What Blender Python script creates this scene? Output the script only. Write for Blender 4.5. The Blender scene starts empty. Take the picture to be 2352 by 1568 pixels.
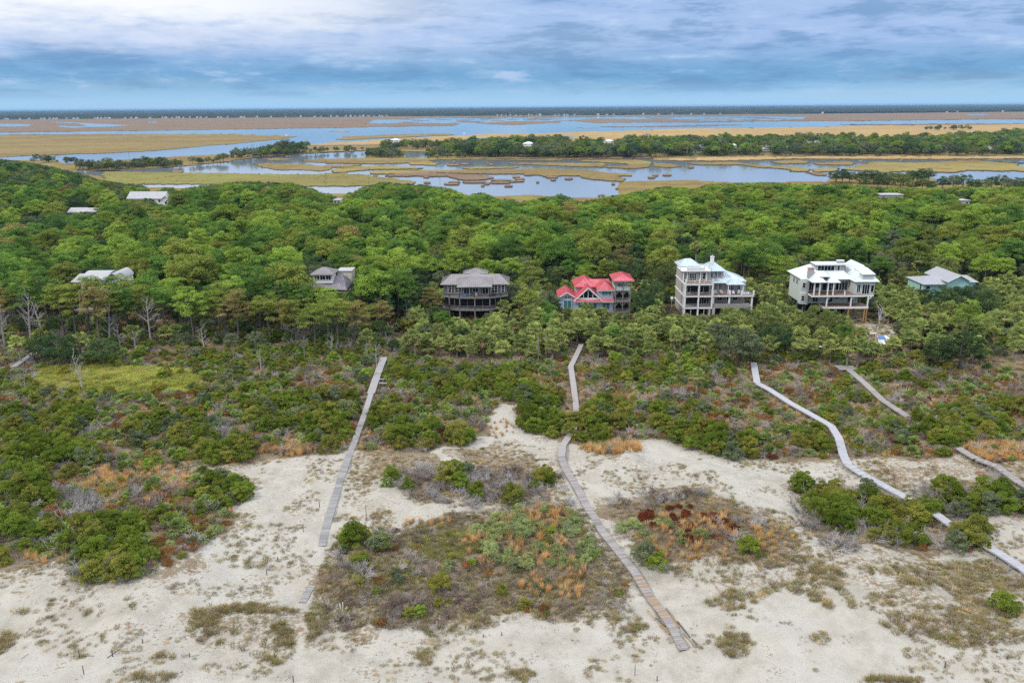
import bpy, math, random
import numpy as np
from mathutils import Vector, Matrix
from mathutils.geometry import tessellate_polygon

# ------------------------------------------------------------------ camera
SC = bpy.context.scene
COL = SC.collection
CAM_H = 60.0
PITCH = math.radians(16.45)
ROLL = math.radians(-0.365)
cam_d = bpy.data.cameras.new('camera')
cam_d.lens = 28.0; cam_d.sensor_width = 36.0; cam_d.sensor_fit = 'HORIZONTAL'
cam_d.clip_start = 1.0; cam_d.clip_end = 80000.0
cam = bpy.data.objects.new('camera', cam_d); COL.objects.link(cam)
MW = Matrix.Translation((0, 0, CAM_H)) @ Matrix.Rotation(math.pi/2 - PITCH, 4, 'X') @ Matrix.Rotation(ROLL, 4, 'Z')
cam.matrix_world = MW
SC.camera = cam
# ------------------------------------------------------------------ sun, sky, exposure
SUN_EL, SUN_AZ = math.radians(46), math.atan2(-0.86, -0.42)      # azimuth of the sun, from +Y towards +X
sun_dir = Vector((math.sin(SUN_AZ)*math.cos(SUN_EL), math.cos(SUN_AZ)*math.cos(SUN_EL), math.sin(SUN_EL)))
sl = bpy.data.lights.new('sun', 'SUN'); sl.energy = 1.5; sl.angle = math.radians(10); sl.color = (1.0, 0.95, 0.86)
so = bpy.data.objects.new('sun', sl); COL.objects.link(so)
so.rotation_euler = sun_dir.to_track_quat('Z', 'Y').to_euler(); so.location = (-200, -100, 200)
SC.view_settings.view_transform = 'Standard'; SC.view_settings.look = 'None'
SC.view_settings.gamma = 1.0; SC.view_settings.use_curve_mapping = False
SC.view_settings.exposure = 0.86
cy = SC.cycles
cy.max_bounces = 5; cy.diffuse_bounces = 3; cy.glossy_bounces = 2; cy.transmission_bounces = 3
cy.transparent_max_bounces = 6; cy.volume_bounces = 0; cy.volume_step_rate = 1.0
cy.use_denoising = False; cy.caustics_reflective = False; cy.caustics_refractive = False

HAZE = 3.6e-5
class NT:
    """tiny node-tree helper"""
    def __init__(s, nt): s.nt = nt
    def n(s, typ, **kw):
        nd = s.nt.nodes.new(typ)
        for k, v in kw.items(): setattr(nd, k, v)
        return nd
    def l(s, a, b): s.nt.links.new(a, b)
    def math(s, op, a, b=None, c=None, clamp=False):
        nd = s.n('ShaderNodeMath', operation=op); nd.use_clamp = clamp
        for i, v in enumerate((a, b, c)):
            if v is None: continue
            if isinstance(v, (int, float)): nd.inputs[i].default_value = v
            else: s.l(v, nd.inputs[i])
        return nd.outputs[0]
    def mapr(s, v, a, b, c=0.0, d=1.0, smooth=True):
        nd = s.n('ShaderNodeMapRange'); nd.interpolation_type = 'SMOOTHSTEP' if smooth else 'LINEAR'
        s.l(v, nd.inputs['Value'])
        for k, x in zip(('From Min', 'From Max', 'To Min', 'To Max'), (a, b, c, d)): nd.inputs[k].default_value = x
        return nd.outputs['Result']
    def mix(s, f, a, b, blend='MIX'):
        nd = s.n('ShaderNodeMix', data_type='RGBA'); nd.blend_type = blend
        for sk, v in ((nd.inputs[0], f), (nd.inputs[6], a), (nd.inputs[7], b)):
            if isinstance(v, (int, float)): sk.default_value = v
            elif isinstance(v, tuple): sk.default_value = (*v[:3], 1)
            else: s.l(v, sk)
        return nd.outputs[2]
    def noise(s, vec, scale, detail=4, rough=0.55, dist=0.0, dim='3D'):
        nd = s.n('ShaderNodeTexNoise', noise_dimensions=dim)
        if vec is not None: s.l(vec, nd.inputs['Vector'])
        nd.inputs['Scale'].default_value = scale; nd.inputs['Detail'].default_value = detail
        nd.inputs['Roughness'].default_value = rough; nd.inputs['Distortion'].default_value = dist
        return nd.outputs['Fac']
    def vmul(s, v, xyz):
        nd = s.n('ShaderNodeVectorMath', operation='MULTIPLY'); s.l(v, nd.inputs[0]); nd.inputs[1].default_value = xyz
        return nd.outputs[0]

world = bpy.data.worlds.new('World'); SC.world = world; world.use_nodes = True
w = NT(world.node_tree); world.node_tree.nodes.clear()
tc = w.n('ShaderNodeTexCoord'); sep = w.n('ShaderNodeSeparateXYZ'); w.l(tc.outputs['Generated'], sep.inputs[0])
X, Y, Z = sep.outputs
zc = w.math('MAXIMUM', Z, 0.0)
zz = w.math('ADD', zc, 0.035)
cmb = w.n('ShaderNodeCombineXYZ'); w.l(w.math('DIVIDE', X, zz), cmb.inputs[0]); w.l(w.math('DIVIDE', Y, zz), cmb.inputs[1])
P = cmb.outputs[0]
az = w.math('ARCTAN2', X, Y)
def qnoise(sx, sz, scale, detail, rough, dist, off=0.0):
    c_ = w.n('ShaderNodeCombineXYZ'); w.l(w.math('ADD', w.math('MULTIPLY', az, sx), off), c_.inputs[0]); w.l(w.math('MULTIPLY', Z, sz), c_.inputs[1]); c_.inputs[2].default_value = off
    return w.noise(c_.outputs[0], scale, detail, rough, dist)
big = w.noise(P, 0.16, 3, 0.5, 0.2)
mid = w.noise(P, 0.42, 6, 0.55, 0.5)
lump = qnoise(7.5, 42.0, 1.0, 9, 0.64, 0.2)
wisp = qnoise(8.5, 46.0, 1.0, 9, 0.66, 0.15, 3.7)
fine = qnoise(24.0, 95.0, 1.0, 8, 0.66, 0.15, 7.1)
sky = w.n('ShaderNodeTexSky'); sky.sky_type = 'NISHITA'; sky.sun_disc = False
sky.sun_elevation = SUN_EL; sky.sun_rotation = SUN_AZ; sky.altitude = 0; sky.air_density = 1.0; sky.dust_density = 1.0
skyc = w.mix(1.0, sky.outputs[0], (0.09, 0.09, 0.09), 'MULTIPLY')
# cloud sheet: pale blue low down, lavender grey above, white where the sheet is thin, brighter overhead as overcast skies are
elev = Z
low = w.mix(w.mapr(elev, 0.004, 0.036), (0.205, 0.345, 0.490), (0.102, 0.225, 0.375))
up = w.mix(w.mapr(elev, 0.030, 0.080), low, (0.210, 0.300, 0.470))
up = w.mix(w.mapr(elev, 0.10, 0.75), up, (1.70, 1.76, 1.86))
fade = w.mapr(elev, 0.004, 0.03)
c1 = w.mix(w.math('MULTIPLY', w.math('MULTIPLY', w.mapr(wisp, 0.52, 0.36), fade), 0.70), up, (0.085, 0.175, 0.315))
c2 = w.mix(w.math('MULTIPLY', w.math('MULTIPLY', w.mapr(w.math('ADD', w.math('MULTIPLY', wisp, .65), w.math('MULTIPLY', fine, .35)), 0.50, 0.68), fade), 0.62), c1, (0.33, 0.405, 0.53))
# thin, bright part of the sheet towards the sun's side
side = w.mapr(az, 0.06, -0.42)
edge = w.math('ADD', elev, w.math('MULTIPLY', w.math('SUBTRACT', lump, 0.5), 0.055))
hi = w.mapr(edge, 0.050, 0.074)
hi2 = w.mapr(w.math('ADD', edge, w.math('MULTIPLY', w.math('SUBTRACT', fine, 0.5), 0.03)), 0.076, 0.108)
c3 = w.mix(w.math('MULTIPLY', w.math('MULTIPLY', side, hi), w.mapr(fine, .25, .6, .45, .85)), c2, (0.385, 0.43, 0.53))
c3 = w.mix(w.math('MULTIPLY', w.math('MULTIPLY', side, hi2), 0.95), c3, (0.54, 0.555, 0.57))
c4 = w.mix(w.math('MULTIPLY', w.mapr(big, 0.45, 0.7), 0.10), c3, skyc)
bg = w.n('ShaderNodeBackground'); w.l(c4, bg.inputs[0]); bg.inputs[1].default_value = 1.0
wo = w.n('ShaderNodeOutputWorld'); w.l(bg.outputs[0], wo.inputs[0])

# ------------------------------------------------------------------ geometry of the place
random.seed(7)
RNG = np.random.default_rng(11)
F_PX = 28/36*2352
R3 = np.array([[MW[i][j] for j in range(3)] for i in range(3)])
CPOS = np.array([0, 0, CAM_H])

def smooth(a, b, v):
    t = np.clip((v-a)/(b-a), 0, 1); return t*t*(3-2*t)
def vn(x, y, scale, seed):
    x = np.asarray(x, float)/scale; y = np.asarray(y, float)/scale
    xi = np.floor(x).astype(np.int64); yi = np.floor(y).astype(np.int64)
    fx = x-xi; fy = y-yi; fx = fx*fx*(3-2*fx); fy = fy*fy*(3-2*fy)
    def hsh(i, j):
        n = (i*374761393 + j*668265263 + seed*1442695041) & 0xffffffff
        n = ((n ^ (n >> 13))*1274126177) & 0xffffffff
        return ((n ^ (n >> 16)) & 0xffff)/65535.0
    a = hsh(xi, yi); b = hsh(xi+1, yi); c = hsh(xi, yi+1); d = hsh(xi+1, yi+1)
    return (a*(1-fx)+b*fx)*(1-fy) + (c*(1-fx)+d*fx)*fy
def fbm(x, y, scale, seed, oct_=3):
    t = 0; amp = 1; s = 0
    for k in range(oct_):
        t = t + amp*vn(x, y, scale/2**k, seed+k*17); s += amp; amp *= .5
    return t/s
def ground_z(x, y):
    x = np.asarray(x, float); y = np.asarray(y, float)
    a = smooth(62, 78, y)*(1-smooth(150, 190, y))
    z = 2.5 + .7*(vn(x, y, 40, 3)-.5) + a*((vn(x, y, 15, 1)-.5)*2.3 + (vn(x, y, 5, 2)-.5)*1.0 + (vn(x, y, 1.7, 9)-.5)*.28) + (1-a)*((vn(x, y, 15, 1)-.5)*.5)
    z = z - .4*(1-smooth(40, 70, y))
    k = smooth(430, 530, y)
    return z*(1-k) + .8*k
def ray(dx, dy):
    v = np.stack([(np.asarray(dx, float)-1176)/F_PX, -(np.asarray(dy, float)-784)/F_PX, -np.ones_like(np.asarray(dx, float))], -1)
    return v @ R3.T
def at_z(dx, dy, z=0.0):
    v = ray(dx, dy); t = (z-CAM_H)/np.minimum(v[..., 2], -1e-4)
    return CPOS + v*t[..., None]
def G(dx, dy, off=0.0):
    """point of the ground seen at photo pixel (2352 px wide)"""
    v = ray(dx, dy); z = np.full(np.shape(dx), 2.5)
    for _ in range(6):
        t = (z+off-CAM_H)/v[..., 2]
        p = CPOS + v*t[..., None]
        z = ground_z(p[..., 0], p[..., 1])
    return p
def proj(p):
    q = (np.asarray(p, float)-CPOS) @ R3
    return np.stack([1176 - q[..., 0]/q[..., 2]*F_PX, 784 + q[..., 1]/q[..., 2]*F_PX, -q[..., 2]], -1)
def inpoly(x, y, poly):
    x = np.asarray(x, float); y = np.asarray(y, float); r = np.zeros(x.shape, bool); n = len(poly)
    for i in range(n):
        x0, y0 = poly[i][0], poly[i][1]; x1, y1 = poly[(i+1) % n][0], poly[(i+1) % n][1]
        if y0 == y1: continue
        c = ((y0 > y) != (y1 > y)) & (x < (x1-x0)*(y-y0)/(y1-y0)+x0); r ^= c
    return r
def ZA(*pts): return [((0+a/2.6133)*.9408, (200+b/2.6133)*.9408) for a, b in pts]
def ZB(*pts): return [((800+a/2.6133)*.9408, (200+b/2.6133)*.9408) for a, b in pts]
def ZC(*pts): return [((1600+a/2.6133)*.9408, (200+b/2.6133)*.9408) for a, b in pts]

# ------------------------------------------------------------------ mesh helpers
def mesh_np(name, V, Fc, mats, tint=None, smooth_sh=False):
    V = np.asarray(V, np.float32); Fc = np.asarray(Fc, np.int32); m, k = Fc.shape
    me = bpy.data.meshes.new(name)
    me.vertices.add(len(V)); me.vertices.foreach_set('co', V.ravel())
    me.loops.add(m*k); me.loops.foreach_set('vertex_index', Fc.ravel())
    me.polygons.add(m); me.polygons.foreach_set('loop_start', np.arange(0, m*k, k, dtype=np.int32))
    if smooth_sh: me.polygons.foreach_set('use_smooth', np.ones(m, bool))
    for mt in (mats if isinstance(mats, (list, tuple)) else [mats]): me.materials.append(mt)
    if tint is not None:
        at = me.attributes.new('tint', 'FLOAT', 'FACE'); at.data.foreach_set('value', np.asarray(tint, np.float32))
    me.update(calc_edges=True)
    return me
def link(name, data, parent=None, loc=None, rot=None, scale=None):
    o = bpy.data.objects.new(name, data); COL.objects.link(o)
    if parent is not None: o.parent = parent
    if loc is not None: o.location = loc
    if rot is not None: o.rotation_euler = (0, 0, rot) if isinstance(rot, (int, float)) else rot
    if scale is not None: o.scale = scale if hasattr(scale, '__len__') else (scale,)*3
    return o
def tag(o, label=None, cat=None, group=None, kind=None):
    if label: o['label'] = label
    if cat: o['category'] = cat
    if group: o['group'] = group
    if kind: o['kind'] = kind
    return o
class MB:
    def __init__(s): s.v = []; s.f = []
    def poly(s, pts):
        b = len(s.v); s.v += [tuple(p) for p in pts]; s.f.append(tuple(range(b, b+len(pts)))); return s
    def box(s, x0, x1, y0, y1, z0, z1):
        b = len(s.v)
        s.v += [(x0, y0, z0), (x1, y0, z0), (x1, y1, z0), (x0, y1, z0), (x0, y0, z1), (x1, y0, z1), (x1, y1, z1), (x0, y1, z1)]
        s.f += [tuple(b+i for i in q) for q in ((3, 2, 1, 0), (4, 5, 6, 7), (0, 1, 5, 4), (1, 2, 6, 5), (2, 3, 7, 6), (3, 0, 4, 7))]
        return s
    def slab(s, top, th, up=True):
        """closed plate from a flat or sloping polygon, th thick downwards"""
        b = len(s.v); n = len(top)
        s.v += [tuple(p) for p in top] + [(p[0], p[1], p[2]-th) for p in top]
        s.f.append(tuple(range(b, b+n))); s.f.append(tuple(range(b+2*n-1, b+n-1, -1)))
        for i in range(n):
            j = (i+1) % n; s.f.append((b+i, b+n+i, b+n+j, b+j))
        return s
    def beam(s, p0, p1, wd, ht):
        """square bar between two points"""
        p0 = Vector(p0); p1 = Vector(p1); d = (p1-p0).normalized()
        up = Vector((0, 0, 1)) if abs(d.z) < .95 else Vector((1, 0, 0))
        sx = d.cross(up).normalized(); sy = sx.cross(d).normalized()
        b = len(s.v)
        for p in (p0, p1):
            for a, c in ((-1, -1), (1, -1), (1, 1), (-1, 1)): s.v.append(tuple(p+sx*(a*wd/2)+sy*(c*ht/2)))
        s.f += [tuple(b+i for i in q) for q in ((3, 2, 1, 0), (4, 5, 6, 7), (0, 1, 5, 4), (1, 2, 6, 5), (2, 3, 7, 6), (3, 0, 4, 7))]
        return s
    def tube(s, pts, rad, n=6):
        b = len(s.v); pts = [Vector(p) for p in pts]
        for i, p in enumerate(pts):
            d = (pts[min(i+1, len(pts)-1)]-pts[max(i-1, 0)]).normalized()
            up = Vector((0, 0, 1)) if abs(d.z) < .9 else Vector((1, 0, 0))
            sx = d.cross(up).normalized(); sy = sx.cross(d)
            for k in range(n):
                a = 2*math.pi*k/n; s.v.append(tuple(p+sx*(rad[i]*math.cos(a))+sy*(rad[i]*math.sin(a))))
        for i in range(len(pts)-1):
            for k in range(n):
                s.f.append((b+i*n+k, b+i*n+(k+1) % n, b+(i+1)*n+(k+1) % n, b+(i+1)*n+k))
        s.f.append(tuple(b+(len(pts)-1)*n+k for k in range(n)))
        return s
    def mesh(s, name, mat):
        me = bpy.data.meshes.new(name); me.from_pydata(s.v, [], s.f); me.materials.append(mat); me.update(); return me
    def build(s, name, mat, parent=None, **kw): return link(name, s.mesh(name, mat), parent, **kw)

# ------------------------------------------------------------------ materials
def new_mat(name):
    m = bpy.data.materials.new(name); m.use_nodes = True; m.node_tree.nodes.clear(); return m, NT(m.node_tree)
def leaf_mat(name, a, b, trans=0.34, tint=0.5):
    """foliage: hue drifts between a and b from plant to plant, and from cluster to cluster with the mesh's tint"""
    m, t = new_mat(name)
    oi = t.n('ShaderNodeObjectInfo'); at = t.n('ShaderNodeAttribute'); at.attribute_name = 'tint'
    f = t.math('ADD', t.math('MULTIPLY', oi.outputs['Random'], .65), t.math('MULTIPLY', at.outputs['Fac'], .35), clamp=True)
    c = t.mix(f, a, b)
    k = t.math('ADD', t.math('MULTIPLY', at.outputs['Fac'], tint), t.math('ADD', t.math('MULTIPLY', t.math('FRACT', t.math('MULTIPLY', oi.outputs['Random'], 7.31)), .50), .75-tint*.5))
    kk = t.n('ShaderNodeCombineColor'); [t.l(k, kk.inputs[i]) for i in range(3)]
    c = t.mix(1.0, c, kk.outputs[0], 'MULTIPLY')
    d = t.n('ShaderNodeBsdfDiffuse'); tr = t.n('ShaderNodeBsdfTranslucent'); t.l(c, d.inputs[0]); t.l(c, tr.inputs[0])
    mx = t.n('ShaderNodeMixShader'); mx.inputs[0].default_value = trans; t.l(d.outputs[0], mx.inputs[1]); t.l(tr.outputs[0], mx.inputs[2])
    o = t.n('ShaderNodeOutputMaterial'); t.l(mx.outputs[0], o.inputs[0]); return m
def solid(name, col, rough=.7, var=.25, scale=3.0, metallic=0.0, col2=None, rand=0.0, stretch=(1, 1, 1), spec=.3):
    col = tuple(v*.82 for v in col); col2 = col2 and tuple(v*.82 for v in col2)
    m, t = new_mat(name)
    tc = t.n('ShaderNodeTexCoord'); n = t.noise(t.vmul(tc.outputs['Object'], stretch), scale, 4, .6)
    c2 = col2 or tuple(x*(1-var) for x in col)
    c = t.mix(t.mapr(n, .35, .68), col, c2)
    if rand:
        oi = t.n('ShaderNodeObjectInfo'); k = t.math('ADD', t.math('MULTIPLY', oi.outputs['Random'], rand), 1-rand*.55)
        kk = t.n('ShaderNodeCombineColor'); [t.l(k, kk.inputs[i]) for i in range(3)]
        c = t.mix(1.0, c, kk.outputs[0], 'MULTIPLY')
    p = t.n('ShaderNodeBsdfPrincipled'); t.l(c, p.inputs['Base Color']); p.inputs['Roughness'].default_value = rough
    p.inputs['Metallic'].default_value = metallic; p.inputs['Specular IOR Level'].default_value = spec
    o = t.n('ShaderNodeOutputMaterial'); t.l(p.outputs[0], o.inputs[0]); return m
M = {}
M['pine_green'] = leaf_mat('pine_green', (0.085, 0.175, 0.038), (0.138, 0.225, 0.044))
M['pine_bright'] = leaf_mat('pine_bright', (0.18, 0.29, 0.046), (0.24, 0.318, 0.052))
M['pine_olive'] = leaf_mat('pine_olive', (0.172, 0.228, 0.046), (0.225, 0.248, 0.05))
M['pine_rust'] = leaf_mat('pine_rust', (0.225, 0.195, 0.07), (0.275, 0.215, 0.078))
M['oak_dark'] = leaf_mat('oak_dark', (0.056, 0.104, 0.046), (0.09, 0.134, 0.05))
M['oak_grey'] = leaf_mat('oak_grey', (0.135, 0.177, 0.099), (0.177, 0.199, 0.108))
M['oak_olive'] = leaf_mat('oak_olive', (0.125, 0.165, 0.052), (0.175, 0.195, 0.058))
M['palm_leaf'] = leaf_mat('palm_leaf', (0.185, 0.245, 0.075), (0.275, 0.305, 0.088), .3)
M['palm_dead'] = leaf_mat('palm_dead', (0.273, 0.194, 0.100), (0.347, 0.263, 0.137), .2)
M['palmetto_leaf'] = leaf_mat('palmetto_leaf', (0.15, 0.225, 0.07), (0.21, 0.27, 0.08), .3)
M['myrtle'] = leaf_mat('myrtle', (0.108, 0.168, 0.024), (0.172, 0.21, 0.03))
M['myrtle_olive'] = leaf_mat('myrtle_olive', (0.175, 0.2, 0.04), (0.235, 0.22, 0.045))
M['myrtle_bright'] = leaf_mat('myrtle_bright', (0.18, 0.28, 0.04), (0.24, 0.305, 0.05))
M['sage'] = leaf_mat('sage', (0.235, 0.295, 0.12), (0.315, 0.355, 0.15))
M['yellow'] = leaf_mat('yellow', (0.25, 0.23, 0.04), (0.32, 0.27, 0.04))
M['rust'] = leaf_mat('rust', (0.24, 0.125, 0.045), (0.32, 0.17, 0.065))
M['mauve'] = leaf_mat('mauve', (0.215, 0.16, 0.135), (0.28, 0.21, 0.175))
M['redbrown'] = leaf_mat('redbrown', (0.133, 0.037, 0.022), (0.187, 0.062, 0.028))
M['orange_grass'] = leaf_mat('orange_grass', (0.56, 0.32, 0.12), (0.62, 0.41, 0.19), .2)
M['straw_grass'] = leaf_mat('straw_grass', (0.42, 0.31, 0.15), (0.5, 0.38, 0.2), .2)
M['dune_grass'] = leaf_mat('dune_grass', (0.21, 0.17, 0.085), (0.29, 0.24, 0.12), .2)
M['green_grass'] = leaf_mat('green_grass', (0.136, 0.149, 0.038), (0.204, 0.196, 0.051), .2)
M['lime_grass'] = leaf_mat('lime_grass', (0.3, 0.345, 0.06), (0.39, 0.39, 0.09), .25)
M['marsh_blade'] = leaf_mat('marsh_blade', (0.162, 0.115, 0.051), (0.255, 0.204, 0.085), .2)
M['marsh_lime'] = leaf_mat('marsh_lime', (0.204, 0.196, 0.051), (0.281, 0.230, 0.068), .2)
M['twig'] = leaf_mat('twig', (0.36, 0.335, 0.33), (0.49, 0.46, 0.45), 0.0, .5)
M['twig_brown'] = leaf_mat('twig_brown', (0.19, 0.145, 0.125), (0.27, 0.21, 0.18), 0.0, .5)
M['bark'] = solid('bark', (.17, .145, .12), .9, .45, 6, rand=.4, stretch=(1, 1, .25))
M['bark_pale'] = solid('bark_pale', (.30, .275, .24), .9, .35, 5, rand=.4, stretch=(1, 1, .3))
# ------------------------------------------------------------------ ground, water, marsh
MAIN = ZA((-900, 470), (0, 482), (130, 492), (340, 502), (490, 545), (505, 588), (640, 600), (690, 642), (880, 652), (900, 672), (1180, 680), (1340, 692), (1500, 690), (1900, 690), (2080, 722), (2352, 704)) \
    + ZB((100, 716), (210, 700), (285, 690), (800, 700), (890, 722), (1090, 735), (1300, 725), (1500, 742), (1800, 745), (1865, 720), (1842, 682), (1865, 650), (1900, 640)) \
    + ZC((0, 640), (250, 632), (500, 645), (750, 645), (900, 638), (1090, 640), (1150, 600), (1300, 592), (1700, 590), (1785, 625), (1800, 648), (1990, 652), (2030, 655), (2200, 632), (2352, 640), (3300, 655))
MAIN_W = [tuple(at_z(np.array(a), np.array(b), 0.)[:2]) for a, b in MAIN]
MAIN_W = MAIN_W + [(2500, 560), (2500, -400), (-2500, -400), (-2500, 900)]

# cover zones in photo pixels: (polygon, litter, lime)
SCRUB = [(-400, 700), (2800, 700), (2800, 1062), (2352, 1060), (2200, 1050), (2000, 1050), (1920, 1052), (1800, 1053), (1610, 1045), (1560, 1012), (1480, 1005), (1400, 1043), (1310, 1015), (1280, 1008), (1190, 985), (1180, 935), (1150, 915), (1125, 960),
         (1090, 1000), (1000, 1032), (840, 1033), (790, 1040), (730, 1043), (590, 1045), (545, 1060), (450, 1078), (545, 1092), (575, 1120), (540, 1190), (470, 1260), (320, 1330), (190, 1342), (120, 1285), (-400, 1300)]
MIDP = [(900, 1090), (1000, 1072), (1180, 1078), (1290, 1098), (1312, 1140), (1200, 1162), (1060, 1162), (930, 1150)]
CENT = [(765, 1250), (850, 1225), (940, 1208), (1020, 1182), (1180, 1162), (1300, 1145), (1350, 1175), (1385, 1235), (1440, 1320), (1440, 1390), (1330, 1420), (1200, 1405), (1070, 1412), (980, 1452), (850, 1440), (740, 1450), (700, 1410), (720, 1350), (735, 1310)]
RIGH = [(1385, 1145), (1500, 1138), (1620, 1128), (1700, 1155), (1800, 1178), (1850, 1200), (1870, 1270), (1750, 1305), (1620, 1295), (1530, 1312), (1480, 1290), (1420, 1210)]
BIGR = [(1800, 1112), (1900, 1118), (2000, 1128), (2060, 1145), (2150, 1118), (2250, 1105), (2700, 1085), (2700, 1195), (2200, 1190), (2258, 1255), (2100, 1272), (1900, 1272), (1860, 1230), (1840, 1170)]
GRA1 = [(1500, 1310), (1620, 1295), (1870, 1272), (2100, 1275), (2352, 1290), (2700, 1300), (2700, 1480), (2352, 1475), (2150, 1490), (2000, 1440), (1880, 1385), (1800, 1350), (1700, 1400), (1640, 1395), (1560, 1330)]
GRA2 = [(440, 1400), (560, 1385), (700, 1400), (740, 1450), (640, 1530), (520, 1480), (430, 1470)]
GRA3 = [(-260, 1395), (90, 1400), (60, 1450), (10, 1500), (-260, 1500)]
GRA4 = [(980, 1450), (1070, 1412), (1200, 1405), (1330, 1420), (1460, 1400), (1500, 1460), (1350, 1430), (1230, 1420), (1080, 1440), (1010, 1500)]
GRA5 = [(800, 1040), (1090, 1000), (1290, 1030), (1290, 1095), (1000, 1070), (890, 1100), (880, 1150), (930, 1180), (850, 1225), (770, 1245), (800, 1100)]
GRA6 = [(2000, 1055), (2700, 1065), (2700, 1100), (2200, 1110), (2080, 1130), (1990, 1095), (1950, 1070)]
GRA7 = [(400, 1060), (560, 1060), (470, 1100), (330, 1115), (240, 1100)]
LIMEZ = [(90, 850), (200, 838), (330, 842), (420, 850), (470, 870), (420, 905), (300, 912), (180, 905), (60, 890)]
REDZ = [(1420, 1160), (1520, 1160), (1650, 1185), (1700, 1215), (1640, 1250), (1560, 1245), (1460, 1200)]
def W(poly, off=0.0): return [tuple(G(np.array(float(a)), np.array(float(b)))[:2]) for a, b in poly]
ZW = {k: W(v) for k, v in dict(scrub=SCRUB, midp=MIDP, cent=CENT, righ=RIGH, bigr=BIGR, g1=GRA1, g2=GRA2, g3=GRA3, g4=GRA4, g5=GRA5, g6=GRA6, g7=GRA7, lime=LIMEZ, red=REDZ).items()}

ys = np.concatenate([np.arange(-60, 55, 3.0), np.arange(55, 140, .30), np.arange(140, 240, .8), np.arange(240, 560, 4.0), np.arange(560, 1000, 8.0)])
us = np.linspace(-1, 1, 480); us = us*(.75+.25*us*us)
wid = np.where(ys > 55, 1.0*ys+45, 100.)
gx = us[None, :]*wid[:, None]; gy = np.repeat(ys[:, None], len(us), 1)
inside = inpoly(gx, gy, MAIN_W)
gz = ground_z(gx, gy); gz = np.where(inside | (gy < 380), gz, -1.5)
jx = gx + (fbm(gx, gy, 6, 31)-.5)*9; jy = gy + (fbm(gx, gy, 6, 57)-.5)*10
lit_ = np.zeros_like(gx); limec = np.zeros_like(gx); redc = np.zeros_like(gx)
near_ = gy < 200; JX, JY = jx[near_], jy[near_]; rg = np.random.default_rng(8)
def soft(poly, n=7, rad=1.9):
    a = np.zeros(gx.shape); a[~near_] = inpoly(jx[~near_], jy[~near_], poly); t_ = 0
    for _ in range(n): t_ = t_ + inpoly(JX+rg.normal(0, rad), JY+rg.normal(0, rad*1.1), poly)
    a[near_] = t_/n; return a
for k, v in (('g5', .72), ('g6', .6), ('g7', .8), ('g1', .52), ('g2', .6), ('g3', .6), ('g4', .45), ('midp', .85), ('cent', .9), ('righ', .9), ('bigr', .92), ('scrub', 1.0)):
    lit_ = np.maximum(lit_, soft(ZW[k])*v)
limec = soft(ZW['lime']); redc = soft(ZW['red'])
lit_ = np.maximum(lit_, .10+.30*smooth(.50, .72, fbm(gx, gy, 11, 91)))
lit_ = np.where(gy > 185, 1.0, lit_)
lit_ = np.where(soft(ZW['g7']) > .5, .55, lit_)
path = W([(1128, 935), (1185, 925), (1190, 960), (1165, 1000), (1100, 1040), (1030, 1060), (1020, 1045), (1100, 1000)])
lit_ = np.where(inpoly(jx, jy, path), .25, lit_)
PLOT = W([(1955, 742), (2060, 745), (2062, 785), (2010, 790), (1975, 772)]); plot = inpoly(gx, gy, PLOT)
lit_ = np.where(plot, .35, lit_)
TRACK = [(737, 1256), (716, 1340), (700, 1390), (688, 1430), (690, 1490), (700, 1590)]
far_meadow = smooth(470, 540, gy)
nr, nc = gx.shape
idx = np.arange(nr*nc).reshape(nr, nc)
Fq = np.stack([idx[:-1, :-1], idx[:-1, 1:], idx[1:, 1:], idx[1:, :-1]], -1).reshape(-1, 4)
m, t = new_mat('island_ground')
geo = t.n('ShaderNodeNewGeometry'); P3 = geo.outputs['Position']
at = t.n('ShaderNodeAttribute'); at.attribute_name = 'cover'; sp = t.n('ShaderNodeSeparateColor'); t.l(at.outputs['Color'], sp.inputs[0])
n1 = t.noise(P3, .35, 6, .65); n2 = t.noise(P3, 2.2, 5, .65); n3 = t.noise(P3, 9.0, 3, .6); n4 = t.noise(P3, .07, 3, .5)
sand = t.mix(t.mapr(n1, .35, .7), (.385, .366, .328), (.295, .273, .232))
sand = t.mix(t.math('MULTIPLY', t.mapr(n4, .45, .65), .6), sand, (.395, .380, .348))
speck = t.math('MULTIPLY', t.mapr(n3, .56, .70), t.mapr(t.noise(P3, .8, 4, .6), .42, .60))
sand = t.mix(t.math('MULTIPLY', speck, .75), sand, (.17, .125, .075))
litc = t.mix(t.mapr(n2, .35, .65), (.135, .108, .080), (.235, .190, .130))
litc = t.mix(t.mapr(t.noise(P3, .6, 4, .6), .5, .68), litc, (.20, .135, .085))
thr = t.math('SUBTRACT', t.math('ADD', sp.outputs[0], t.math('MULTIPLY', t.math('SUBTRACT', n2, .5), 1.5)), t.math('MULTIPLY', t.math('SUBTRACT', n1, .5), 1.0))
c = t.mix(t.mapr(thr, .42, .70), sand, litc)
c = t.mix(t.math('MULTIPLY', sp.outputs[1], t.mapr(n2, .2, .5)), c, (.20, .22, .05))
c = t.mix(t.math('MULTIPLY', sp.outputs[2], t.mapr(n2, .3, .6)), c, (.085, .04, .022))
al = t.n('ShaderNodeAttribute'); al.attribute_name = 'meadow'
c = t.mix(al.outputs['Fac'], c, t.mix(t.mapr(t.noise(P3, .05, 4, .6), .4, .62), (.20, .17, .06), (.17, .115, .06)))
af = t.n('ShaderNodeAttribute'); af.attribute_name = 'forest'
c = t.mix(af.outputs['Fac'], c, t.mix(n2, (.075, .055, .035), (.045, .045, .022)))
bs = t.n('ShaderNodeBump'); bs.inputs['Strength'].default_value = .8; bs.inputs['Distance'].default_value = .45
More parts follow.
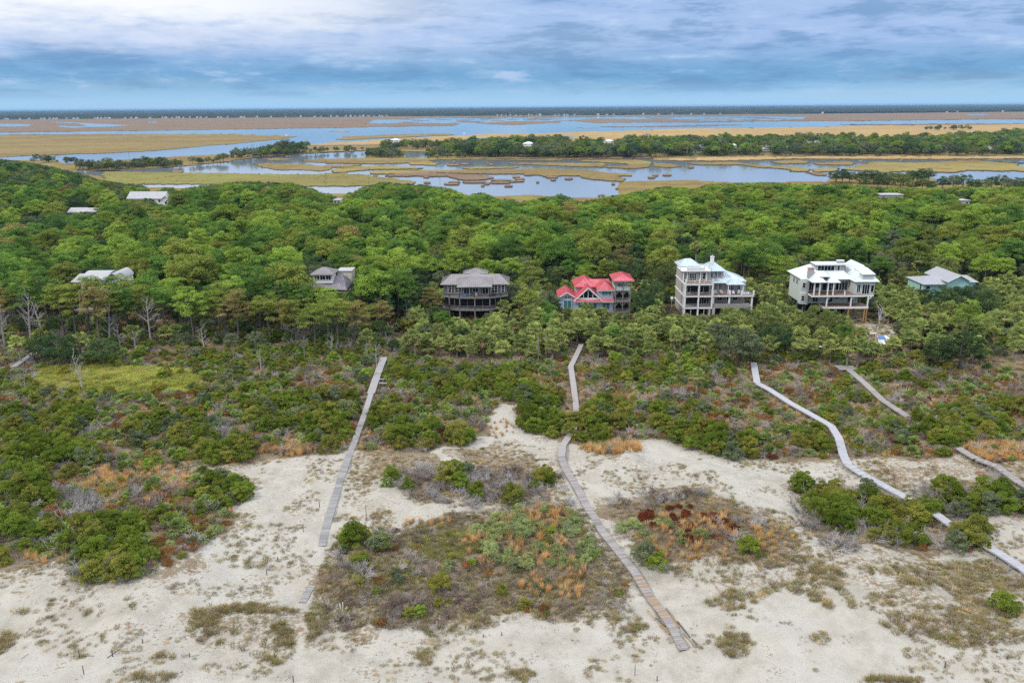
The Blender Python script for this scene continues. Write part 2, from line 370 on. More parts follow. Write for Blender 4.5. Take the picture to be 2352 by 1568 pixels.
hgt = t.math('ADD', t.math('MULTIPLY', n2, .6), t.math('ADD', t.math('MULTIPLY', n3, .22), t.math('MULTIPLY', n1, .8)))
t.l(hgt, bs.inputs['Height'])
d = t.n('ShaderNodeBsdfDiffuse'); t.l(c, d.inputs[0]); t.l(bs.outputs[0], d.inputs['Normal'])
o = t.n('ShaderNodeOutputMaterial'); t.l(d.outputs[0], o.inputs[0])
me = mesh_np('ground', np.stack([gx, gy, gz], -1).reshape(-1, 3), Fq, m, smooth_sh=True)
ca = me.attributes.new('cover', 'FLOAT_COLOR', 'POINT')
ca.data.foreach_set('color', np.stack([lit_, limec, redc, np.ones_like(lit_)], -1).astype(np.float32).ravel())
for nm, arr in (('meadow', far_meadow), ('forest', smooth(186, 205, gy)*(1-smooth(430, 480, gy))*(~plot))):
    a_ = me.attributes.new(nm, 'FLOAT', 'POINT'); a_.data.foreach_set('value', arr.astype(np.float32).ravel())
tag(link('ground', me), kind='structure')

# water
m, t = new_mat('lagoon_water')
geo = t.n('ShaderNodeNewGeometry'); P3 = geo.outputs['Position']
p = t.n('ShaderNodeBsdfPrincipled'); p.inputs['Base Color'].default_value = (.17, .20, .235, 1); p.inputs['Roughness'].default_value = .06; p.inputs['IOR'].default_value = 1.33
bp = t.n('ShaderNodeBump'); bp.inputs['Strength'].default_value = .05; bp.inputs['Distance'].default_value = .3
t.l(t.noise(t.vmul(P3, (.25, .8, 1)), .9, 4, .6), bp.inputs['Height']); t.l(bp.outputs[0], p.inputs['Normal'])
o = t.n('ShaderNodeOutputMaterial'); t.l(p.outputs[0], o.inputs[0]); M['water'] = m
V = [(-40000, 380, 0), (40000, 380, 0), (40000, 40000, 0), (-40000, 40000, 0)]
tag(link('water', mesh_np('water', V, [(0, 1, 2, 3)], M['water'])), kind='structure')

def marsh_mat(name, a, b, c_):
    m, t = new_mat(name); geo = t.n('ShaderNodeNewGeometry'); P3 = geo.outputs['Position']
    n1 = t.noise(t.vmul(P3, (.35, 1, 1)), .010, 6, .65, .3); n2 = t.noise(P3, .05, 5, .65); n3 = t.noise(P3, .6, 4, .6)
    c = t.mix(t.mapr(n1, .38, .62), a, b); c = t.mix(t.math('MULTIPLY', t.mapr(n2, .5, .66), .75), c, c_)
    k = t.math('ADD', t.math('MULTIPLY', n3, .7), .65); kk = t.n('ShaderNodeCombineColor'); [t.l(k, kk.inputs[i]) for i in range(3)]
    c = t.mix(1.0, c, kk.outputs[0], 'MULTIPLY')
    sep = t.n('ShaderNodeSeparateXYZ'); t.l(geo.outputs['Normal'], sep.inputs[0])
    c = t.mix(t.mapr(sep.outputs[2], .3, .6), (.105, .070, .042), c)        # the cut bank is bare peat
    c = t.mix(1.0, c, (.84, .84, .84), 'MULTIPLY'); d = t.n('ShaderNodeBsdfDiffuse'); t.l(c, d.inputs[0]); o = t.n('ShaderNodeOutputMaterial'); t.l(d.outputs[0], o.inputs[0]); return m
MM = {'tan': marsh_mat('marsh_tan', (.40, .29, .135), (.34, .235, .115), (.24, .17, .09)),
      'brown': marsh_mat('marsh_brown', (.225, .165, .115), (.19, .135, .10), (.155, .115, .075)),
      'khaki': marsh_mat('marsh_khaki', (.24, .185, .085), (.19, .135, .075), (.27, .23, .09)),
      'lime': marsh_mat('marsh_green', (.215, .215, .07), (.20, .175, .07), (.17, .115, .06)),
      'gold': marsh_mat('marsh_gold', (.27, .225, .085), (.20, .15, .075), (.17, .115, .065))}
ISL = []
def land(poly, top, mat, name='marsh', rough=1.0, seed=0):
    pts = [at_z(np.array(float(a)), np.array(float(b)), 0.) for a, b in poly]
    out = []; n = len(pts); rg = np.random.default_rng(seed+len(ISL)*7)
    for i in range(n):
        a, b = pts[i], pts[(i+1) % n]; dist = np.hypot(a[0]+b[0], a[1]+b[1])/2
        (ax, ay), (bx, by) = poly[i], poly[(i+1) % n]
        k = max(1, int(math.hypot(bx-ax, (by-ay)*4)/7))
        k = min(k, 60)
        for j in range(k):
            q = a + (b-a)*(j/k)
            dq = math.hypot(q[0], q[1])
            if dq < 2500 or True:
                q = q + np.array([rg.normal()*dq*.0012, rg.normal()*dq*dq*4.2e-6, 0])*rough
            out.append((float(q[0]), float(q[1])))
    tri = tessellate_polygon([[Vector((x, y, 0)) for x, y in out]])
    N = len(out); top = top*.5 + len(ISL)*.003
    V = [(x, y, top) for x, y in out] + [(x, y, -.6) for x, y in out]
    def orient(tr):
        a, b, c = [out[i] for i in tr]
        return tr if (b[0]-a[0])*(c[1]-a[1])-(b[1]-a[1])*(c[0]-a[0]) > 0 else tr[::-1]
    Fs = [orient(tr) for tr in tri] + [(i, (i+1) % N, N+(i+1) % N, N+i) for i in range(N)]
    me = bpy.data.meshes.new(name); me.from_pydata(V, [], Fs); me.materials.append(mat); me.update()
    o = tag(link(name, me), kind='structure'); ISL.append((out, top)); return o
def creek(poly, z): 
    pts = [at_z(np.array(float(a)), np.array(float(b)), 0.) for a, b in poly]; z = z*.5+.30
    tri = tessellate_polygon([[Vector((p[0], p[1], 0)) for p in pts]])
    me = bpy.data.meshes.new('creek'); me.from_pydata([(p[0], p[1], z) for p in pts], [], [tuple(x) for x in tri]); me.materials.append(M['water']); me.update()
    tag(link('creek', me), kind='structure')
k = MM
land(ZA((-700, 330), (0, 338), (400, 336), (900, 334), (1500, 335), (1620, 338), (1830, 345), (1875, 352), (1850, 360), (1500, 395), (1350, 405), (1000, 440), (700, 455), (540, 460), (200, 472), (0, 482), (-700, 500)), .7, k['khaki'])
land(ZA((-900, 236), (0, 236), (1100, 230), (2352, 225), (2352, 291), (1880, 297), (1300, 306), (650, 314), (0, 322), (-900, 330)), .7, k['brown'])
creek(ZA((-100, 268), (120, 270), (200, 274), (180, 284), (100, 287), (-100, 286)), .75)
creek(ZA((320, 255), (450, 260), (560, 266), (720, 272), (830, 280), (700, 289), (560, 290), (470, 296), (380, 290), (370, 282), (470, 286), (560, 284), (500, 268), (330, 259)), .75)
creek(ZA((945, 258), (1000, 257), (1000, 263), (950, 263)), .75)
land(ZA((640, 508), (760, 502), (900, 490), (1430, 463), (1560, 462), (1800, 440), (1940, 412), (2100, 404), (2352, 398), (2352, 432), (1940, 462), (1700, 480), (1500, 500), (1450, 512), (1100, 545), (900, 560), (640, 572), (400, 562), (380, 532), (500, 515)), .8, k['khaki'])
land(ZA((640, 592), (700, 575), (900, 578), (1100, 580), (1400, 585), (1650, 590), (1800, 592), (2230, 590), (2352, 596), (2352, 664), (1950, 668), (1500, 655), (900, 655), (690, 645)), .8, k['lime'])
land(ZB((-10, 584), (130, 590), (280, 606), (430, 620), (500, 632), (562, 642), (540, 656), (-10, 668)), .9, k['lime'])
land(ZA((1618, 525), (1650, 540), (1750, 560), (2050, 570), (2120, 557), (2130, 542), (1900, 528), (1700, 520)), .8, k['khaki'])
land(ZA((1935, 500), (2000, 495), (2352, 490), (2352, 516), (2000, 516)), .7, k['khaki'])
land(ZA((2110, 576), (2200, 560), (2352, 546), (2352, 566), (2230, 573), (2200, 583)), .7, k['gold'])
land(ZA((1690, 492), (1780, 488), (1880, 490), (1850, 500), (1720, 504)), .5, k['gold'])
land(ZA((1080, 570), (1110, 562), (1170, 580), (1100, 585)), .7, k['brown'])
# beyond the channel
land(ZB((0, 228), (300, 222), (490, 220), (560, 226), (520, 236), (300, 240), (230, 250), (240, 266), (120, 284), (0, 292)), .7, k['brown'])
land(ZB((230, 286), (240, 268), (500, 261), (840, 267), (800, 282), (400, 286)), .7, k['brown'])
land(ZB((960, 264), (1140, 255), (1500, 250), (1490, 259), (1200, 276), (1100, 274)), .7, k['brown'])
land(ZB((1540, 246), (1700, 236), (2352, 241), (2352, 257), (1700, 263)), .7, k['brown'])
land(ZB((480, 222), (900, 218), (1500, 214), (2352, 211), (2352, 219), (1500, 222), (900, 226), (500, 232)), .7, k['brown'])
rg = np.random.default_rng(5)
for i in range(34):
    x = rg.uniform(480, 1500); y = rg.uniform(228, 258); l = rg.uniform(40, 150); hh = rg.uniform(1.5, 4)
    land(ZB((x-l/2, y), (x-l/5, y-hh*.6), (x+l/3, y-hh*.5), (x+l/2, y), (x+l/4, y+hh*.6), (x-l/4, y+hh*.5)), .6, k['brown'], rough=.5)
for i in range(14):
    x = rg.uniform(0, 1000); y = rg.uniform(222, 245); l = rg.uniform(60, 220); hh = rg.uniform(1.5, 3)
    land(ZC((x-l/2, y), (x-l/5, y-hh*.6), (x+l/3, y-hh*.5), (x+l/2, y), (x+l/4, y+hh*.6), (x-l/4, y+hh*.5)), .6, k['brown'], rough=.5)
land(ZB((65, 366), (110, 350), (400, 338), (760, 332), (796, 336), (780, 342), (300, 361), (120, 372)), .7, k['khaki'])
land(ZB((-120, 405), (0, 391), (270, 378), (400, 364), (800, 346), (1000, 336), (1500, 325), (2000, 310), (2352, 304), (2352, 400), (1500, 440), (640, 442), (200, 432), (-120, 424)), .8, k['tan'])
creek(ZB((880, 355), (1040, 358), (1200, 363), (1180, 368), (900, 362)), .85)
creek(ZB((1310, 356), (1450, 351), (1570, 350), (1570, 361), (1450, 364), (1320, 368)), .85)
land(ZB((1590, 292), (1700, 290), (1740, 292), (1660, 296)), .4, k['tan'])
land(ZB((20, 316), (90, 312), (155, 317), (80, 321)), .3, k['tan'])
land(ZB((1740, 288), (2000, 284), (2352, 280), (2352, 283), (1900, 290)), .5, k['brown'])
land(ZC((-10, 304), (240, 300), (500, 297), (900, 290), (1400, 282), (1900, 275), (2352, 272), (3200, 265), (3200, 420), (2352, 420), (-10, 420)), .8, k['tan'])
creek(ZC((2110, 352), (2250, 348), (2352, 346), (2352, 362), (2180, 364)), .85)
creek(ZC((1580, 349), (1680, 347), (1740, 350), (1650, 353)), .85)
land(ZC((1190, 273), (1500, 271), (2352, 267), (3200, 260), (3200, 266), (2352, 273), (1500, 277)), .7, k['brown'])
land(ZC((-10, 215), (300, 210), (900, 204), (1500, 197), (2352, 186), (3300, 175), (3300, 226), (2352, 236), (1400, 248), (900, 251), (500, 254), (200, 260), (180, 252), (700, 246), (960, 236), (950, 222), (500, 216), (-10, 222)), .7, k['brown'])
creek(ZC((1980, 208), (2100, 206), (2140, 212), (2000, 214)), .75)
land(ZC((0, 283), (350, 276), (545, 275), (400, 280), (50, 287)), .5, k['brown'])
# wooded bank
land(ZB((-380, 440), (-200, 412), (0, 405), (800, 392), (2352, 372), (2352, 502), (2200, 482), (2000, 490), (1600, 496), (1000, 492), (640, 489), (650, 470), (705, 455), (380, 440), (250, 440), (0, 450), (-380, 462)), 1.1, k['khaki'], 'bank')
land(ZC((-5, 372), (2352, 335), (3300, 320), (3300, 476), (2352, 476), (1700, 476), (800, 478), (200, 486), (-5, 500)), 1.1, k['khaki'], 'bank')
land(ZB((245, 490), (250, 465), (380, 442), (500, 475), (495, 491)), .9, k['khaki'], 'bank')
land(ZB((370, 433), (700, 430), (1020, 440), (1020, 466), (700, 452), (400, 441)), .9, k['tan'])
# lagoon islands
land(ZB((-10, 497), (200, 490), (500, 488), (640, 490), (1000, 495), (1500, 497), (1480, 504), (1000, 501), (700, 498), (640, 506), (700, 525), (682, 534), (540, 531), (520, 520), (300, 524), (-10, 520)), .8, k['gold'])
land(ZB((1150, 521), (1500, 519), (1770, 524), (1762, 541), (1640, 546), (1400, 534), (1180, 526)), .7, k['gold'])
land(ZB((855, 553), (900, 546), (1220, 545), (1180, 552), (900, 560)), .6, k['gold'])
land(ZB((1610, 505), (1800, 500), (1950, 500), (2060, 510), (2052, 545), (1950, 557), (1700, 546), (1900, 540), (1925, 532), (1900, 524), (1640, 511)), .8, k['gold'])
land(ZB((265, 582), (300, 570), (600, 567), (1000, 565), (1350, 555), (1600, 563), (1830, 586), (1932, 592), (1928, 603), (1850, 607), (1896, 622), (1882, 638), (1700, 627), (1620, 612), (1610, 602), (1400, 602), (1250, 591), (1000, 590), (700, 581), (300, 592)), .85, k['gold'])
land(ZB((30, 566), (130, 545), (350, 540), (612, 550), (590, 557), (300, 560), (130, 575), (40, 582)), .85, k['gold'])
land(ZB((-10, 535), (150, 530), (222, 535), (100, 546), (-10, 549)), .75, k['khaki'])
land(ZB((360, 606), (450, 588), (560, 584), (700, 584), (1000, 600), (1062, 612), (1000, 628), (870, 632), (760, 606), (580, 604)), .95, k['brown'])
land(ZB((1838, 682), (1860, 650), (1900, 640), (2352, 633), (2352, 760), (1900, 702)), .9, k['khaki'])
land(ZC((-10, 520), (100, 525), (162, 545), (60, 549), (-10, 541)), .7, k['gold'])
land(ZC((200, 522), (500, 515), (700, 540), (900, 545), (982, 560), (970, 575), (840, 571), (860, 560), (640, 546), (560, 532), (250, 531)), .8, k['gold'])
land(ZC((735, 511), (900, 500), (972, 510), (960, 523), (800, 526)), .7, k['gold'])
land(ZC((1005, 522), (1200, 510), (1272, 515), (1260, 534), (1050, 531)), .7, k['gold'])
land(ZC((955, 580), (1050, 585), (1112, 592), (1100, 601), (1040, 599)), .8, k['brown'])
land(ZC((1000, 560), (1170, 554), (1162, 571), (1020, 578)), .7, k['gold'])
land(ZC((1180, 561), (1280, 545), (1400, 512), (1720, 520), (2000, 500), (2062, 505), (2302, 525), (2280, 536), (2352, 548), (3200, 560), (3200, 590), (2352, 572), (2000, 566), (1880, 581), (1760, 576), (1600, 571), (1450, 581), (1350, 571)), .8, k['gold'])
land(ZC((-10, 486), (500, 481), (1700, 479), (2352, 478), (3200, 476), (3200, 495), (2352, 492), (1800, 496), (900, 494), (400, 507), (-10, 502)), .9, k['tan'])
creek(ZC((2070, 497), (2250, 495), (2352, 500), (2352, 520), (2290, 522), (2060, 502)), .95)
TUS = [(303, 603, 15), (630, 610, 18), (668, 601, 28), (800, 533, 40), (803, 513, 12), (875, 527, 28), (1020, 520, 8), (1040, 530, 14), (810, 642, 38), (790, 655, 50), (635, 646, 22), (940, 643, 80), (1105, 631, 65), (1100, 646, 68), (1180, 638, 18), (1202, 610, 22), (1225, 623, 30), (1225, 636, 28), (992, 666, 10), (1016, 652, 18), (1155, 668, 27), (1340, 643, 10), (1432, 612, 38), (1440, 628, 16), (1538, 621, 26), (1820, 654, 10), (1732, 729, 7), (1756, 729, 9), (1871, 700, 10), (1280, 595, 26), (1390, 602, 16),
       (2066, 613, 22), (2092, 600, 17), (2165, 597, 28), (2320, 548, 18)]
for x, y, r in TUS:
    land(ZB((x-r, y+2), (x-r*.9, y-3), (x-r*.3, y-5), (x+r*.6, y-5), (x+r, y-1), (x+r*.9, y+4), (x, y+6), (x-r*.7, y+5)), .85, k['brown'], 'marsh', rough=.25)

# far shore: a wooded mainland running to the horizon, as a rough canopy sheet
ys2 = 4900*np.exp(np.linspace(0, math.log(7.0), 46)); us2 = np.linspace(-1, 1, 900)
fx = us2[None, :]*(ys2[:, None]*.80+300); fy = np.repeat(ys2[:, None], 900, 1)
rg = np.random.default_rng(9)
shore = 5300 - 250*np.sin(us2*3.0) + 260*(vn(us2*4000, us2*0, 420, 5)-.5) + 700*us2
fy = fy + (shore-4900)[None, :]*np.exp(-(ys2[:, None]-4900)/2500)
fz = 9 + 7*vn(fx, fy, 240, 4) + rg.uniform(-2.6, 2.6, fx.shape)
fz[0] = -.5
fz[1] = 4 + rg.uniform(0, 5, fx.shape[1]); fy[1] = fy[0]+12; fy[2] = fy[0]+60
idx = np.arange(fx.size).reshape(fx.shape)
Fq = np.stack([idx[:-1, :-1], idx[:-1, 1:], idx[1:, 1:], idx[1:, :-1]], -1).reshape(-1, 4)
m, t = new_mat('far_canopy'); geo = t.n('ShaderNodeNewGeometry'); P3 = geo.outputs['Position']
c = t.mix(t.mapr(t.noise(P3, .012, 5, .7), .4, .62), (.016, .030, .024), (.045, .045, .032))
d = t.n('ShaderNodeBsdfDiffuse'); t.l(c, d.inputs[0]); o = t.n('ShaderNodeOutputMaterial'); t.l(d.outputs[0], o.inputs[0])
tag(link('far_forest', mesh_np('far_forest', np.stack([fx, fy, fz], -1).reshape(-1, 3), Fq, m)), 'dark wooded mainland along the horizon beyond the marsh', 'forest', kind='stuff')
SHORE = (us2*(4900*.80+300), fy[0].copy())

# air between here and the horizon
m = bpy.data.materials.new('haze'); m.use_nodes = True; m.node_tree.nodes.clear(); t = NT(m.node_tree)
pv = t.n('ShaderNodeVolumePrincipled'); pv.inputs['Color'].default_value = (.34, .58, .88, 1); pv.inputs['Density'].default_value = HAZE; pv.inputs['Anisotropy'].default_value = .2
o = t.n('ShaderNodeOutputMaterial'); t.l(pv.outputs[0], o.inputs['Volume'])
hz = MB().box(-46000, 46000, -900, 44000, -2.6, 64).build('haze', m); tag(hz, 'pale blue haze over the marsh and far shore', 'haze', kind='stuff')
# ------------------------------------------------------------------ houses
M['shingle'] = solid('shingle_siding', (.15, .145, .15), .9, .35, 5, stretch=(1, 1, 3))
M['roof_grey'] = solid('roof_grey', (.25, .24, .255), .45, .25, .5, col2=(.22, .195, .195))
M['roof_plum'] = solid('roof_plum', (.24, .215, .25), .45, .3, .6)
M['roof_red'] = solid('roof_red', (.50, .085, .11), .5, .15, .8, col2=(.56, .15, .18))
M['roof_white'] = solid('roof_white', (.66, .73, .76), .4, .1, .4)
M['roof_silver'] = solid('roof_silver', (.50, .60, .67), .35, .15, .5)
M['roof_shingle'] = solid('roof_shingle', (.36, .375, .42), .9, .2, 3)
M['roof_pale'] = solid('roof_pale', (.42, .42, .45), .5, .15, .5)
M['white'] = solid('white_paint', (.80, .80, .81), .5, .06, 2)
M['blue_siding'] = solid('blue_siding', (.36, .46, .58), .7, .12, 2, stretch=(.3, .3, 6))
M['grey_siding'] = solid('grey_siding', (.42, .405, .39), .8, .15, 3)
M['pale_siding'] = solid('pale_siding', (.52, .57, .56), .7, .1, 2)
M['teal_siding'] = solid('teal_siding', (.34, .60, .58), .7, .1, 2, stretch=(.3, .3, 5))
M['wood'] = solid('weathered_wood', (.27, .25, .24), .85, .35, 2.5)
M['deck_wood'] = solid('deck_wood', (.27, .175, .135), .7, .25, 2)
M['deck_grey'] = solid('deck_grey', (.34, .33, .33), .8, .2, 2)
M['new_wood'] = solid('new_wood', (.42, .25, .09), .7, .25, 2)
M['dark'] = solid('dark_screen_shade', (.018, .02, .026), .6, .3, 2)  # dark screens, and the painted shade beneath the stilted houses
M['glass'] = solid('window_glass', (.012, .017, .026), .08, .3, .6, spec=.5)
M['glass_teal'] = solid('teal_glass', (.07, .19, .22), .1, .3, .6, spec=.5)
M['blue_plastic'] = solid('blue_plastic', (.02, .15, .42), .4, .1, 2)
M['cream'] = solid('cream_fabric', (.62, .58, .50), .8, .1, 2)
M['cyan'] = solid('pool_water', (.09, .42, .56), .15, .1, 2)
M['concrete'] = solid('concrete', (.46, .43, .39), .9, .15, 2)
M['black'] = solid('black_cover', (.02, .02, .022), .7, .2, 2)
M['rustwood'] = solid('rusty_wood', (.36, .14, .07), .85, .4, 3)
M['solar'] = solid('solar_panel', (.20, .24, .32), .25, .3, 2)
FOOT = []   # ground plans kept free of trees (x0,x1,y0,y1)
KEEP = []   # photo rectangles in which a house shows: (x0,x1,y0,y1,distance)

def house(name, label, dx, dy, cat='house', dz=0.0):
    p = G(np.array(float(dx)), np.array(float(dy)))
    e = link(name, None, loc=(p[0], p[1], p[2]+dz)); tag(e, label, cat); return e
def part(mb, name, mat, par): return mb.build(name, M[mat] if isinstance(mat, str) else mat, par)
def window(par, x, z, wd, ht, y, frame='white', glass='glass', nx=1, nz=1, fr=.10, side=False, depth=.10):
    """framed window in a wall facing the sea (side=False) or facing left (side=True: x is then the depth position)"""
    mb = MB()
    def bx(m_, a0, a1, b0, b1, d0, d1):
        if side: m_.box(y+d0*1.0, y+d1*1.0, a0, a1, b0, b1)
        else: m_.box(a0, a1, y+d0, y+d1, b0, b1)
    o0, o1 = -.06, depth
    bx(mb, x-fr, x, z-fr, z+ht+fr, o0, o1); bx(mb, x+wd, x+wd+fr, z-fr, z+ht+fr, o0, o1)
    bx(mb, x, x+wd, z-fr, z, o0, o1); bx(mb, x, x+wd, z+ht, z+ht+fr, o0, o1)
    for i in range(1, nx): bx(mb, x+wd*i/nx-.035, x+wd*i/nx+.035, z, z+ht, o0+.02, .02)
    for i in range(1, nz): bx(mb, x, x+wd, z+ht*i/nz-.03, z+ht*i/nz+.03, o0+.022, .018)
    f = part(mb, 'window', frame, par)
    g = MB(); bx(g, x+.002, x+wd-.002, z+.002, z+ht-.002, -.02, .06)
    part(g, 'pane', glass, f); return f
def rail(par, pts, ht=1.0, mat='wood', bal=.28, closed=False, top=.09, name='railing'):
    mb = MB()
    for a, b in zip(pts[:-1], pts[1:]):
        a = Vector(a); b = Vector(b); L = (b-a).length; up = Vector((0, 0, ht))
        mb.beam(a+up, b+up, top, .06); mb.beam(a+Vector((0, 0, .12)), b+Vector((0, 0, .12)), .05, .05)
        n = max(1, int(L/2.2))
        for i in range(n+1):
            q = a+(b-a)*(i/n); mb.box(q.x-.055, q.x+.055, q.y-.055, q.y+.055, q.z, q.z+ht+.04)
        if bal:
            k = int(L/bal)
            for i in range(1, k):
                q = a+(b-a)*(i/k); mb.box(q.x-.022, q.x+.022, q.y-.022, q.y+.022, q.z+.13, q.z+ht-.02)
    return part(mb, name, mat, par)
def roof(par, faces, mat, th=.16, seam=.55, seammat=None, name='roof', fascia='white'):
    """faces: list of sloping polygons whose first two points are the eave; standing seams run up each face as raised ribs"""
    mb = MB()
    for f in faces: mb.slab(f, th)
    r = part(mb, name, mat, par)
    if seam:
        sm = MB()
        for f in faces:
            P = [Vector(p) for p in f]; n = (P[1]-P[0]).cross(P[2]-P[0]).normalized()
            if n.z < 0: n = -n
            e = (P[1]-P[0]); L = e.length; e = e/L; s = n.cross(e); s = s if s.z > 0 else -s
            uv = [((p-P[0]).dot(e), (p-P[0]).dot(s)) for p in P]
            k = max(1, int(L/seam))
            for i in range(1, k):
                u = L*i/k; hs = []
                for a, b in zip(uv, uv[1:]+uv[:1]):
                    if (a[0]-u)*(b[0]-u) < 0: hs.append(a[1]+(b[1]-a[1])*(u-a[0])/(b[0]-a[0]))
                if len(hs) >= 2 and max(hs)-min(hs) > .2:
                    q0 = P[0]+e*u+s*(min(hs)+.02)+n*.03; q1 = P[0]+e*u+s*(max(hs)-.04)+n*.03
                    sm.beam(q0, q1, .05, .07)
        o = part(sm, 'roof_seams', seammat or mat, r); o['kind'] = 'stuff'
    return r
def hip_faces(x0, x1, y0, y1, z, h, ridge='x', inset=None):
    """hip roof over a rectangle"""
    if ridge == 'x':
        r = inset if inset is not None else min((y1-y0)/2, (x1-x0)/2-.05); ym = (y0+y1)/2
        A, B = (x0+r, ym, z+h), (x1-r, ym, z+h)
        return [[(x0, y0, z), (x1, y0, z), B, A], [(x1, y1, z), (x0, y1, z), A, B], [(x0, y1, z), (x0, y0, z), A], [(x1, y0, z), (x1, y1, z), B]]
    r = inset if inset is not None else min((x1-x0)/2, (y1-y0)/2-.05); xm = (x0+x1)/2
    A, B = (xm, y0+r, z+h), (xm, y1-r, z+h)
    return [[(x0, y0, z), (x1, y0, z), A], [(x1, y1, z), (x0, y1, z), B], [(x0, y1, z), (x0, y0, z), A, B], [(x1, y0, z), (x1, y1, z), B, A]]
def gable_faces(x0, x1, y0, y1, z, h):
    xm = (x0+x1)/2
    return [[(x0, y1, z), (x0, y0, z), (xm, y0, z+h), (xm, y1, z+h)], [(x1, y0, z), (x1, y1, z), (xm, y1, z+h), (xm, y0, z+h)]]
def gable_wall(mb, x0, x1, y, z, h, th=.2):
    xm = (x0+x1)/2; b = len(mb.v)
    mb.v += [(x0, y, z), (x1, y, z), (xm, y, z+h), (x0, y+th, z), (x1, y+th, z), (xm, y+th, z+h)]
    mb.f += [(b, b+1, b+2), (b+5, b+4, b+3), (b, b+3, b+4, b+1), (b+1, b+4, b+5, b+2), (b+2, b+5, b+3, b)]
def posts(par, xs, y, z0, z1, s=.16, mat='wood', name='post'):
    for x in xs: part(MB().box(x-s/2, x+s/2, y-s/2, y+s/2, z0, z1), name, mat, par)
def seat(label, cat, par, x, y, z, mat, back=True, name='deck_chair', sc=1.0):
    """a chair standing on a deck: a thing of its own"""
    e = link(name, None, loc=(par.location.x+x, par.location.y+y, par.location.z+z)); tag(e, label, cat)
    part(MB().box(-.3*sc, .3*sc, -.28*sc, .3*sc, .38*sc, .46*sc), 'seat', mat, e)
    part(MB().slab([(-.3*sc, .27*sc, 1.05*sc), (.3*sc, .27*sc, 1.05*sc), (.3*sc, .33*sc, 1.05*sc), (-.3*sc, .33*sc, 1.05*sc)], .6*sc), 'backrest', mat, e)
    for a in (-.26, .26):
        for b in (-.24, .26): part(MB().box(a*sc-.03, a*sc+.03, b*sc-.03, b*sc+.03, 0, .38*sc), 'leg', mat, e)
    return e
def foot(e, x0, x1, y0, y1): FOOT.append((e.location.x+x0, e.location.x+x1, e.location.y+y0, e.location.y+y1))

# ---- grey shingled house on stilts with a bowed deck
h = house('shingled_house', 'dark grey shingled house with a grey metal hip roof and bowed two-level deck', 1092, 731); H3 = h
foot(h, -10.5, 10.5, -4, 14); KEEP.append((1022, 1150, 617, 712, h.location.y)); KEEP.append((1055, 1110, 700, 728, h.location.y))
D1, D2, EV = 3.0, 6.5, 9.75
bow = [(-9.2, .6), (-7.2, -.7), (-4.2, -1.9), (0, -2.3), (4.2, -1.9), (7.2, -.7), (9.2, .6)]
part(MB().box(-8.9, 8.9, .8, 9.5, D2-.05, EV), 'wall', 'shingle', h)
part(MB().box(-8.6, 8.6, 1.6, 9.2, D1, D2-.3), 'lower_wall', 'dark', h)
for z, nm in ((D1, 'lower_deck'), (D2, 'upper_deck')):
    part(MB().slab([(x, y, z) for x, y in bow] + [(9.2, 3, z), (-9.2, 3, z)], .30), nm, 'wood', h)
    rail(h, [(x, y+.08, z) for x, y in bow], 1.05, 'wood', .3)
for x, y in bow[1:-1]:
    part(MB().box(x-.13, x+.13, y+.1, y+.36, D1+.01, D2-.31), 'post', 'wood', h); part(MB().box(x-.15, x+.15, y+.1, y+.4, -2, D1-.31), 'stilt', 'wood', h)
    part(MB().box(x-.12, x+.12, y+.1, y+.34, D2+.01, D2+1.05), 'post', 'wood', h)
for x in (-5.7, -2.1, 2.1, 5.7): part(MB().box(x-.05, x+.05, -1.0, -.9, D1+.01, D2-.31), 'screen_post', 'wood', h)
for x in (-8, -4, 0, 4, 8):
    for y in (3.5, 8): part(MB().box(x-.17, x+.17, y-.17, y+.17, -2, D1), 'stilt', 'wood', h)
part(MB().box(-8.4, 8.4, 4.5, 4.7, -1.5, D1-.05), 'painted_shade_panel', 'dark', h)  # added dark panel: paints the shade among the stilts, no real wall
roof(h, [[(-9.7, .2, EV), (9.7, .2, EV), (6.8, 5.4, EV+1.9), (-6.8, 5.4, EV+1.9)], [(9.7, 10.2, EV), (-9.7, 10.2, EV), (-6.8, 5.4, EV+1.9), (6.8, 5.4, EV+1.9)],
         [(-9.7, 10.2, EV), (-9.7, .2, EV), (-6.8, 5.4, EV+1.9)], [(9.7, .2, EV), (9.7, 10.2, EV), (6.8, 5.4, EV+1.9)]], 'roof_grey')
roof(h, [[(-4.9, -2.0, EV-.25), (4.9, -2.0, EV-.25), (0, 4.1, EV+2.25)], [(-4.9, 3.8, EV+1.4), (-4.9, -2.0, EV-.25), (0, 4.1, EV+2.25), (0, 5, EV+2.3)], [(4.9, -2.0, EV-.25), (4.9, 3.8, EV+1.4), (0, 5, EV+2.3), (0, 4.1, EV+2.25)]], 'roof_grey', name='porch_roof')
roof(h, [[(-3.6, 5.3, EV+2.0), (3.6, 5.3, EV+2.0), (0, 7.6, EV+3.3)], [(3.6, 9.9, EV+2.0), (-3.6, 9.9, EV+2.0), (0, 7.6, EV+3.3)], [(-3.6, 9.9, EV+2.0), (-3.6, 5.3, EV+2.0), (0, 7.6, EV+3.3)], [(3.6, 5.3, EV+2.0), (3.6, 9.9, EV+2.0), (0, 7.6, EV+3.3)]], 'roof_grey', name='cupola_roof')
posts(h, (-4.5, -1.5, 1.5, 4.5), -1.6, D2+.01, EV-.45, .15)
for x, n in ((-7.5, 1), (-5.6, 2), (4.6, 2), (7.4, 1)): window(h, x, D2+.9, .85*n, 1.9, .75, nx=n, nz=3)
for x in (-3.1, 2.1): window(h, x, D2+.15, 1.6, 2.35, .75, nx=2)
window(h, -.6, D2+1.0, 1.5, 1.6, .75, nx=2, nz=2)
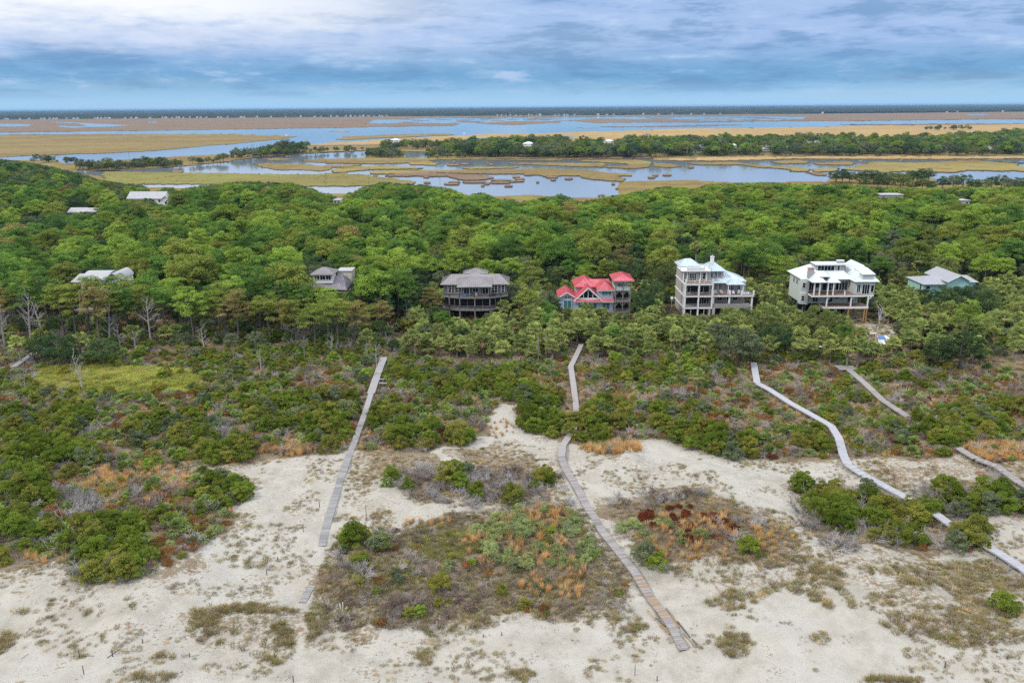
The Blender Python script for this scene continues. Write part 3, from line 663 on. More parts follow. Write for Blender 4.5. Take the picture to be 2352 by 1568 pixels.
for i, (x, mt, lab) in enumerate(((-3.2, 'blue_plastic', 'blue deck chair beside the left sliding door of the grey shingled house'), (-2.2, 'blue_plastic', 'blue deck chair nearer the middle of the shingled house deck'), (.4, 'cream', 'pale deck chair in the middle of the shingled house deck'))): seat(lab, 'chair', h, x, -.9, D2, mt)
e = link('covered_grill', None, loc=(h.location.x+5, h.location.y-.6, h.location.z+D2)); tag(e, 'black covered grill on the right of the shingled house deck', 'grill')
part(MB().box(-.9, .9, -.3, .3, .02, .95), 'cabinet', 'black', e); part(MB().tube([(-.8, 0, 1.0), (.8, 0, 1.0)], [.3, .3], 8), 'hood', 'black', e)

# ---- red roofed house with a viewing tower
h = house('red_roofed_house', 'pale blue house with bright red metal roofs and a large triangular gable window', 1350, 722); H4 = h
foot(h, -9.5, 13, -2, 16); KEEP.append((1284, 1400, 634, 705, h.location.y)); KEEP.append((1400, 1450, 620, 714, h.location.y))
part(MB().box(-3.9, 7.2, .3, 9, .8, 4.3), 'wall', 'blue_siding', h)
part(MB().box(2.9, 7.2, .6, 8, 4.3, 7.15), 'upper_wall', 'blue_siding', h)
part(MB().box(-8.1, -3.9, 1.2, 9, 1.0, 5.0), 'wing_wall', 'blue_siding', h)
w_ = MB(); gable_wall(w_, -8.1, -3.9, 1.2, 5.0, 1.35); part(w_, 'wing_gable', 'blue_siding', h)
part(MB().box(-3.1, 2.7, 5.2, 11, 4.3, 7.0), 'rear_wall', 'grey_siding', h)
w_ = MB(); gable_wall(w_, -3.75, 3.75, .0, 4.35, 3.25); part(w_, 'gable_wall', 'white', h)
# the glazed triangle: four panes between white bars
for nm, pts in (('a', [(-2.85, .95), (-1.45, .95), (-1.45, 2.1)]), ('b', [(-1.2, .95), (-.12, .95), (-.12, 3.2), (-1.2, 2.3)]), ('c', [(.12, .95), (1.2, .95), (1.2, 2.3), (.12, 3.2)]), ('d', [(1.45, .95), (2.85, .95), (1.45, 2.1)])):
    b = MB(); P = [(x, -.06, 4.0+z) for x, z in pts]; b.poly(P); n0 = len(b.v); b.v += [(x, .0, z) for x, _, z in P]; b.f.append(tuple(range(2*n0-1, n0-1, -1)))
    for i in range(n0): b.f.append((i, n0+i, n0+(i+1) % n0, (i+1) % n0))
    part(b, 'gable_pane', 'glass', h)
# roof pieces
roof(h, [[(-4.2, 9.0, 4.1), (-4.2, -.5, 4.1), (0, -.5, 7.95), (0, 9.0, 7.95)], [(4.2, -.5, 4.1), (4.2, 9.0, 4.1), (0, 9.0, 7.95), (0, -.5, 7.95)]], 'roof_red', name='gable_roof')
part(MB().beam((-4.15, -.52, 4.0), (0, -.52, 7.83), .06, .3).beam((4.15, -.52, 4.0), (0, -.52, 7.83), .06, .3), 'gable_trim', 'white', h)
roof(h, [[(-8.6, 10, 4.8), (-8.6, .7, 4.8), (-6, .7, 6.35), (-6, 10, 6.35)], [(-3.4, .7, 4.8), (-3.4, 10, 4.8), (-6, 10, 6.35), (-6, .7, 6.35)]], 'roof_red', name='wing_roof')
part(MB().beam((-8.55, .68, 4.72), (-6, .68, 6.24), .06, .26).beam((-3.45, .68, 4.72), (-6, .68, 6.24), .06, .26), 'wing_trim', 'white', h)
roof(h, hip_faces(2.5, 7.6, .1, 9.5, 7.15, 1.75, 'y', 2.55), 'roof_red', name='hip_roof')
roof(h, hip_faces(-3.6, 3.0, 4.7, 15, 7.0, 2.1, 'y', 3.3), 'roof_red', name='rear_roof')
roof(h, [[(1.0, 5.2, 7.1), (7.4, 5.2, 7.1), (6.8, 8.2, 8.6), (1.0, 8.2, 8.6)], [(7.4, 11.2, 7.1), (1.0, 11.2, 7.1), (1.0, 8.2, 8.6), (6.8, 8.2, 8.6)]], 'roof_red', name='link_roof')
part(MB().slab([(-4.1, -.9, 4.02), (4.0, -.9, 4.02), (4.0, .3, 4.42), (-4.1, .3, 4.42)], .14).slab([(4.0, -.5, 4.02), (7.4, -.5, 4.02), (7.4, .6, 4.5), (4.0, .6, 4.5)], .14), 'eave_roof', 'roof_red', h)
part(MB().box(-4.1, 7.3, -.85, -.75, 3.7, 3.87), 'fascia', 'white', h)
part(MB().box(2.45, 7.65, .0, .08, 6.85, 7.0), 'fascia', 'white', h)
for x, wd, n in ((-2.7, 2.3, 2), (.15, 2.4, 2)): window(h, x, 1.2, wd, 2.2, .25, nx=n, glass='glass_teal')
window(h, 4.1, 1.2, 2.2, 2.4, .25, nx=2, glass='glass_teal')
window(h, -6.9, 1.6, 2.2, 2.3, 1.15, nx=2, glass='glass_teal'); window(h, -6.7, 4.45, 1.9, .7, 1.12, nx=2, glass='glass_teal')
window(h, 4.0, 5.5, 2.6, 1.1, .55, nx=3, glass='glass_teal')
part(MB().box(-9.0, 7.3, -1.6, .28, .75, .98), 'deck', 'wood', h); part(MB().box(-9.0, -3.95, -1.6, 1.1, .98, 1.2), 'deck_step', 'wood', h)
rail(h, [(-9, -1.55, 1.2), (-4, -1.55, 1.2), (-3.8, -1.55, .98), (7.2, -1.55, .98)], .95, 'deck_grey', .25)
for x in (-8.5, -5, -1, 3, 7): part(MB().box(x-.12, x+.12, -1.4, -1.15, -2, .75), 'stilt', 'wood', h)
# tower: three open storeys, arched braces
tx0, tx1, ty0, ty1 = 7.55, 12.1, -.6, 7.4
for z, nm in ((.75, 'tower_deck'), (3.95, 'tower_deck'), (7.15, 'tower_deck')):
    part(MB().box(tx0, tx1, ty0, ty1, z-.32, z), nm, 'wood', h)
for x in (tx0+.14, (tx0+tx1)/2, tx1-.14):
    for y in (ty0+.14, ty1-.14):
        if x == (tx0+tx1)/2 and y > 3: continue
        part(MB().box(x-.13, x+.13, y-.13, y+.13, -2, 10.05), 'tower_post', 'wood', h)
for zt in (3.63, 6.83):
    for xa, xb in ((tx0+.27, (tx0+tx1)/2-.13), ((tx0+tx1)/2+.13, tx1-.27)):
        for p, q in (((xa, zt-.95), (xa+.75, zt-.06)), ((xb, zt-.95), (xb-.75, zt-.06))):
            part(MB().beam((p[0], ty0+.14, p[1]), (q[0], ty0+.14, q[1]), .1, .17), 'brace', 'wood', h)
for z in (.75, 3.95): rail(h, [(tx0+.3, ty0+.12, z), (tx1-.3, ty0+.12, z)], 1.0, 'wood', .2)
part(MB().box(tx0+.3, tx1-.3, ty0+.1, ty0+.16, 7.16, 8.2), 'parapet', 'pale_siding', h); part(MB().box(tx0+.02, tx0+.1, ty0+.3, ty1, 7.16, 8.2).box(tx0+.3, tx1-.3, ty1-.3, ty1-.2, 7.16, 9.6), 'parapet', 'pale_siding', h)
part(MB().box(tx0+.3, tx1-.3, 2.2, 2.3, .76, 3.6).box(tx0+.3, tx1-.3, 2.2, 2.3, 3.96, 6.8), 'screen', 'dark', h)
roof(h, hip_faces(tx0-.75, tx1+.75, ty0-.8, ty1+.8, 10.05, 1.35, 'y', 2.9), 'roof_red', name='tower_roof')
part(MB().box(tx0-.6, tx1+.6, ty0-.72, ty0-.64, 9.72, 9.89), 'fascia', 'pale_siding', h)

# ---- white four storey house
h = house('white_house', 'tall four-storey white and taupe house with screened porches and roof terrace', 1602, 726); H5 = h
foot(h, -7.5, 17, -3, 17); KEEP.append((1550, 1655, 605, 720, h.location.y)); KEEP.append((1655, 1722, 605, 702, h.location.y))
F1, F2, F3, F4 = 2.6, 5.95, 9.35, 12.6
part(MB().box(-3.9, 3.9, 3.3, 13, -2, F4-.1), 'wall', 'grey_siding', h)
part(MB().box(3.9, 14.4, 4.6, 14, F1, F3-.4), 'wing_wall', 'grey_siding', h)
part(MB().box(3.95, 8.0, 5.4, 12, F3-.4, F4-.6), 'upper_wall', 'grey_siding', h)
part(MB().box(3.0, 4.8, -.2, 2.4, -2, F1-.35), 'pier', 'concrete', h)
# side wall openings and porch frames
for z0, z1 in ((-2, F1), (F1, F2), (F2, F3)):
    for x in (-3.85, -.05, 3.75): part(MB().box(x-.2, x+.2, -.2, .2, max(z0, -2)+.002, z1-.42), 'porch_post', 'white', h)
    for y in (1.3, 2.4, 3.5, 4.7): part(MB().box(-4.05, -3.75, y-.1, y+.1, max(z0, -2)+.002, z1-.42), 'porch_post', 'white', h)
    part(MB().box(-3.6, 3.5, 2.9, 3.1, z0+.05, z1-.45), 'screen', 'dark', h)
    part(MB().box(-3.98, -3.905, 3.2, 4.8, z0+.25, z1-.5), 'side_screen', 'dark', h)
for z in (F1, F2, F3):
    part(MB().box(-4.1, 4.0, -.25, 3.3, z-.40, z-.06), 'floor_band', 'white', h); part(MB().box(-4.12, -3.905, 3.3, 13, z-.40, z-.06), 'side_band', 'white', h)
    part(MB().box(-3.9, 3.9, -.12, 3.25, z-.055, z), 'porch_floor', 'deck_wood' if z > F1+1 else 'deck_grey', h)
for z in (F1, F2): rail(h, [(-3.6, 0, z), (-.3, 0, z)], .95, 'deck_grey', .2); rail(h, [(.2, 0, z), (3.5, 0, z)], .95, 'deck_grey', .2)
for x in (-2.0, 1.7): part(MB().box(x-.05, x+.05, -.1, 0, -2, F1-.4), 'screen_post', 'white', h)
for a, b in ((-3.7, -.2), (.1, 3.6)): window(h, a+.3, F2+.2, 1.5, 2.2, 2.88, nx=2, depth=.02)
window(h, 1.6, F1+.2, 1.3, 2.1, 2.88, nx=2, depth=.02)
# third-floor terrace and bay, roof terrace
rail(h, [(-3.9, -.05, F3), (3.9, -.05, F3)], .95, 'white', 0, name='terrace_railing')
for x in (-3.8, 0, 3.8): part(MB().box(x-.17, x+.17, -.2, .12, F3+.01, F3+1.25), 'terrace_pillar', 'white', h)
for x, n, z, wd, ht in ((-2.2, 2, F3+.15, 1.9, 2.1), ): window(h, x, z, wd, ht, 3.22, nx=4, nz=3)
window(h, -3.7, F3+.8, .8, 1.5, 3.22, nx=2, nz=3); window(h, 1.6, F3+.7, .7, 1.7, 3.22, nz=2)
for x in (-3.9, -2.9, .9, 2.6): part(MB().box(x-.12, x+.12, 2.9, 3.2, F3+.01, F4-.3), 'bay_post', 'white', h)
for y in (4.4, 6.0): window(h, y, F3+.8, .7, 1.6, -3.9, side=True, nz=2, depth=-.02)
part(MB().box(-4.6, 3.6, 2.4, 9, F4-.3, F4), 'roof_deck', 'white', h)
tr = [(-4.4, 8.5, F4), (-4.4, 4.6, F4), (-3.0, 2.7, F4), (1.8, 2.7, F4), (3.3, 4.6, F4)]
rail(h, tr, 1.0, 'white', 0, name='roof_railing')
part(MB().box(-3.0, 1.8, 2.55, 2.63, F4+.02, F4+.85), 'parapet', 'white', h)
for x, y, z in tr[1:]: part(MB().box(x-.16, x+.16, y-.16, y+.16, z, z+1.3), 'roof_pillar', 'white', h)
roof(h, hip_faces(-4.4, 2.0, 7.6, 14.5, F4+.3, 1.6, 'x', 2.4), 'roof_silver', name='tower_roof')
for x, n in ((4.4, 1), (5.4, 1), (6.5, 1)): window(h, x, F3+.75, .75, 1.7, 5.35, nx=2, nz=3)
roof(h, hip_faces(3.3, 8.6, 4.6, 13.5, F4-.6, 1.9, 'y', 2.6), 'roof_silver', name='middle_roof')
roof(h, [[(3.9, 3.4, F3-.5), (11.4, 3.4, F3-.5), (9.6, 9, F3+2.0), (3.9, 9, F3+2.0)], [(11.4, 3.4, F3-.5), (14.9, 5.6, F3-.5), (14.9, 13.6, F3-.5), (9.6, 9, F3+2.0)], [(14.9, 14.6, F3-.5), (3.9, 14.6, F3-.5), (3.9, 9, F3+2.0), (9.6, 9, F3+2.0)]], 'roof_silver', name='wing_roof')
roof(h, hip_faces(8.2, 13.2, 1.3, 5.4, F3-.55, 1.25, 'x', 2.0), 'roof_silver', name='porch_roof')
posts(h, (8.6, 12.8), 1.6, F2+.01, F3-.8, .22, 'white', 'porch_pillar')
part(MB().box(5.2, 6.1, 9.6, 10.4, F4, F4+2.5).box(5.1, 6.2, 9.5, 10.5, F4+2.5, F4+2.65), 'chimney', 'white', h)
part(MB().box(5.5, 5.8, 9.85, 10.15, F4+2.65, F4+3.1), 'chimney_cap', 'grey_siding', h)
for x in (4.3, 5.5, 6.7): window(h, x, F2+.7, .8, 1.9, 4.55, nx=2, nz=3)
for x in (9.0, 10.1, 12.0): window(h, x, F2+.6, .85, 1.9, 4.55, nx=2, nz=2)
for x in (4.4, 6.6, 9.2, 11.0): window(h, x, F1+.9, 1.2, 1.4, 4.55, nx=2)
# decks of the wing
part(MB().box(4.05, 15.6, .2, 4.6, F2-.06, F2), 'deck', 'deck_wood', h); part(MB().box(4.05, 15.65, .1, .3, F2-.42, F2-.062), 'deck_fascia', 'white', h)
part(MB().box(4.05, 15.6, .3, 4.6, F1-.3, F1), 'lower_deck', 'deck_grey', h); part(MB().box(4.05, 14.5, .15, .28, F1-.35, F1+.95), 'lower_parapet', 'deck_grey', h)
rail(h, [(4.1, .25, F2), (15.5, .25, F2), (15.5, 4.4, F2)], .95, 'deck_grey', 0, name='deck_railing')
for x in (4.15, 8.8, 12.1, 15.45): part(MB().box(x-.2, x+.2, .03, .42, F2+.01, F2+1.25), 'deck_pillar', 'white', h)
for x in (4.3, 8.8, 15.2): part(MB().box(x-.22, x+.22, .32, .7, -2, F2-.43), 'deck_post', 'white', h)
part(MB().slab([(6.6, .5, 1.9), (7.3, .5, 1.9), (10.5, .5, .2), (9.8, .5, .2)], .25), 'stair_stringer', 'white', h)
e = link('hot_tub', None, loc=(h.location.x+13.6, h.location.y+2.0, h.location.z+F2)); tag(e, 'square white hot tub with turquoise water on the corner deck', 'hot tub')
part(MB().box(-1.0, 1.0, -.7, .7, .01, .5), 'tub', 'white', e); part(MB().box(-.85, .85, -.55, .55, .5, .56), 'water', 'cyan', e)
e = link('patio_table', None, loc=(h.location.x+10.5, h.location.y+2.2, h.location.z+F2)); tag(e, 'patio table with a blue top under the corner porch roof', 'table')
part(MB().box(-.9, .9, -.5, .5, .74, .80), 'tabletop', 'blue_plastic', e); part(MB().box(-.1, .1, -.1, .1, 0, .74), 'pedestal', 'white', e)
for i, (x, y, lb) in enumerate(((9.2, 2.0, 'white patio chair left of the blue patio table'), (10.1, 1.3, 'white patio chair in front of the blue patio table'), (11.8, 2.0, 'white patio chair right of the blue patio table'))): seat(lb, 'chair', h, x, y, F2, 'white', sc=.95, name='patio_chair')
for x, lb in ((5.3, 'dark sun lounger near the porch on the white house deck'), (6.9, 'dark sun lounger nearer the deck middle of the white house')):
    e = link('sun_lounger', None, loc=(h.location.x+x, h.location.y+1.8, h.location.z+F2)); tag(e, lb, 'sun lounger')
    part(MB().box(-.35, .35, -1, .3, .3, .38), 'seat', 'deck_grey', e); part(MB().slab([(-.35, .3, .38), (.35, .3, .38), (.35, .8, .95), (-.35, .8, .95)], .08), 'backrest', 'deck_grey', e)
    for a in (-.3, .3):
        for b in (-.9, .2): part(MB().box(a-.03, a+.03, b-.03, b+.03, 0, .3), 'leg', 'deck_grey', e)
e = link('satellite_dish', None, loc=(h.location.x-6.3, h.location.y+6, h.location.z+3.6)); tag(e, 'white satellite dish on a pole beside the white house', 'satellite dish')
part(MB().tube([(0, 0, -4.5), (0, 0, 0)], [.05, .05]), 'pole', 'white', e); part(MB().tube([(0, .05, .3), (0, -.1, .35), (0, -.16, .37)], [.1, .38, .46], 12), 'dish', 'white', e)

# ---- white roofed house under construction
h = house('unfinished_house', 'large pale house with a white metal roof on tall stilts, still under construction', 1916, 741); H6 = h
foot(h, -9.5, 12.5, -3, 18); KEEP.append((1826, 2006, 612, 706, h.location.y)); KEEP.append((1955, 2000, 700, 748, h.location.y))
L1, L2, EV = 4.5, 7.75, 11.45
part(MB().box(-3.3, 8.9, 0, 4.2, L1-.55, L1-.06), 'lower_deck_fascia', 'white', h); part(MB().box(-3.2, 8.8, .1, 4.2, L1-.055, L1), 'lower_deck', 'deck_wood', h)
part(MB().box(-7.0, 7.6, -.2, 5.0, L2-.45, L2-.06), 'upper_deck_fascia', 'white', h); part(MB().box(-6.9, 7.5, -.1, 5.0, L2-.055, L2), 'upper_deck', 'deck_wood', h)
part(MB().box(-6.8, 7.6, 4.2, 14, L1, L2-.45), 'lower_wall', 'pale_siding', h)
part(MB().box(-6.9, 5.0, 5.0, 15, L2-.05, EV), 'wall', 'pale_siding', h)
part(MB().box(5.0, 10.2, .9, 13, L2-.3, EV), 'wing_wall', 'pale_siding', h); part(MB().box(5.0, 10.3, .8, 1.2, L2-.6, L2-.31), 'wing_band', 'white', h)
part(MB().box(-8.0, -6.9, 4.0, 15, L1, EV), 'side_wall', 'pale_siding', h)
part(MB().box(-8.9, -7.5, 2.9, 4.6, L1+.1, EV-.3), 'bay', 'pale_siding', h); part(MB().box(-8.98, -7.5, 2.8, 2.95, L2-.3, L2+.3), 'bay_band', 'white', h)
part(MB().box(-7.5, -6.95, 2.6, 4.0, L1, EV), 'corner_wall', 'grey_siding', h)
for x in (-6.4, -4.9, -2.7, -1.2, 2.0): part(MB().box(x-.14, x+.14, -.05, .25, L2+.005, EV if x < 0 else L2+1.1), 'upper_post', 'white', h)
for x in (-2.6, 4.0, 8.6):
    part(MB().box(x-.15, x+.15, .05, .35, L1+.005, L2-.5), 'lower_post', 'white', h); part(MB().beam((x, .2, L2-1.5), (x+.9, .2, L2-.5), .12, .16), 'brace', 'white', h)
for x in (-2.6, 3.6, 8.0, 8.6): part(MB().box(x-.15, x+.15, .1, .42, -2, L1-.56), 'stilt', 'new_wood', h)
for x in (-7.4, -5, -1, 3, 7):
    for y in (4.5, 9, 14): part(MB().box(x-.15, x+.15, y-.15, y+.15, -2, L1-.01), 'stilt', 'wood', h)
part(MB().box(-7.6, 7, 10.5, 10.7, -1.5, L1-.02), 'painted_shade_panel', 'dark', h)  # near-black sheet put in as the shade below the lower floor
for x, wd, n in ((-6.0, 1.3, 2), (-2.4, 1.3, 1), (-.8, 3.0, 3)): window(h, x, L2+.25, wd, 2.3, 4.95, frame='white', nx=n, fr=.12)
window(h, -4.3, L2+1.0, 1.0, 1.9, 4.95, fr=.12); window(h, -.6, EV-.75, 2.6, .45, 4.95, nx=4, fr=.08)
window(h, 1.4, L2+.3, 3.2, 2.4, 4.95, nx=4, fr=.08)
for x, wd, z, ht, n in ((5.5, .9, L2+.6, 2.1, 2), (7.0, 1.9, L2+.1, 2.6, 3), (9.3, .8, L2+.6, 1.9, 1)): window(h, x, z, wd, ht, .85, nx=n, fr=.12)
window(h, 7.2, EV-.35, 1.9, 1.9, .62, nx=2, fr=.12)
for x, wd, z, ht in ((-1.4, 1.9, L1+.3, 1.9), (1.2, .9, L1+1.2, .9), (4.7, 1.6, L1+.3, 2.0), (-5, 1.5, L1+.4, 2)): window(h, x, z, wd, ht, 4.15, nx=2, fr=.08)
for z in (L2+1.5, L1+1.1): window(h, -8.65, z, .85, 1.35, 2.85, nz=2, fr=.1)
for y in (6, 8.5, 11):
    window(h, y, L2+1.2, .9, 1.4, -8.0, side=True, depth=-.02)
R = EV
roof(h, [[(-8.8, 3.6, R), (5.0, 3.6, R), (3.2, 10, R+3.0), (-4.6, 10, R+3.0)], [(10.0, 15.6, R), (-8.8, 15.6, R), (-4.6, 10, R+3.0), (5.0, 10, R+3.0)], [(-8.8, 15.6, R), (-8.8, 3.6, R), (-4.6, 10, R+3.0)]], 'roof_white', seam=0)
roof(h, hip_faces(4.4, 11.2, .1, 15.6, R-.02, 3.9, 'y', 3.6), 'roof_white', seam=0, name='wing_roof')
roof(h, hip_faces(-7.3, -3.4, -.5, 8.5, R+.02, 2.0, 'y', 2.6), 'roof_white', seam=0, name='porch_roof')
roof(h, hip_faces(-3.0, .5, -.3, 8.0, R-.1, 1.8, 'y', 2.4), 'roof_white', seam=0, name='porch_roof')
roof(h, [[(-4.9, .6, R+1.35), (-2.3, .6, R+1.35), (-2.3, 5.5, R+1.95), (-4.9, 5.5, R+1.95)]], 'roof_white', seam=0, name='dormer_roof')
part(MB().box(-4.8, -4.6, .8, 4, R-.1, R+1.2).box(-2.6, -2.4, .8, 4, R-.1, R+1.2), 'dormer_cheek', 'grey_siding', h)
part(MB().box(6.6, 9.6, .55, 6, R-.1, R+1.9), 'dormer_wall', 'pale_siding', h)
roof(h, [[(6.3, .3, R+1.95), (9.9, .3, R+1.95), (9.9, 6, R+2.75), (6.3, 6, R+2.75)]], 'roof_white', seam=0, name='dormer_roof')
part(MB().box(-3.6, 4.2, 7.2, 10.4, R+.4, R+3.3), 'clerestory_wall', 'grey_siding', h); window(h, -3.3, R+1.0, 4.6, 2.0, 7.15, nx=5, fr=.12, frame='white')
window(h, 2.2, R+.9, .6, 2.1, 7.15, fr=.1)
part(MB().box(-4.2, 4.8, 6.4, 11, R+3.3, R+3.5), 'clerestory_roof', 'roof_white', h); part(MB().box(-.2, 4.9, 4.2, 4.5, R-.3, R+.35), 'fascia', 'white', h)
roof(h, [[(-.2, 4.5, R+.35), (4.9, 4.5, R+.35), (4.9, 7.1, R+.6), (-.2, 7.1, R+.6)]], 'roof_white', seam=0, name='flat_roof')
for x, y, s in ((-6.6, 3.4, 1.5), (3.4, 8.6, 1.9)):
    c_ = part(MB().box(x-s/2, x+s/2, y-.5, y+.5, R+.4, R+3.1 if x < 0 else R+4.2), 'chimney', 'grey_siding', h)
    part(MB().box(x-s/2-.06, x+s/2+.06, y-.56, y+.56, R+3.1 if x < 0 else R+4.2, R+3.22 if x < 0 else R+4.32), 'chimney_cap', 'roof_red' if x < 0 else 'white', c_)
# lumber leaning under the deck: each board lies loose
rg = np.random.default_rng(21); LUM = []
for i in range(9):
    x = 3.0+rg.uniform(0, 4.6); y = 1.0+rg.uniform(0, 5); a = rg.uniform(-.5, -.1); L = rg.uniform(2.2, 4)
    gz0 = ground_z(h.location.x+x, h.location.y+y)-h.location.z
    b = part(MB().beam((-L/2*math.cos(a), -L/2*math.sin(a)-.6, .2), (L/2*math.cos(a), L/2*math.sin(a)-.6, .2+rg.uniform(.05, .9)), .25, .07), 'lumber', 'wood', None)
    b.location = (h.location.x+x, h.location.y+y, h.location.z+gz0); tag(b, 'loose board lying under the unfinished house', 'board', 'loose boards under the unfinished house'); LUM.append(b)

# ---- house with a windowed tower room behind pines
h = house('tower_room_house', 'grey roofed house with a windowed tower room rising above the pines', 744, 716); H2 = h
foot(h, -6, 10, -3, 14); KEEP.append((722, 812, 614, 658, h.location.y)); KEEP.append((790, 815, 640, 668, h.location.y))
part(MB().box(-4, 6.6, 1, 12, 1.5, 7.2), 'wall', 'grey_siding', h)
roof(h, [[(-4.6, -.5, 7.3), (7.2, -.5, 6.6), (5.0, 6, 9.6), (-3.2, 6, 9.6)], [(7.2, 12.6, 7.3), (-4.6, 12.6, 7.3), (-3.2, 6, 9.6), (5.0, 6, 9.6)], [(-4.6, 12.6, 7.3), (-4.6, -.5, 7.3), (-3.2, 6, 9.6)], [(7.2, -.5, 6.6), (7.2, 12.6, 7.3), (5.0, 6, 9.6)]], 'roof_plum')
part(MB().box(3.0, 7.2, 8, 13, 6.5, 10.4), 'rear_wall', 'cream', h); part(MB().box(2.8, 7.4, 7.8, 13.2, 10.4, 10.6), 'rear_roof', 'roof_pale', h)
part(MB().box(-2.75, 2.75, 1.6, 7, 8.2, 11.0), 'tower_wall', 'white', h)
for x in (-2.4, -.72, .96): window(h, x, 9.25, 1.42, 1.45, 1.55, nx=2, fr=.10)
roof(h, hip_faces(-3.5, 3.5, .9, 7.8, 11.0, 1.5, 'x', 3.0), 'roof_grey', name='tower_roof')
part(MB().box(-3.4, 3.4, .95, 1.05, 10.66, 10.83), 'fascia', 'white', h)
part(MB().box(6, 11, -1, 1, 2.5, 2.7), 'deck', 'wood', h); rail(h, [(6, -.95, 2.7), (11, -.95, 2.7)], 1.0)
part(MB().beam((5.0, .3, 2.8), (8, .9, 6.6), .2, .1), 'stair_rail', 'white', h)
# ---- house with a barrel roof, far left
h = house('curved_roof_house', 'pale house with a long curved grey roof behind rust-tinged pines', 228, 737); H1 = h
foot(h, -8, 9, -3, 14); KEEP.append((184, 297, 617, 632, h.location.y)); KEEP.append((200, 262, 694, 714, h.location.y))
part(MB().box(-5, 6.0, 3, 11, 5.5, 11.4), 'wall', 'white', h); part(MB().box(-7.3, -5, 4, 11, 5.5, 10.8), 'wing_wall', 'white', h)
mb = MB(); n = 12; prof = [(2.4+9.2*i/n, 11.3+1.7*math.sin(math.pi*i/n)**.8) for i in range(n+1)]
for i in range(n):
    (y0, z0), (y1, z1) = prof[i], prof[i+1]; mb.slab([(-4.6, y0, z0), (2.6, y0, z0), (2.6, y1, z1), (-4.6, y1, z1)], .2)
part(mb, 'barrel_roof', 'roof_pale', h)
mb = MB(); prof = [(2.6+3.6*i/n, 11.3+1.8*math.sin(math.pi*i/n)**.8) for i in range(n+1)]
for i in range(n):
    (x0, z0), (x1, z1) = prof[i], prof[i+1]; mb.slab([(x0, 2.2, z0), (x1, 2.2, z1), (x1, 11.4, z1), (x0, 11.4, z0)][::1], .2)
    mb.slab([(x0, 2.9, z0-.2), (x1, 2.9, z1-.2), (x1, 3.05, z1-.2), (x0, 3.05, z0-.2)], max(.1, min(z0, z1)-11.2))
part(mb, 'arched_roof', 'roof_pale', h)
roof(h, [[(-8, 3, 10.6), (-4.6, 3, 10.6), (-4.6, 7, 12.2), (-7.2, 7, 12.2)]], 'roof_pale', name='wing_roof')
for x in (-3.6, -1.4, .8, 3.6): window(h, x, 8.6, 1.3, 1.8, 2.95, nx=2)
part(MB().box(-6, 2.4, -1, 3, 3.1, 3.4), 'deck', 'wood', h); rail(h, [(-6, -.9, 3.4), (2.4, -.9, 3.4)], 1.1, 'wood', 0)
for x in (-5, -3, -1, 1.5): part(MB().box(x-.14, x+.14, -.8, -.5, -2, 3.1), 'stilt', 'wood', h)
part(MB().box(-5.5, 6, 3, 3.2, -1, 5.5), 'painted_shade_panel', 'dark', h)  # shade under the house drawn as an added dark sheet
# ---- teal house
h = house('teal_house', 'teal house with pale grey gabled roof half hidden by oaks', 2180, 700, dz=1.0); H7 = h
foot(h, -9, 9, -3, 16); KEEP.append((2106, 2215, 612, 652, h.location.y)); KEEP.append((2106, 2118, 650, 668, h.location.y))
part(MB().box(-7.6, -1.0, 1.5, 11, -3, 5.2), 'wing_wall', 'teal_siding', h); part(MB().box(-1, 5.2, .5, 13, -3, 6.2), 'wall', 'teal_siding', h)
w_ = MB(); gable_wall(w_, -1.0, 5.2, .5, 6.2, 1.6); part(w_, 'gable_wall', 'teal_siding', h)
roof(h, gable_faces(-1.7, 5.9, -.3, 13.6, 5.95, 2.0), 'roof_shingle', seam=0)
part(MB().beam((-1.65, -.32, 5.88), (2.1, -.32, 7.85), .06, .22).beam((5.85, -.32, 5.88), (2.1, -.32, 7.85), .06, .22), 'gable_trim', 'white', h)
roof(h, [[(-8.2, .6, 5.1), (-.9, .6, 5.1), (-.9, 6, 6.6), (-5.2, 6, 6.6)], [(-.9, 11.6, 5.1), (-8.2, 11.6, 5.1), (-5.2, 6, 6.6), (-.9, 6, 6.6)], [(-8.2, 11.6, 5.1), (-8.2, .6, 5.1), (-5.2, 6, 6.6)]], 'roof_shingle', seam=0, name='wing_roof')
part(MB().box(5.2, 8.6, 3, 9, -3, 5.4), 'porch_wall', 'teal_siding', h); roof(h, [[(5.0, 2.4, 5.3), (9.2, 2.4, 5.3), (9.2, 9.5, 6.0), (5.0, 9.5, 6.0)]], 'roof_shingle', seam=0, name='porch_roof')
part(MB().box(-1.6, 7.2, -2.6, .5, 3.3, 3.6), 'deck', 'wood', h); rail(h, [(-1.6, .4, 3.6), (.4, -2.4, 3.6), (5.4, -2.4, 3.6), (7.0, .4, 3.6)], 1.1, 'wood', .25)
window(h, 2.6, 3.0, .9, 1.8, -7.6, side=True, depth=-.02); window(h, -6.8, 2.4, 1.1, 2.0, 1.45, nz=2)
part(MB().tube([(-4.2, 4, 6.0), (-4.2, 4, 7.2)], [.07, .07]), 'vent_pipe', 'white', h)

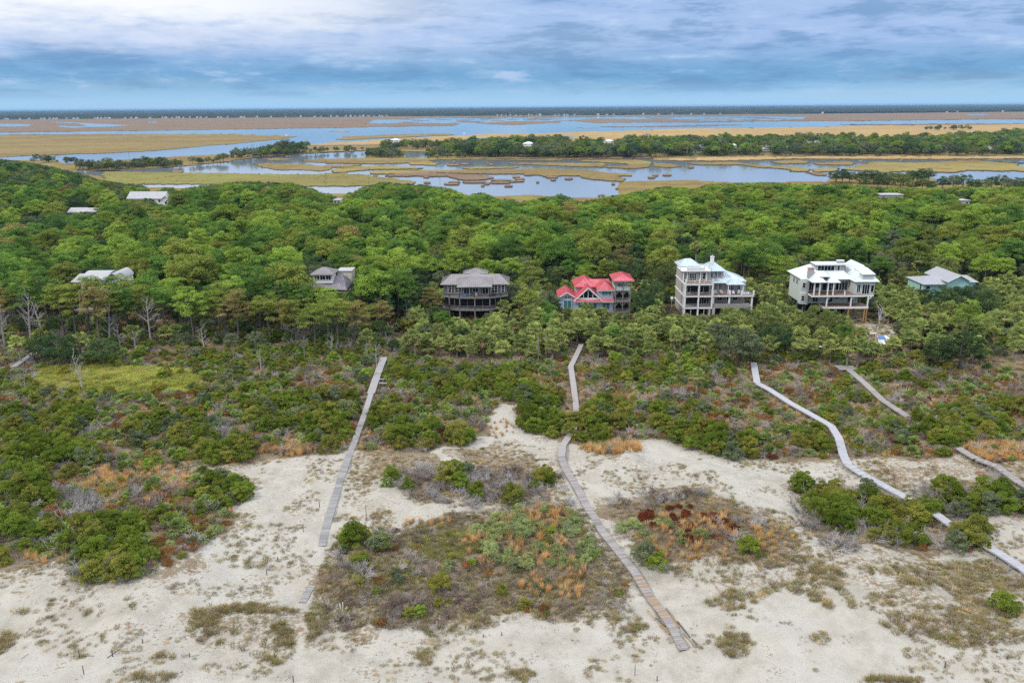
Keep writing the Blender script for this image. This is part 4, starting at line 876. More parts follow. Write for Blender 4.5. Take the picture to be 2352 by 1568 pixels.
# ---- roofs glimpsed in the woods and houses on the wooded bank
def small_house(name, label, dx, dy, dist, wpx, hpx, roofm, wallm='white', kind='gable', depth=None, wins=2, base=0.8, levels=1, ground=None):
    """house whose visible top sits at photo pixel dx,dy, dist metres away; size in photo pixels"""
    v = ray(np.array(float(dx)), np.array(float(dy))); tt = dist/v[1]; p = CPOS+v*tt
    s = -((p-CPOS) @ R3)[2]/F_PX; W_ = wpx*s; Hh = hpx*s; dp = depth or max(5., W_*.6)
    gz_ = base if ground is None else ground
    e = link(name, None, loc=(p[0], p[1], gz_)); tag(e, label, 'house'); top = p[2]-gz_
    rh = min(Hh*.7, 4.2) if kind == 'gable' else min(Hh*.45, 2.6); ev = top-rh
    part(MB().box(-W_/2, W_/2, 0, dp, -1, ev), 'wall', wallm, e)
    if kind == 'gable':   # ridge along x
        r_ = MB().slab([(-W_/2-.4, -.5, ev), (W_/2+.4, -.5, ev), (W_/2+.4, dp/2, top), (-W_/2-.4, dp/2, top)], .18).slab([(W_/2+.4, dp+.5, ev), (-W_/2-.4, dp+.5, ev), (-W_/2-.4, dp/2, top), (W_/2+.4, dp/2, top)], .18)
        g = MB(); 
        for x in (-W_/2, W_/2): g.poly([(x, 0, ev), (x, dp, ev), (x, dp/2, top-.2)])
        part(g, 'gable_wall', wallm, e)
    elif kind == 'front':
        r_ = MB(); [r_.slab(f, .18) for f in gable_faces(-W_/2-.3, W_/2+.3, -.5, dp+.3, ev, rh)]
        g = MB(); gable_wall(g, -W_/2, W_/2, 0, ev, rh-.25); part(g, 'gable_wall', wallm, e)
    elif kind == 'hip':
        r_ = MB(); [r_.slab(f, .18) for f in hip_faces(-W_/2-.4, W_/2+.4, -.4, dp+.4, ev, rh, 'x' if W_ > dp else 'y')]
    else: r_ = MB().box(-W_/2-.3, W_/2+.3, -.3, dp+.3, ev, ev+.35)
    part(r_, 'roof', roofm, e)
    for lv in range(levels):
        z = ev-2.1-lv*2.9
        for i in range(wins):
            x = -W_/2+W_*(i+.5)/wins; window(e, x-.6, z, 1.2, 1.4, -.02, nx=1, fr=.1)
        if lv: part(MB().box(-W_/2-.2, W_/2+.2, -1.6, -.05, ev-lv*2.9-.05, ev-lv*2.9+.15), 'balcony', wallm, e)
    FOOT.append((p[0]-W_/2-1, p[0]+W_/2+1, p[1]-1, p[1]+dp+1)); KEEP.append((dx-wpx/2, dx+wpx/2, dy, dy+hpx*(1.15 if dist > 900 else .8 if kind != 'gable' else .62), p[1]))
    return e
small_house('white_barn_house', 'white house with a long pale gabled roof in the woods at the meadow edge', 332, 442, 470, 84, 20, 'roof_pale', depth=11, wins=4)
small_house('white_annex', 'small white gabled annex right of the long pale roof in the woods', 379, 450, 468, 26, 24, 'roof_pale', kind='front', depth=8, wins=1)
small_house('grey_roof_house', 'house with a pale blue-grey gable roof sunk among the left trees', 172, 479, 425, 36, 13, 'roof_pale', wallm='grey_siding', depth=9, ground=1.5)
small_house('grey_roof_annex', 'low pale roof beside the blue-grey gable among the left trees', 206, 479, 425, 28, 10, 'roof_pale', wallm='white', depth=7, ground=1.5)
small_house('hidden_house', 'pale flat roof glimpsed in the woods behind the unfinished house', 2045, 444, 470, 62, 10, 'roof_pale', wallm='grey_siding', kind='flat', depth=9, ground=1.)
small_house('hidden_house', 'low white roof glimpsed among pines near the right edge', 2214, 458, 450, 32, 8, 'roof_pale', kind='flat', depth=8, ground=1.)
small_house('hidden_house', 'small cream roof peeping over pines beside the left lagoon pool', 773, 456, 430, 16, 8, 'roof_shingle', kind='hip', depth=6, ground=1.)
e = small_house('bank_house', 'white stilted house with solar panels on its roof on the wooded bank', 1602, 332, 1050, 32, 17, 'roof_pale', depth=11, wins=4, levels=2, base=1.1)
for sx in (-3.2, 3.2):
    b = e.children[0]
    part(MB().slab([(sx-2.6, 1.0, 7.0), (sx+2.6, 1.0, 7.0), (sx+2.6, 3.6, 8.2), (sx-2.6, 3.6, 8.2)], .1), 'solar_panel', 'solar', e)
small_house('bank_house', 'small white cupola house rising between bank trees', 1687, 330, 1060, 10, 9, 'roof_white', kind='hip', depth=5, wins=2, base=1.1)
small_house('bank_house', 'three-storey pale house with stacked balconies on the wooded bank', 1761, 332, 1050, 26, 20, 'roof_pale', kind='hip', depth=12, wins=4, levels=3, base=1.1)
small_house('bank_house', 'narrow white gabled house right of the balconied bank house', 1812, 337, 1040, 11, 13, 'roof_pale', kind='front', depth=8, wins=1, base=1.1)
small_house('bank_house', 'long flat white roof showing above the bank treetops', 1866, 323.5, 1180, 36, 4, 'roof_white', kind='flat', depth=12, wins=3, base=1.1)
small_house('bank_house', 'white flat roof above the treetops farther right on the bank', 1964, 324, 1180, 26, 5, 'roof_white', kind='flat', depth=12, wins=3, base=1.1)
small_house('bank_house', 'white house with a steep pyramid roof among the bank trees', 1214, 326, 1180, 27, 10, 'roof_white', kind='hip', depth=14, wins=2, base=1.1)
small_house('bank_house', 'white gazebo roof at the tip of the wooded bank', 907, 318, 1290, 20, 8, 'roof_white', kind='hip', depth=12, wins=2, base=1.1)
small_house('bank_house', 'white domed roof in the bank trees behind the solar-panel house', 1399, 321, 1250, 24, 8, 'roof_white', kind='hip', depth=12, wins=2, base=1.1)
small_house('bank_house', 'white house half hidden in the bank trees near the right edge', 2275, 336, 1080, 15, 7, 'roof_white', kind='front', depth=8, wins=2, base=1.1)

# far shore houses
ORD = ['first', 'second', 'third', 'fourth', 'fifth', 'sixth', 'seventh', 'eighth', 'ninth', 'tenth', 'eleventh', 'twelfth', 'thirteenth', 'fourteenth', 'fifteenth', 'sixteenth', 'seventeenth', 'eighteenth', 'nineteenth']
TENS = {20: 'twent', 30: 'thirt', 40: 'fort', 50: 'fift', 60: 'sixt', 70: 'sevent', 80: 'eight', 90: 'ninet'}
def ordinal(n):
    if n < 20: return ORD[n-1]
    if n >= 100: return str(n)+'th'
    t_, u = n//10*10, n % 10
    return TENS[t_]+'ieth' if u == 0 else TENS[t_]+'y-'+ORD[u-1]
fx_ = [10, 16, 44, 64, 93, 100, 112, 121, 128, 151, 168, 176, 216, 223, 231, 240, 250, 286, 300, 312, 343, 372, 380, 394, 404, 410, 420, 435, 452, 460, 473, 500, 507, 522, 553, 560, 588, 590, 622, 655, 690, 722, 737, 760, 774, 794, 805, 815, 826, 834, 846, 858, 871, 877, 888, 1142, 1152, 1162, 1172, 1185, 1196, 1215, 1222, 1232, 1240, 1275, 1284, 1296, 1303, 1320, 1374, 1394, 1410, 1478, 1513, 1545, 1588, 1618, 1655, 1890, 2176, 2200, 2304]
for i, b in enumerate(sorted(LUM, key=lambda o: o.location.x)): b['label'] = f'loose grey board lying under the unfinished house, {ordinal(i+1)} from the left'
rg = np.random.default_rng(3); wallmesh = {}
for i, dx in enumerate(sorted(set(fx_))):
    px_y = np.interp(dx, [0, 900, 1500, 2352], [270, 267, 264, 257])
    v = ray(np.array(float(dx)), np.array(float(px_y))); 
    yv = np.interp(v[0]/v[1]*5200, SHORE[0], SHORE[1])-40; tt = yv/v[1]
    wd = rg.choice([8., 10., 12., 16.]); wd = float(wd); hh = float(rg.choice([5., 6., 7.])); key = (wd, hh, i % 3)
    if key not in wallmesh:
        a = MB().box(-wd/2, wd/2, 0, 10, 0, hh).mesh('far_wall', M['pale_siding'] if i % 3 else M['grey_siding'])
        r_ = MB(); [r_.slab(f, .3) for f in (hip_faces(-wd/2-.5, wd/2+.5, -.5, 10.5, hh, 3.5, 'x', 4.) if i % 3 == 1 else gable_faces(-wd/2-.5, wd/2+.5, -.5, 10.5, hh, 4.))]
        wallmesh[key] = (a, r_.mesh('far_roof', M['roof_pale'] if i % 3 != 2 else M['roof_red'] if i % 17 == 5 else M['roof_grey']))
    e = link('shore_house', None, loc=(v[0]*tt, yv, 1.0))
    tag(e, f'tiny pale house on the far wooded shore, {ordinal(i+1)} from the left', 'house', 'houses along the far shore')
    link('wall', wallmesh[key][0], e); link('roof', wallmesh[key][1], e)
# ------------------------------------------------------------------ boardwalks
M['plank_grey'] = solid('plank_grey', (.30, .295, .30), .85, .2, 3, rand=.45, stretch=(.5, 3, 3))
M['plank_brown'] = solid('plank_brown', (.325, .30, .295), .85, .25, 3, rand=.45, stretch=(.5, 3, 3))
M['plank_pale'] = solid('plank_pale', (.40, .405, .44), .8, .1, 3, rand=.22, stretch=(.5, 3, 3))
M['plank_tan'] = solid('plank_tan', (.36, .25, .165), .85, .3, 3, rand=.45, stretch=(.5, 3, 3))
BW1 = [(882, 820), (870, 850), (855, 898), (840, 945), (815, 1008), (798, 1055), (775, 1120), (758, 1180), (739, 1252)]
BW2 = [(1335, 790), (1329, 804), (1311, 843), (1318, 890), (1323, 930), (1325, 966), (1314, 990), (1293, 1022), (1289, 1052), (1300, 1077), (1329, 1124), (1347, 1157), (1383, 1218), (1419, 1264), (1458, 1318), (1494, 1370), (1520, 1405), (1545, 1440), (1573, 1492)]
BW3 = [(1731, 832), (1739, 878), (1768, 897), (1818, 926), (1854, 948), (1887, 962), (1909, 980), (1927, 1005), (1937, 1041), (1948, 1065), (1984, 1085), (2031, 1114), (2081, 1142), (2135, 1171), (2179, 1203), (2262, 1246), (2297, 1269), (2348, 1311), (2440, 1380)]
BW4 = [(1950, 848), (1984, 883), (2027, 915), (2081, 953), (2140, 990), (2200, 1024), (2243, 1049), (2290, 1070), (2344, 1104), (2430, 1155)]
BW0 = [(30, 842), (58, 824), (88, 806), (120, 786)]
BUR = [(716, 1346), (706, 1362), (694, 1384)]
WALKS = []
plank_meshes = {}
def boardwalk(label, px, mat, wd, h0, h1, group, wide=None, bury=0, post=True, sub=.17):
    n = len(px); P = [Vector(G(np.array(float(a)), np.array(float(b)), h0+(h1-h0)*i/(n-1))) for i, (a, b) in enumerate(px)]
    for i, p in enumerate(P): p.z = float(ground_z(p.x, p.y))+h0+(h1-h0)*i/(n-1)
    # smooth the deck heights, then walk along it
    zs = [p.z for p in P]
    for _ in range(2): zs = [zs[0]]+[(zs[i-1]+2*zs[i]+zs[i+1])/4 for i in range(1, n-1)]+[zs[-1]]
    for p, z in zip(P, zs): p.z = z
    e = link('boardwalk', None, loc=P[-1].copy()); tag(e, label, 'boardwalk', group); O = P[-1].copy()
    segs = [(P[i], P[i+1]) for i in range(n-1)]; tot = sum((b-a).length for a, b in segs)
    spots = []; s = 0.0; acc = 0
    for a, b in segs:
        L = (b-a).length; d = (b-a)/L
        while s < acc+L: spots.append((a+d*(s-acc), math.atan2(d.y, d.x), math.asin(d.z), s/tot)); s += sub
        acc += L
    for q, *_ in spots: q.z = max(q.z, float(ground_z(q.x, q.y))+.09)
    spots = spots[::-1]                                        # nearest to the sea first
    key = (mat, round(wd, 2))
    if key not in plank_meshes: plank_meshes[key] = MB().box(-sub*.46, sub*.46, -wd/2, wd/2, -.04, 0).mesh('plank', M[mat])
    rg = np.random.default_rng(len(WALKS)); rest = MB()
    tan = MB().box(-sub*.46, sub*.46, -wd/2, wd/2, -.04, 0).mesh('plank', M['plank_tan']) if bury else None
    for i, (q, az, el, f) in enumerate(spots):
        ww = 1.0
        if wide and wide[0] < f < wide[1]: ww = wide[2]
        rot = (rg.normal(0, .012), -el, az+rg.normal(0, .012)); z = rg.normal(0, .006)
        if i < 300:
            me_ = tan if (tan is not None and bury[0] < 1-f < bury[1]) and rg.random() < .55 else plank_meshes[key]
            o = link('plank', me_, e, loc=q-O+Vector((0, 0, z)), rot=rot, scale=(1, ww*(1+rg.normal(0, .012)), 1))
        else:
            c, s_ = math.cos(az), math.sin(az); hw = wd/2*ww; hs = sub*.46; p0 = q-O
            b0 = len(rest.v)
            for zz_ in (-.04, 0):
                for ax, ay in ((-hs, -hw), (hs, -hw), (hs, hw), (-hs, hw)): rest.v.append((p0.x+ax*c-ay*s_, p0.y+ax*s_+ay*c, p0.z+zz_+z+ax*math.tan(el)))
            rest.f += [tuple(b0+i_ for i_ in qd) for qd in ((3, 2, 1, 0), (4, 5, 6, 7), (0, 1, 5, 4), (1, 2, 6, 5), (2, 3, 7, 6), (3, 0, 4, 7))]
    if rest.v: o = part(rest, 'planks', mat, e); o['kind'] = 'stuff'
    st = MB()
    for a, b in segs:
        d = (b-a).normalized(); sd = Vector((-d.y, d.x, 0)).normalized()*(wd/2-.06)
        for k in (-1, 1): st.beam(a-O+sd*k-Vector((0, 0, .14)), b-O+sd*k-Vector((0, 0, .14)), .05, .19)
    part(st, 'stringer', mat, e)
    if post:
        k = 0
        for q, az, el, f in spots[::14]:
            gz0 = float(ground_z(q.x, q.y)); 
            if q.z-gz0 < .25: continue
            for sgn in (-1, 1):
                x = q.x-math.sin(az)*sgn*(wd/2-.12)-O.x; y = q.y+math.cos(az)*sgn*(wd/2-.12)-O.y
                part(MB().box(x-.06, x+.06, y-.06, y+.06, gz0-O.z-.4, q.z-O.z-.05), 'post', mat, e); k += 1
    WALKS.append([np.array([q.x, q.y, q.z]) for q, *_ in spots[::4]])
    return e, P
GB = 'boardwalks from the houses to the beach'
e1, P1 = boardwalk('long grey boardwalk down the left side of the dunes, ending in bare sand', BW1, 'plank_grey', 1.12, 1.0, .10, GB, wide=(0.0, .27, 1.45))
e2, P2 = boardwalk('brown-grey boardwalk winding through the centre scrub down to the beach', BW2, 'plank_brown', 1.2, .9, .16, GB, bury=(.055, .135))
e3, P3_ = boardwalk('pale, almost white boardwalk zigzagging across the right-hand dunes', BW3, 'plank_pale', 1.4, .9, .8, GB)
e4, P4 = boardwalk('weathered brown boardwalk nearest the right edge, starting at two palms', BW4, 'plank_brown', 1.4, .9, .9, GB)
e0, P0 = boardwalk('short grey piece of boardwalk beneath the left-edge palmetto', BW0, 'plank_grey', 1.4, .9, .9, GB)
eb, PB = boardwalk('half-buried strip of old grey planks in the sand track', BUR, 'plank_grey', .9, .06, .03, GB, post=False)
# platforms and bench
q = P4[0]; e = link('platform', None, loc=q); tag(e, 'square grey wooden platform at the foot of two tall palms', 'platform')
for i in range(18): part(MB().box(-2.2, 2.0, -.2+i*.18, -.04+i*.18, -.05, 0), 'plank', 'plank_brown', e)
part(MB().box(-2.1, 1.9, -.1, 3.0, -.22, -.06), 'frame', 'plank_brown', e)
for x in (-2, 1.8):
    for y in (0, 2.9): part(MB().box(x-.07, x+.07, y-.07, y+.07, -1.6, -.2), 'post', 'plank_brown', e)
for yy, lb in ((870, 'pale bench on the right edge of the wide boardwalk deck'), (879, 'lower pale bench seat beside the wide boardwalk deck')):
    q = G(np.array(880.), np.array(float(yy)), 1.2); e = link('bench', None, loc=(q[0], q[1], q[2]-.45)); tag(e, lb, 'bench')
    part(MB().box(-.9, .9, -.16, .16, .40, .46), 'seat', 'plank_pale', e)
    for x in (-.75, .75): part(MB().box(x-.05, x+.05, -.14, .14, -.9, .40), 'leg', 'plank_grey', e)
q = G(np.array(822.), np.array(1001.), .7); e = link('sign_board', None, loc=q); tag(e, 'small pale board standing on the edge of the left boardwalk', 'board')
part(MB().box(-.3, .3, -.03, .03, .0, .7), 'panel', 'cream', e); part(MB().box(-.06, .06, .032, .1, -1.0, .6), 'post', 'plank_grey', e)

# broken rails beside the seaward end of the centre boardwalk
def log(name, label, cat, px, r0, r1, mat='bark_pale', up=(0, 0), n=4, group=None, bend=.15):
    a = Vector(G(np.array(float(px[0][0])), np.array(float(px[0][1])))); b = Vector(G(np.array(float(px[1][0])), np.array(float(px[1][1]))))
    a.z += up[0]+r0*.6; b.z += up[1]+r1*.6; rg = np.random.default_rng(int(abs(px[0][0])*7)); L = (b-a).length
    pts = [a+(b-a)*(i/n)+(Vector(rg.normal(0, bend*.12*L/4, 3)) if 0 < i < n else Vector()) for i in range(n+1)]
    o = link(name, None, loc=a.copy()); me_ = MB().tube([p-a for p in pts], [r0+(r1-r0)*i/n for i in range(n+1)], 6).mesh(name, M[mat])
    o2 = bpy.data.objects.new(name, me_); bpy.data.objects.remove(o); COL.objects.link(o2); o2.location = a; tag(o2, label, cat, group); return o2
rl = [((1492, 1384), (1517, 1430), .05, .05, 'bark_pale', 'pale fallen handrail left of the boardwalk end'), ((1487, 1402), (1505, 1425), .05, .05, 'new_wood', 'tan broken handrail lying left of the boardwalk end'),
      ((1505, 1420), (1528, 1440), .07, .07, 'bark', 'dark driftwood left of the rusty planks'), ((1516, 1436), (1537, 1458), .10, .08, 'new_wood', 'orange timber edging the rusty planks on the left'),
      ((1524, 1398), (1558, 1443), .10, .10, 'new_wood', 'yellowish timber kerb right of the rusty planks'), ((1530, 1398), (1556, 1432), .09, .08, 'bark_pale', 'long pale driftwood beam right of the rusty planks'),
      ((1556, 1430), (1584, 1466), .12, .09, 'bark', 'grey driftwood log right of the boardwalk end'), ((1571, 1456), (1598, 1487), .13, .10, 'bark_pale', 'pale gnarled driftwood log at the boardwalk foot'),
      ((1560, 1452), (1584, 1488), .06, .06, 'bark_pale', 'thin pale rail along the right of the boardwalk foot'), ((1548, 1460), (1564, 1490), .07, .07, 'rustwood', 'reddish rail along the left of the boardwalk foot'),
      ((1590, 1470), (1602, 1482), .10, .05, 'bark', 'dark stub of driftwood at the boardwalk foot'), ((1484, 1380), (1494, 1388), .05, .05, 'bark_pale', 'short pale rail end left of the boardwalk')]
for a, b, r0, r1, mt, lb in rl: log('driftwood', lb, 'driftwood', (a, b), r0, r1, mt, up=(.12, .1))
# ------------------------------------------------------------------ plant prototypes
def unit(v): return v/np.maximum(np.linalg.norm(v, axis=-1, keepdims=True), 1e-9)
def leaves(pads, n_per, ln, wd, rg, up=.15, out=.75, shell=(.72, 1.05), lower=-.35, tintsd=.22):
    """leaf-sized rhombi spread over many small clusters; pads = (cx,cy,cz,rx,ry,rz)"""
    pads = np.asarray(pads, float); N = len(pads)*n_per; pi = np.repeat(np.arange(len(pads)), n_per)
    u = unit(rg.normal(size=(N, 3))); 
    lowm = u[:, 2] < lower; u[lowm, 2] *= -1
    r = rg.uniform(shell[0], shell[1], N)[:, None]
    c = pads[pi, :3] + u*pads[pi, 3:]*r
    nrm = unit(unit(u/pads[pi, 3:])*out + rg.normal(size=(N, 3))*(1-out) + np.array([0, 0, up]))
    t = unit(np.cross(nrm, rg.normal(size=(N, 3)))); b = np.cross(nrm, t)
    l = (ln*rg.uniform(.7, 1.3, N))[:, None]/2; w_ = (wd*rg.uniform(.7, 1.3, N))[:, None]/2
    V = np.stack([c+t*l, c+b*w_, c-t*l, c-b*w_], 1).reshape(-1, 3); Fc = np.arange(4*N).reshape(-1, 4)
    pt = np.clip(rg.normal(.5, tintsd, len(pads)), 0, 1); tint = np.clip(pt[pi]+rg.normal(0, .1, N), 0, 1)
    return V, Fc, tint
def pine_pads(rg, R, Hc, n):
    P = []
    for i in range(n):
        th = rg.uniform(0, 2*math.pi); s = rg.uniform(-.25, 1); cs = math.sqrt(max(0, 1-s*s)); k = rg.uniform(.62, 1.0) if rg.random() < .8 else rg.uniform(.3, .6)
        r = rg.uniform(.62, 1.15)*R/3.6
        P.append((R*k*cs*math.cos(th), R*k*cs*math.sin(th), Hc*k*s*(1 if s > 0 else .8), r, r, r*.62))
    return P
PROT = {}   # name -> list of dict(crown mesh, trunk mesh, h, r)
def trunk_mesh(name, h, r, limbs, rg, mat='bark', bend=.25):
    mb = MB(); x, y = rg.normal(0, bend, 2)
    pts = [(x*math.sin(i/4*2.2)*.6, y*math.sin(i/4*2.6)*.6, h*i/4) for i in range(5)]; pts[0] = (0, 0, -.3)
    mb.tube(pts, [r*1.25, r, r*.85, r*.7, r*.4], 6)
    for (px_, py_, pz_) in limbs:
        k = min(.97, max(.45, (pz_-1.3)/h)); i = min(3, int(k*4)); f = k*4-i; p = [pts[i][j]+(pts[i+1][j]-pts[i][j])*f for j in range(3)]
        mb.tube([p, ((p[0]+px_)/2, (p[1]+py_)/2, (p[2]+pz_)/2-.25), (px_, py_, pz_)], [r*.35, r*.25, r*.1], 4)
    return mb.mesh(name, M[mat])
def coloured(base, names):
    out = {}
    for n_ in names:
        c = base.copy(); c.materials.clear(); c.materials.append(M[n_]); out[n_] = c
    return out
rg = np.random.default_rng(101)
# canopy pines
PROT['pine'] = []
for i in range(7):
    R = rg.uniform(3.7, 4.7); Hc = rg.uniform(3.8, 5.0); H = 12.5
    pads = pine_pads(rg, R, Hc, 78); V, Fc, ti = leaves(pads, 72, .50, .20, rg, up=.3)
    V[:, 2] += H-Hc; cm = mesh_np('pine_crown', V, Fc, M['pine_green'], ti)
    tm = trunk_mesh('pine_trunk', H-.8, .2, [(p[0], p[1], p[2]+H-Hc) for p in pads[:9]], rg)
    PROT['pine'].append(dict(c=coloured(cm, ('pine_green', 'pine_bright', 'pine_olive', 'pine_rust')), t=tm, h=H, r=R))
# open-grown edge pines: flat airy layers on a long bare bole
PROT['edge_pine'] = []
for i in range(6):
    H = 13.0; pads = []
    for k in range(46):
        th = rg.uniform(0, 2*math.pi); zl = rg.choice([0, .22, .45, .7, 1.0], p=[.16, .22, .24, .23, .15]); rad = (1-.55*zl)*math.sqrt(rg.uniform(.05, 1))*3.7
        r = rg.uniform(.6, 1.05); pads.append((rad*math.cos(th), rad*math.sin(th), H-5.4+zl*4.8+rg.normal(0, .25), r*1.15, r*1.15, r*.5))
    V, Fc, ti = leaves(pads, 74, .42, .16, rg, up=.3)
    cm = mesh_np('pine_crown', V, Fc, M['pine_olive'], ti)
    tm = trunk_mesh('pine_trunk', H-.9, .19, [p[:3] for p in pads[:14]], rg)
    PROT['edge_pine'].append(dict(c=coloured(cm, ('pine_green', 'pine_bright', 'pine_olive', 'pine_rust')), t=tm, h=H, r=3.8))
# oaks and other broadleaf crowns
PROT['oak'] = []
for i in range(7):
    R = rg.uniform(3.4, 4.4); H = 8.5; Hc = rg.uniform(3.2, 4.2); pads = []
    for k in range(70):
        th = rg.uniform(0, 2*math.pi); s = rg.uniform(-.7, 1); cs = math.sqrt(max(0, 1-s*s)); kk = rg.uniform(.68, 1.02) if rg.random() < .85 else rg.uniform(.2, .6)
        r = rg.uniform(.5, 1.1); pads.append((R*kk*cs*math.cos(th), R*kk*cs*math.sin(th), H-Hc+Hc*kk*s, r, r, r*.8))
    V, Fc, ti = leaves(pads, 84, .33, .22, rg, up=.12, out=.6, tintsd=.28)
    cm = mesh_np('oak_crown', V, Fc, M['oak_dark'], ti); tm = trunk_mesh('oak_trunk', H-1.6, .22, [p[:3] for p in pads[:10]], rg, bend=.6)
    PROT['oak'].append(dict(c=coloured(cm, ('oak_dark', 'oak_grey', 'oak_olive')), t=tm, h=H, r=R))
# shrubs
def shrub_protos(key, mats, n, R0, H0, npad, nleaf, ln, wd, pr, out=.6, lower=-.2, spread=1.0):
    PROT[key] = []
    for i in range(n):
        R = R0*rg.uniform(.85, 1.2); H = H0*rg.uniform(.85, 1.15); pads = []
        for k in range(npad):
            th = rg.uniform(0, 2*math.pi); q = math.sqrt(rg.random())*(1.25 if rg.random() < .15 else 1); rad = R*q*.86; top = max(.35*H, H*(1-.5*q*q)*rg.uniform(.6, 1.05))
            r = rg.uniform(*pr); zc = max(r*.5, top-r*.7) if rg.random() < .7 else rg.uniform(.2, .7)*top
            pads.append((rad*math.cos(th), rad*math.sin(th), zc, r, r, r*.85))
        V, Fc, ti = leaves(pads, nleaf, ln, wd, rg, up=.2, out=out, lower=lower, tintsd=.25)
        cm = mesh_np(key, V, Fc, M[mats[0]], ti); PROT[key].append(dict(c=coloured(cm, mats), h=H, r=R))
shrub_protos('myrtle', ('myrtle', 'myrtle_olive', 'myrtle_bright', 'yellow', 'oak_grey'), 7, 1.6, 2.7, 44, 120, .17, .10, (.26, .56))
shrub_protos('sage', ('sage', 'mauve'), 5, 1.0, 1.15, 26, 110, .15, .045, (.22, .42), out=.45)
shrub_protos('rust', ('rust', 'mauve', 'redbrown', 'myrtle_olive'), 5, 1.0, .95, 30, 80, .17, .06, (.22, .42), out=.4)
# palms
def palm_protos(key, n, trunk):
    PROT[key] = []
    for i in range(n):
        H = ((11.5 if i == n-1 else .9+6.0*i/(n-2)) if trunk else .5); V = []; Fc = []; ti = []; V2 = []; F2 = []; t2 = []
        def frond(d, Lp, Lf, dead, Vv, Ff, tt):
            d = unit(np.array(d)); side = unit(np.cross(d, (0, 0, 1)+rg.normal(0, .05, 3))); up_ = np.cross(side, d); tn = rg.uniform(.2, .8)
            o = np.array((0, 0, H)) - d*0.0; hub = o + d*Lp; hub[2] -= .10*Lp
            b = len(Vv); Vv += [o+side*.03, o-side*.03, hub]; Ff.append((b, b+1, b+2, b+2)); tt.append(tn)
            for a in np.linspace(-1.7, 1.7, 9):
                dd = unit(d*math.cos(a)+side*math.sin(a)+up_*rg.normal(.06, .12)); L = Lf*rg.uniform(.85, 1.1)*(1-.10*abs(a))
                sw = unit(np.cross(dd, up_))*.13; m1 = hub+dd*L*.6; tip = hub+dd*L; tip[2] -= .38*L+(.3*L if dead else 0); m1[2] -= .06*L
                b = len(Vv); Vv += [hub, m1+sw, tip, m1-sw]; Ff.append((b, b+1, b+2, b+3)); tt.append(np.clip(tn+rg.normal(0, .15), 0, 1))
        for k in range(34 if trunk else 24):
            el = math.asin(rg.uniform(-.45, 1.0)) if trunk else rg.uniform(.15, 1.4); th = rg.uniform(0, 2*math.pi)
            frond((math.cos(el)*math.cos(th), math.cos(el)*math.sin(th), math.sin(el)), rg.uniform(.8, 1.45), rg.uniform(.85, 1.1), False, V, Fc, ti)
        cm = mesh_np('palm_crown', np.array(V), np.array(Fc), M['palm_leaf'], ti); d = dict(h=H+1.6, r=2.1)
        d['c'] = coloured(cm, ('palm_leaf', 'palmetto_leaf', 'palm_dead'))
        if trunk:
            for k in range(15):
                el = rg.uniform(-1.3, -.35); th = rg.uniform(0, 2*math.pi)
                frond((math.cos(el)*math.cos(th), math.cos(el)*math.sin(th), math.sin(el)), rg.uniform(.5, .85), rg.uniform(.7, .9), True, V2, F2, t2)
            d['d'] = mesh_np('palm_skirt', np.array(V2), np.array(F2), M['palm_dead'], t2)
            mb = MB(); bx, by = rg.normal(0, .12, 2)
            mb.tube([(0, 0, -.4), (bx, by, H*.4), (bx*.5, by*.5, H*.8), (0, 0, H+.1)], [.24, .19, .18, .20], 7); d['t'] = mb.mesh('palm_trunk', M['bark_pale'])
        PROT[key].append(d)
palm_protos('palm', 11, True); palm_protos('palmetto', 4, False)
# leafless wood: branching stems
def branching(rg, n0, L0, r0, lean, depth=3, spread=.55, vertical=.9, kids=(3, 5)):
    mb = MB()
    def grow(p, d, L, r, dep):
        bend = Vector(rg.normal(0, .16, 3)); m_ = p+d*(L*.5)+bend*(L*.25); q = p+d*L+bend*(L*.3)
        mb.tube([p, m_, q], [r, r*.75, r*.5], 4 if dep > 1 else 3)
        if dep == 0: return
        for k in range(rg.integers(*kids)):
            f = rg.uniform(.35, 1); s = p+(q-p)*f; d2 = (d+Vector(rg.normal(0, spread, 3))+Vector((lean[0], lean[1], 0))*.35).normalized()
            grow(s, d2, L*rg.uniform(.45, .75), r*.55, dep-1)
    for k in range(n0):
        a = rg.uniform(0, 2*math.pi); d = Vector((math.cos(a)*(1-vertical)*1.6+lean[0], math.sin(a)*(1-vertical)*1.6+lean[1], vertical+.1)).normalized()
        grow(Vector((math.cos(a)*.12*n0*.2, math.sin(a)*.12*n0*.2, -.1)), d, L0*rg.uniform(.7, 1.2), r0*rg.uniform(.7, 1.1), depth)
    return mb
PROT['dead_shrub'] = []
for i in range(6):
    mb = branching(rg, 10, 1.15, .056, (rg.uniform(.1, .6), rg.uniform(-.1, .3)), 3, .5, .6, (3, 5)); me_ = mb.mesh('dead_shrub', M['twig'])
    PROT['dead_shrub'].append(dict(c=coloured(me_, ('twig', 'twig_brown')), h=2.0, r=1.4))
PROT['dead_tree'] = []
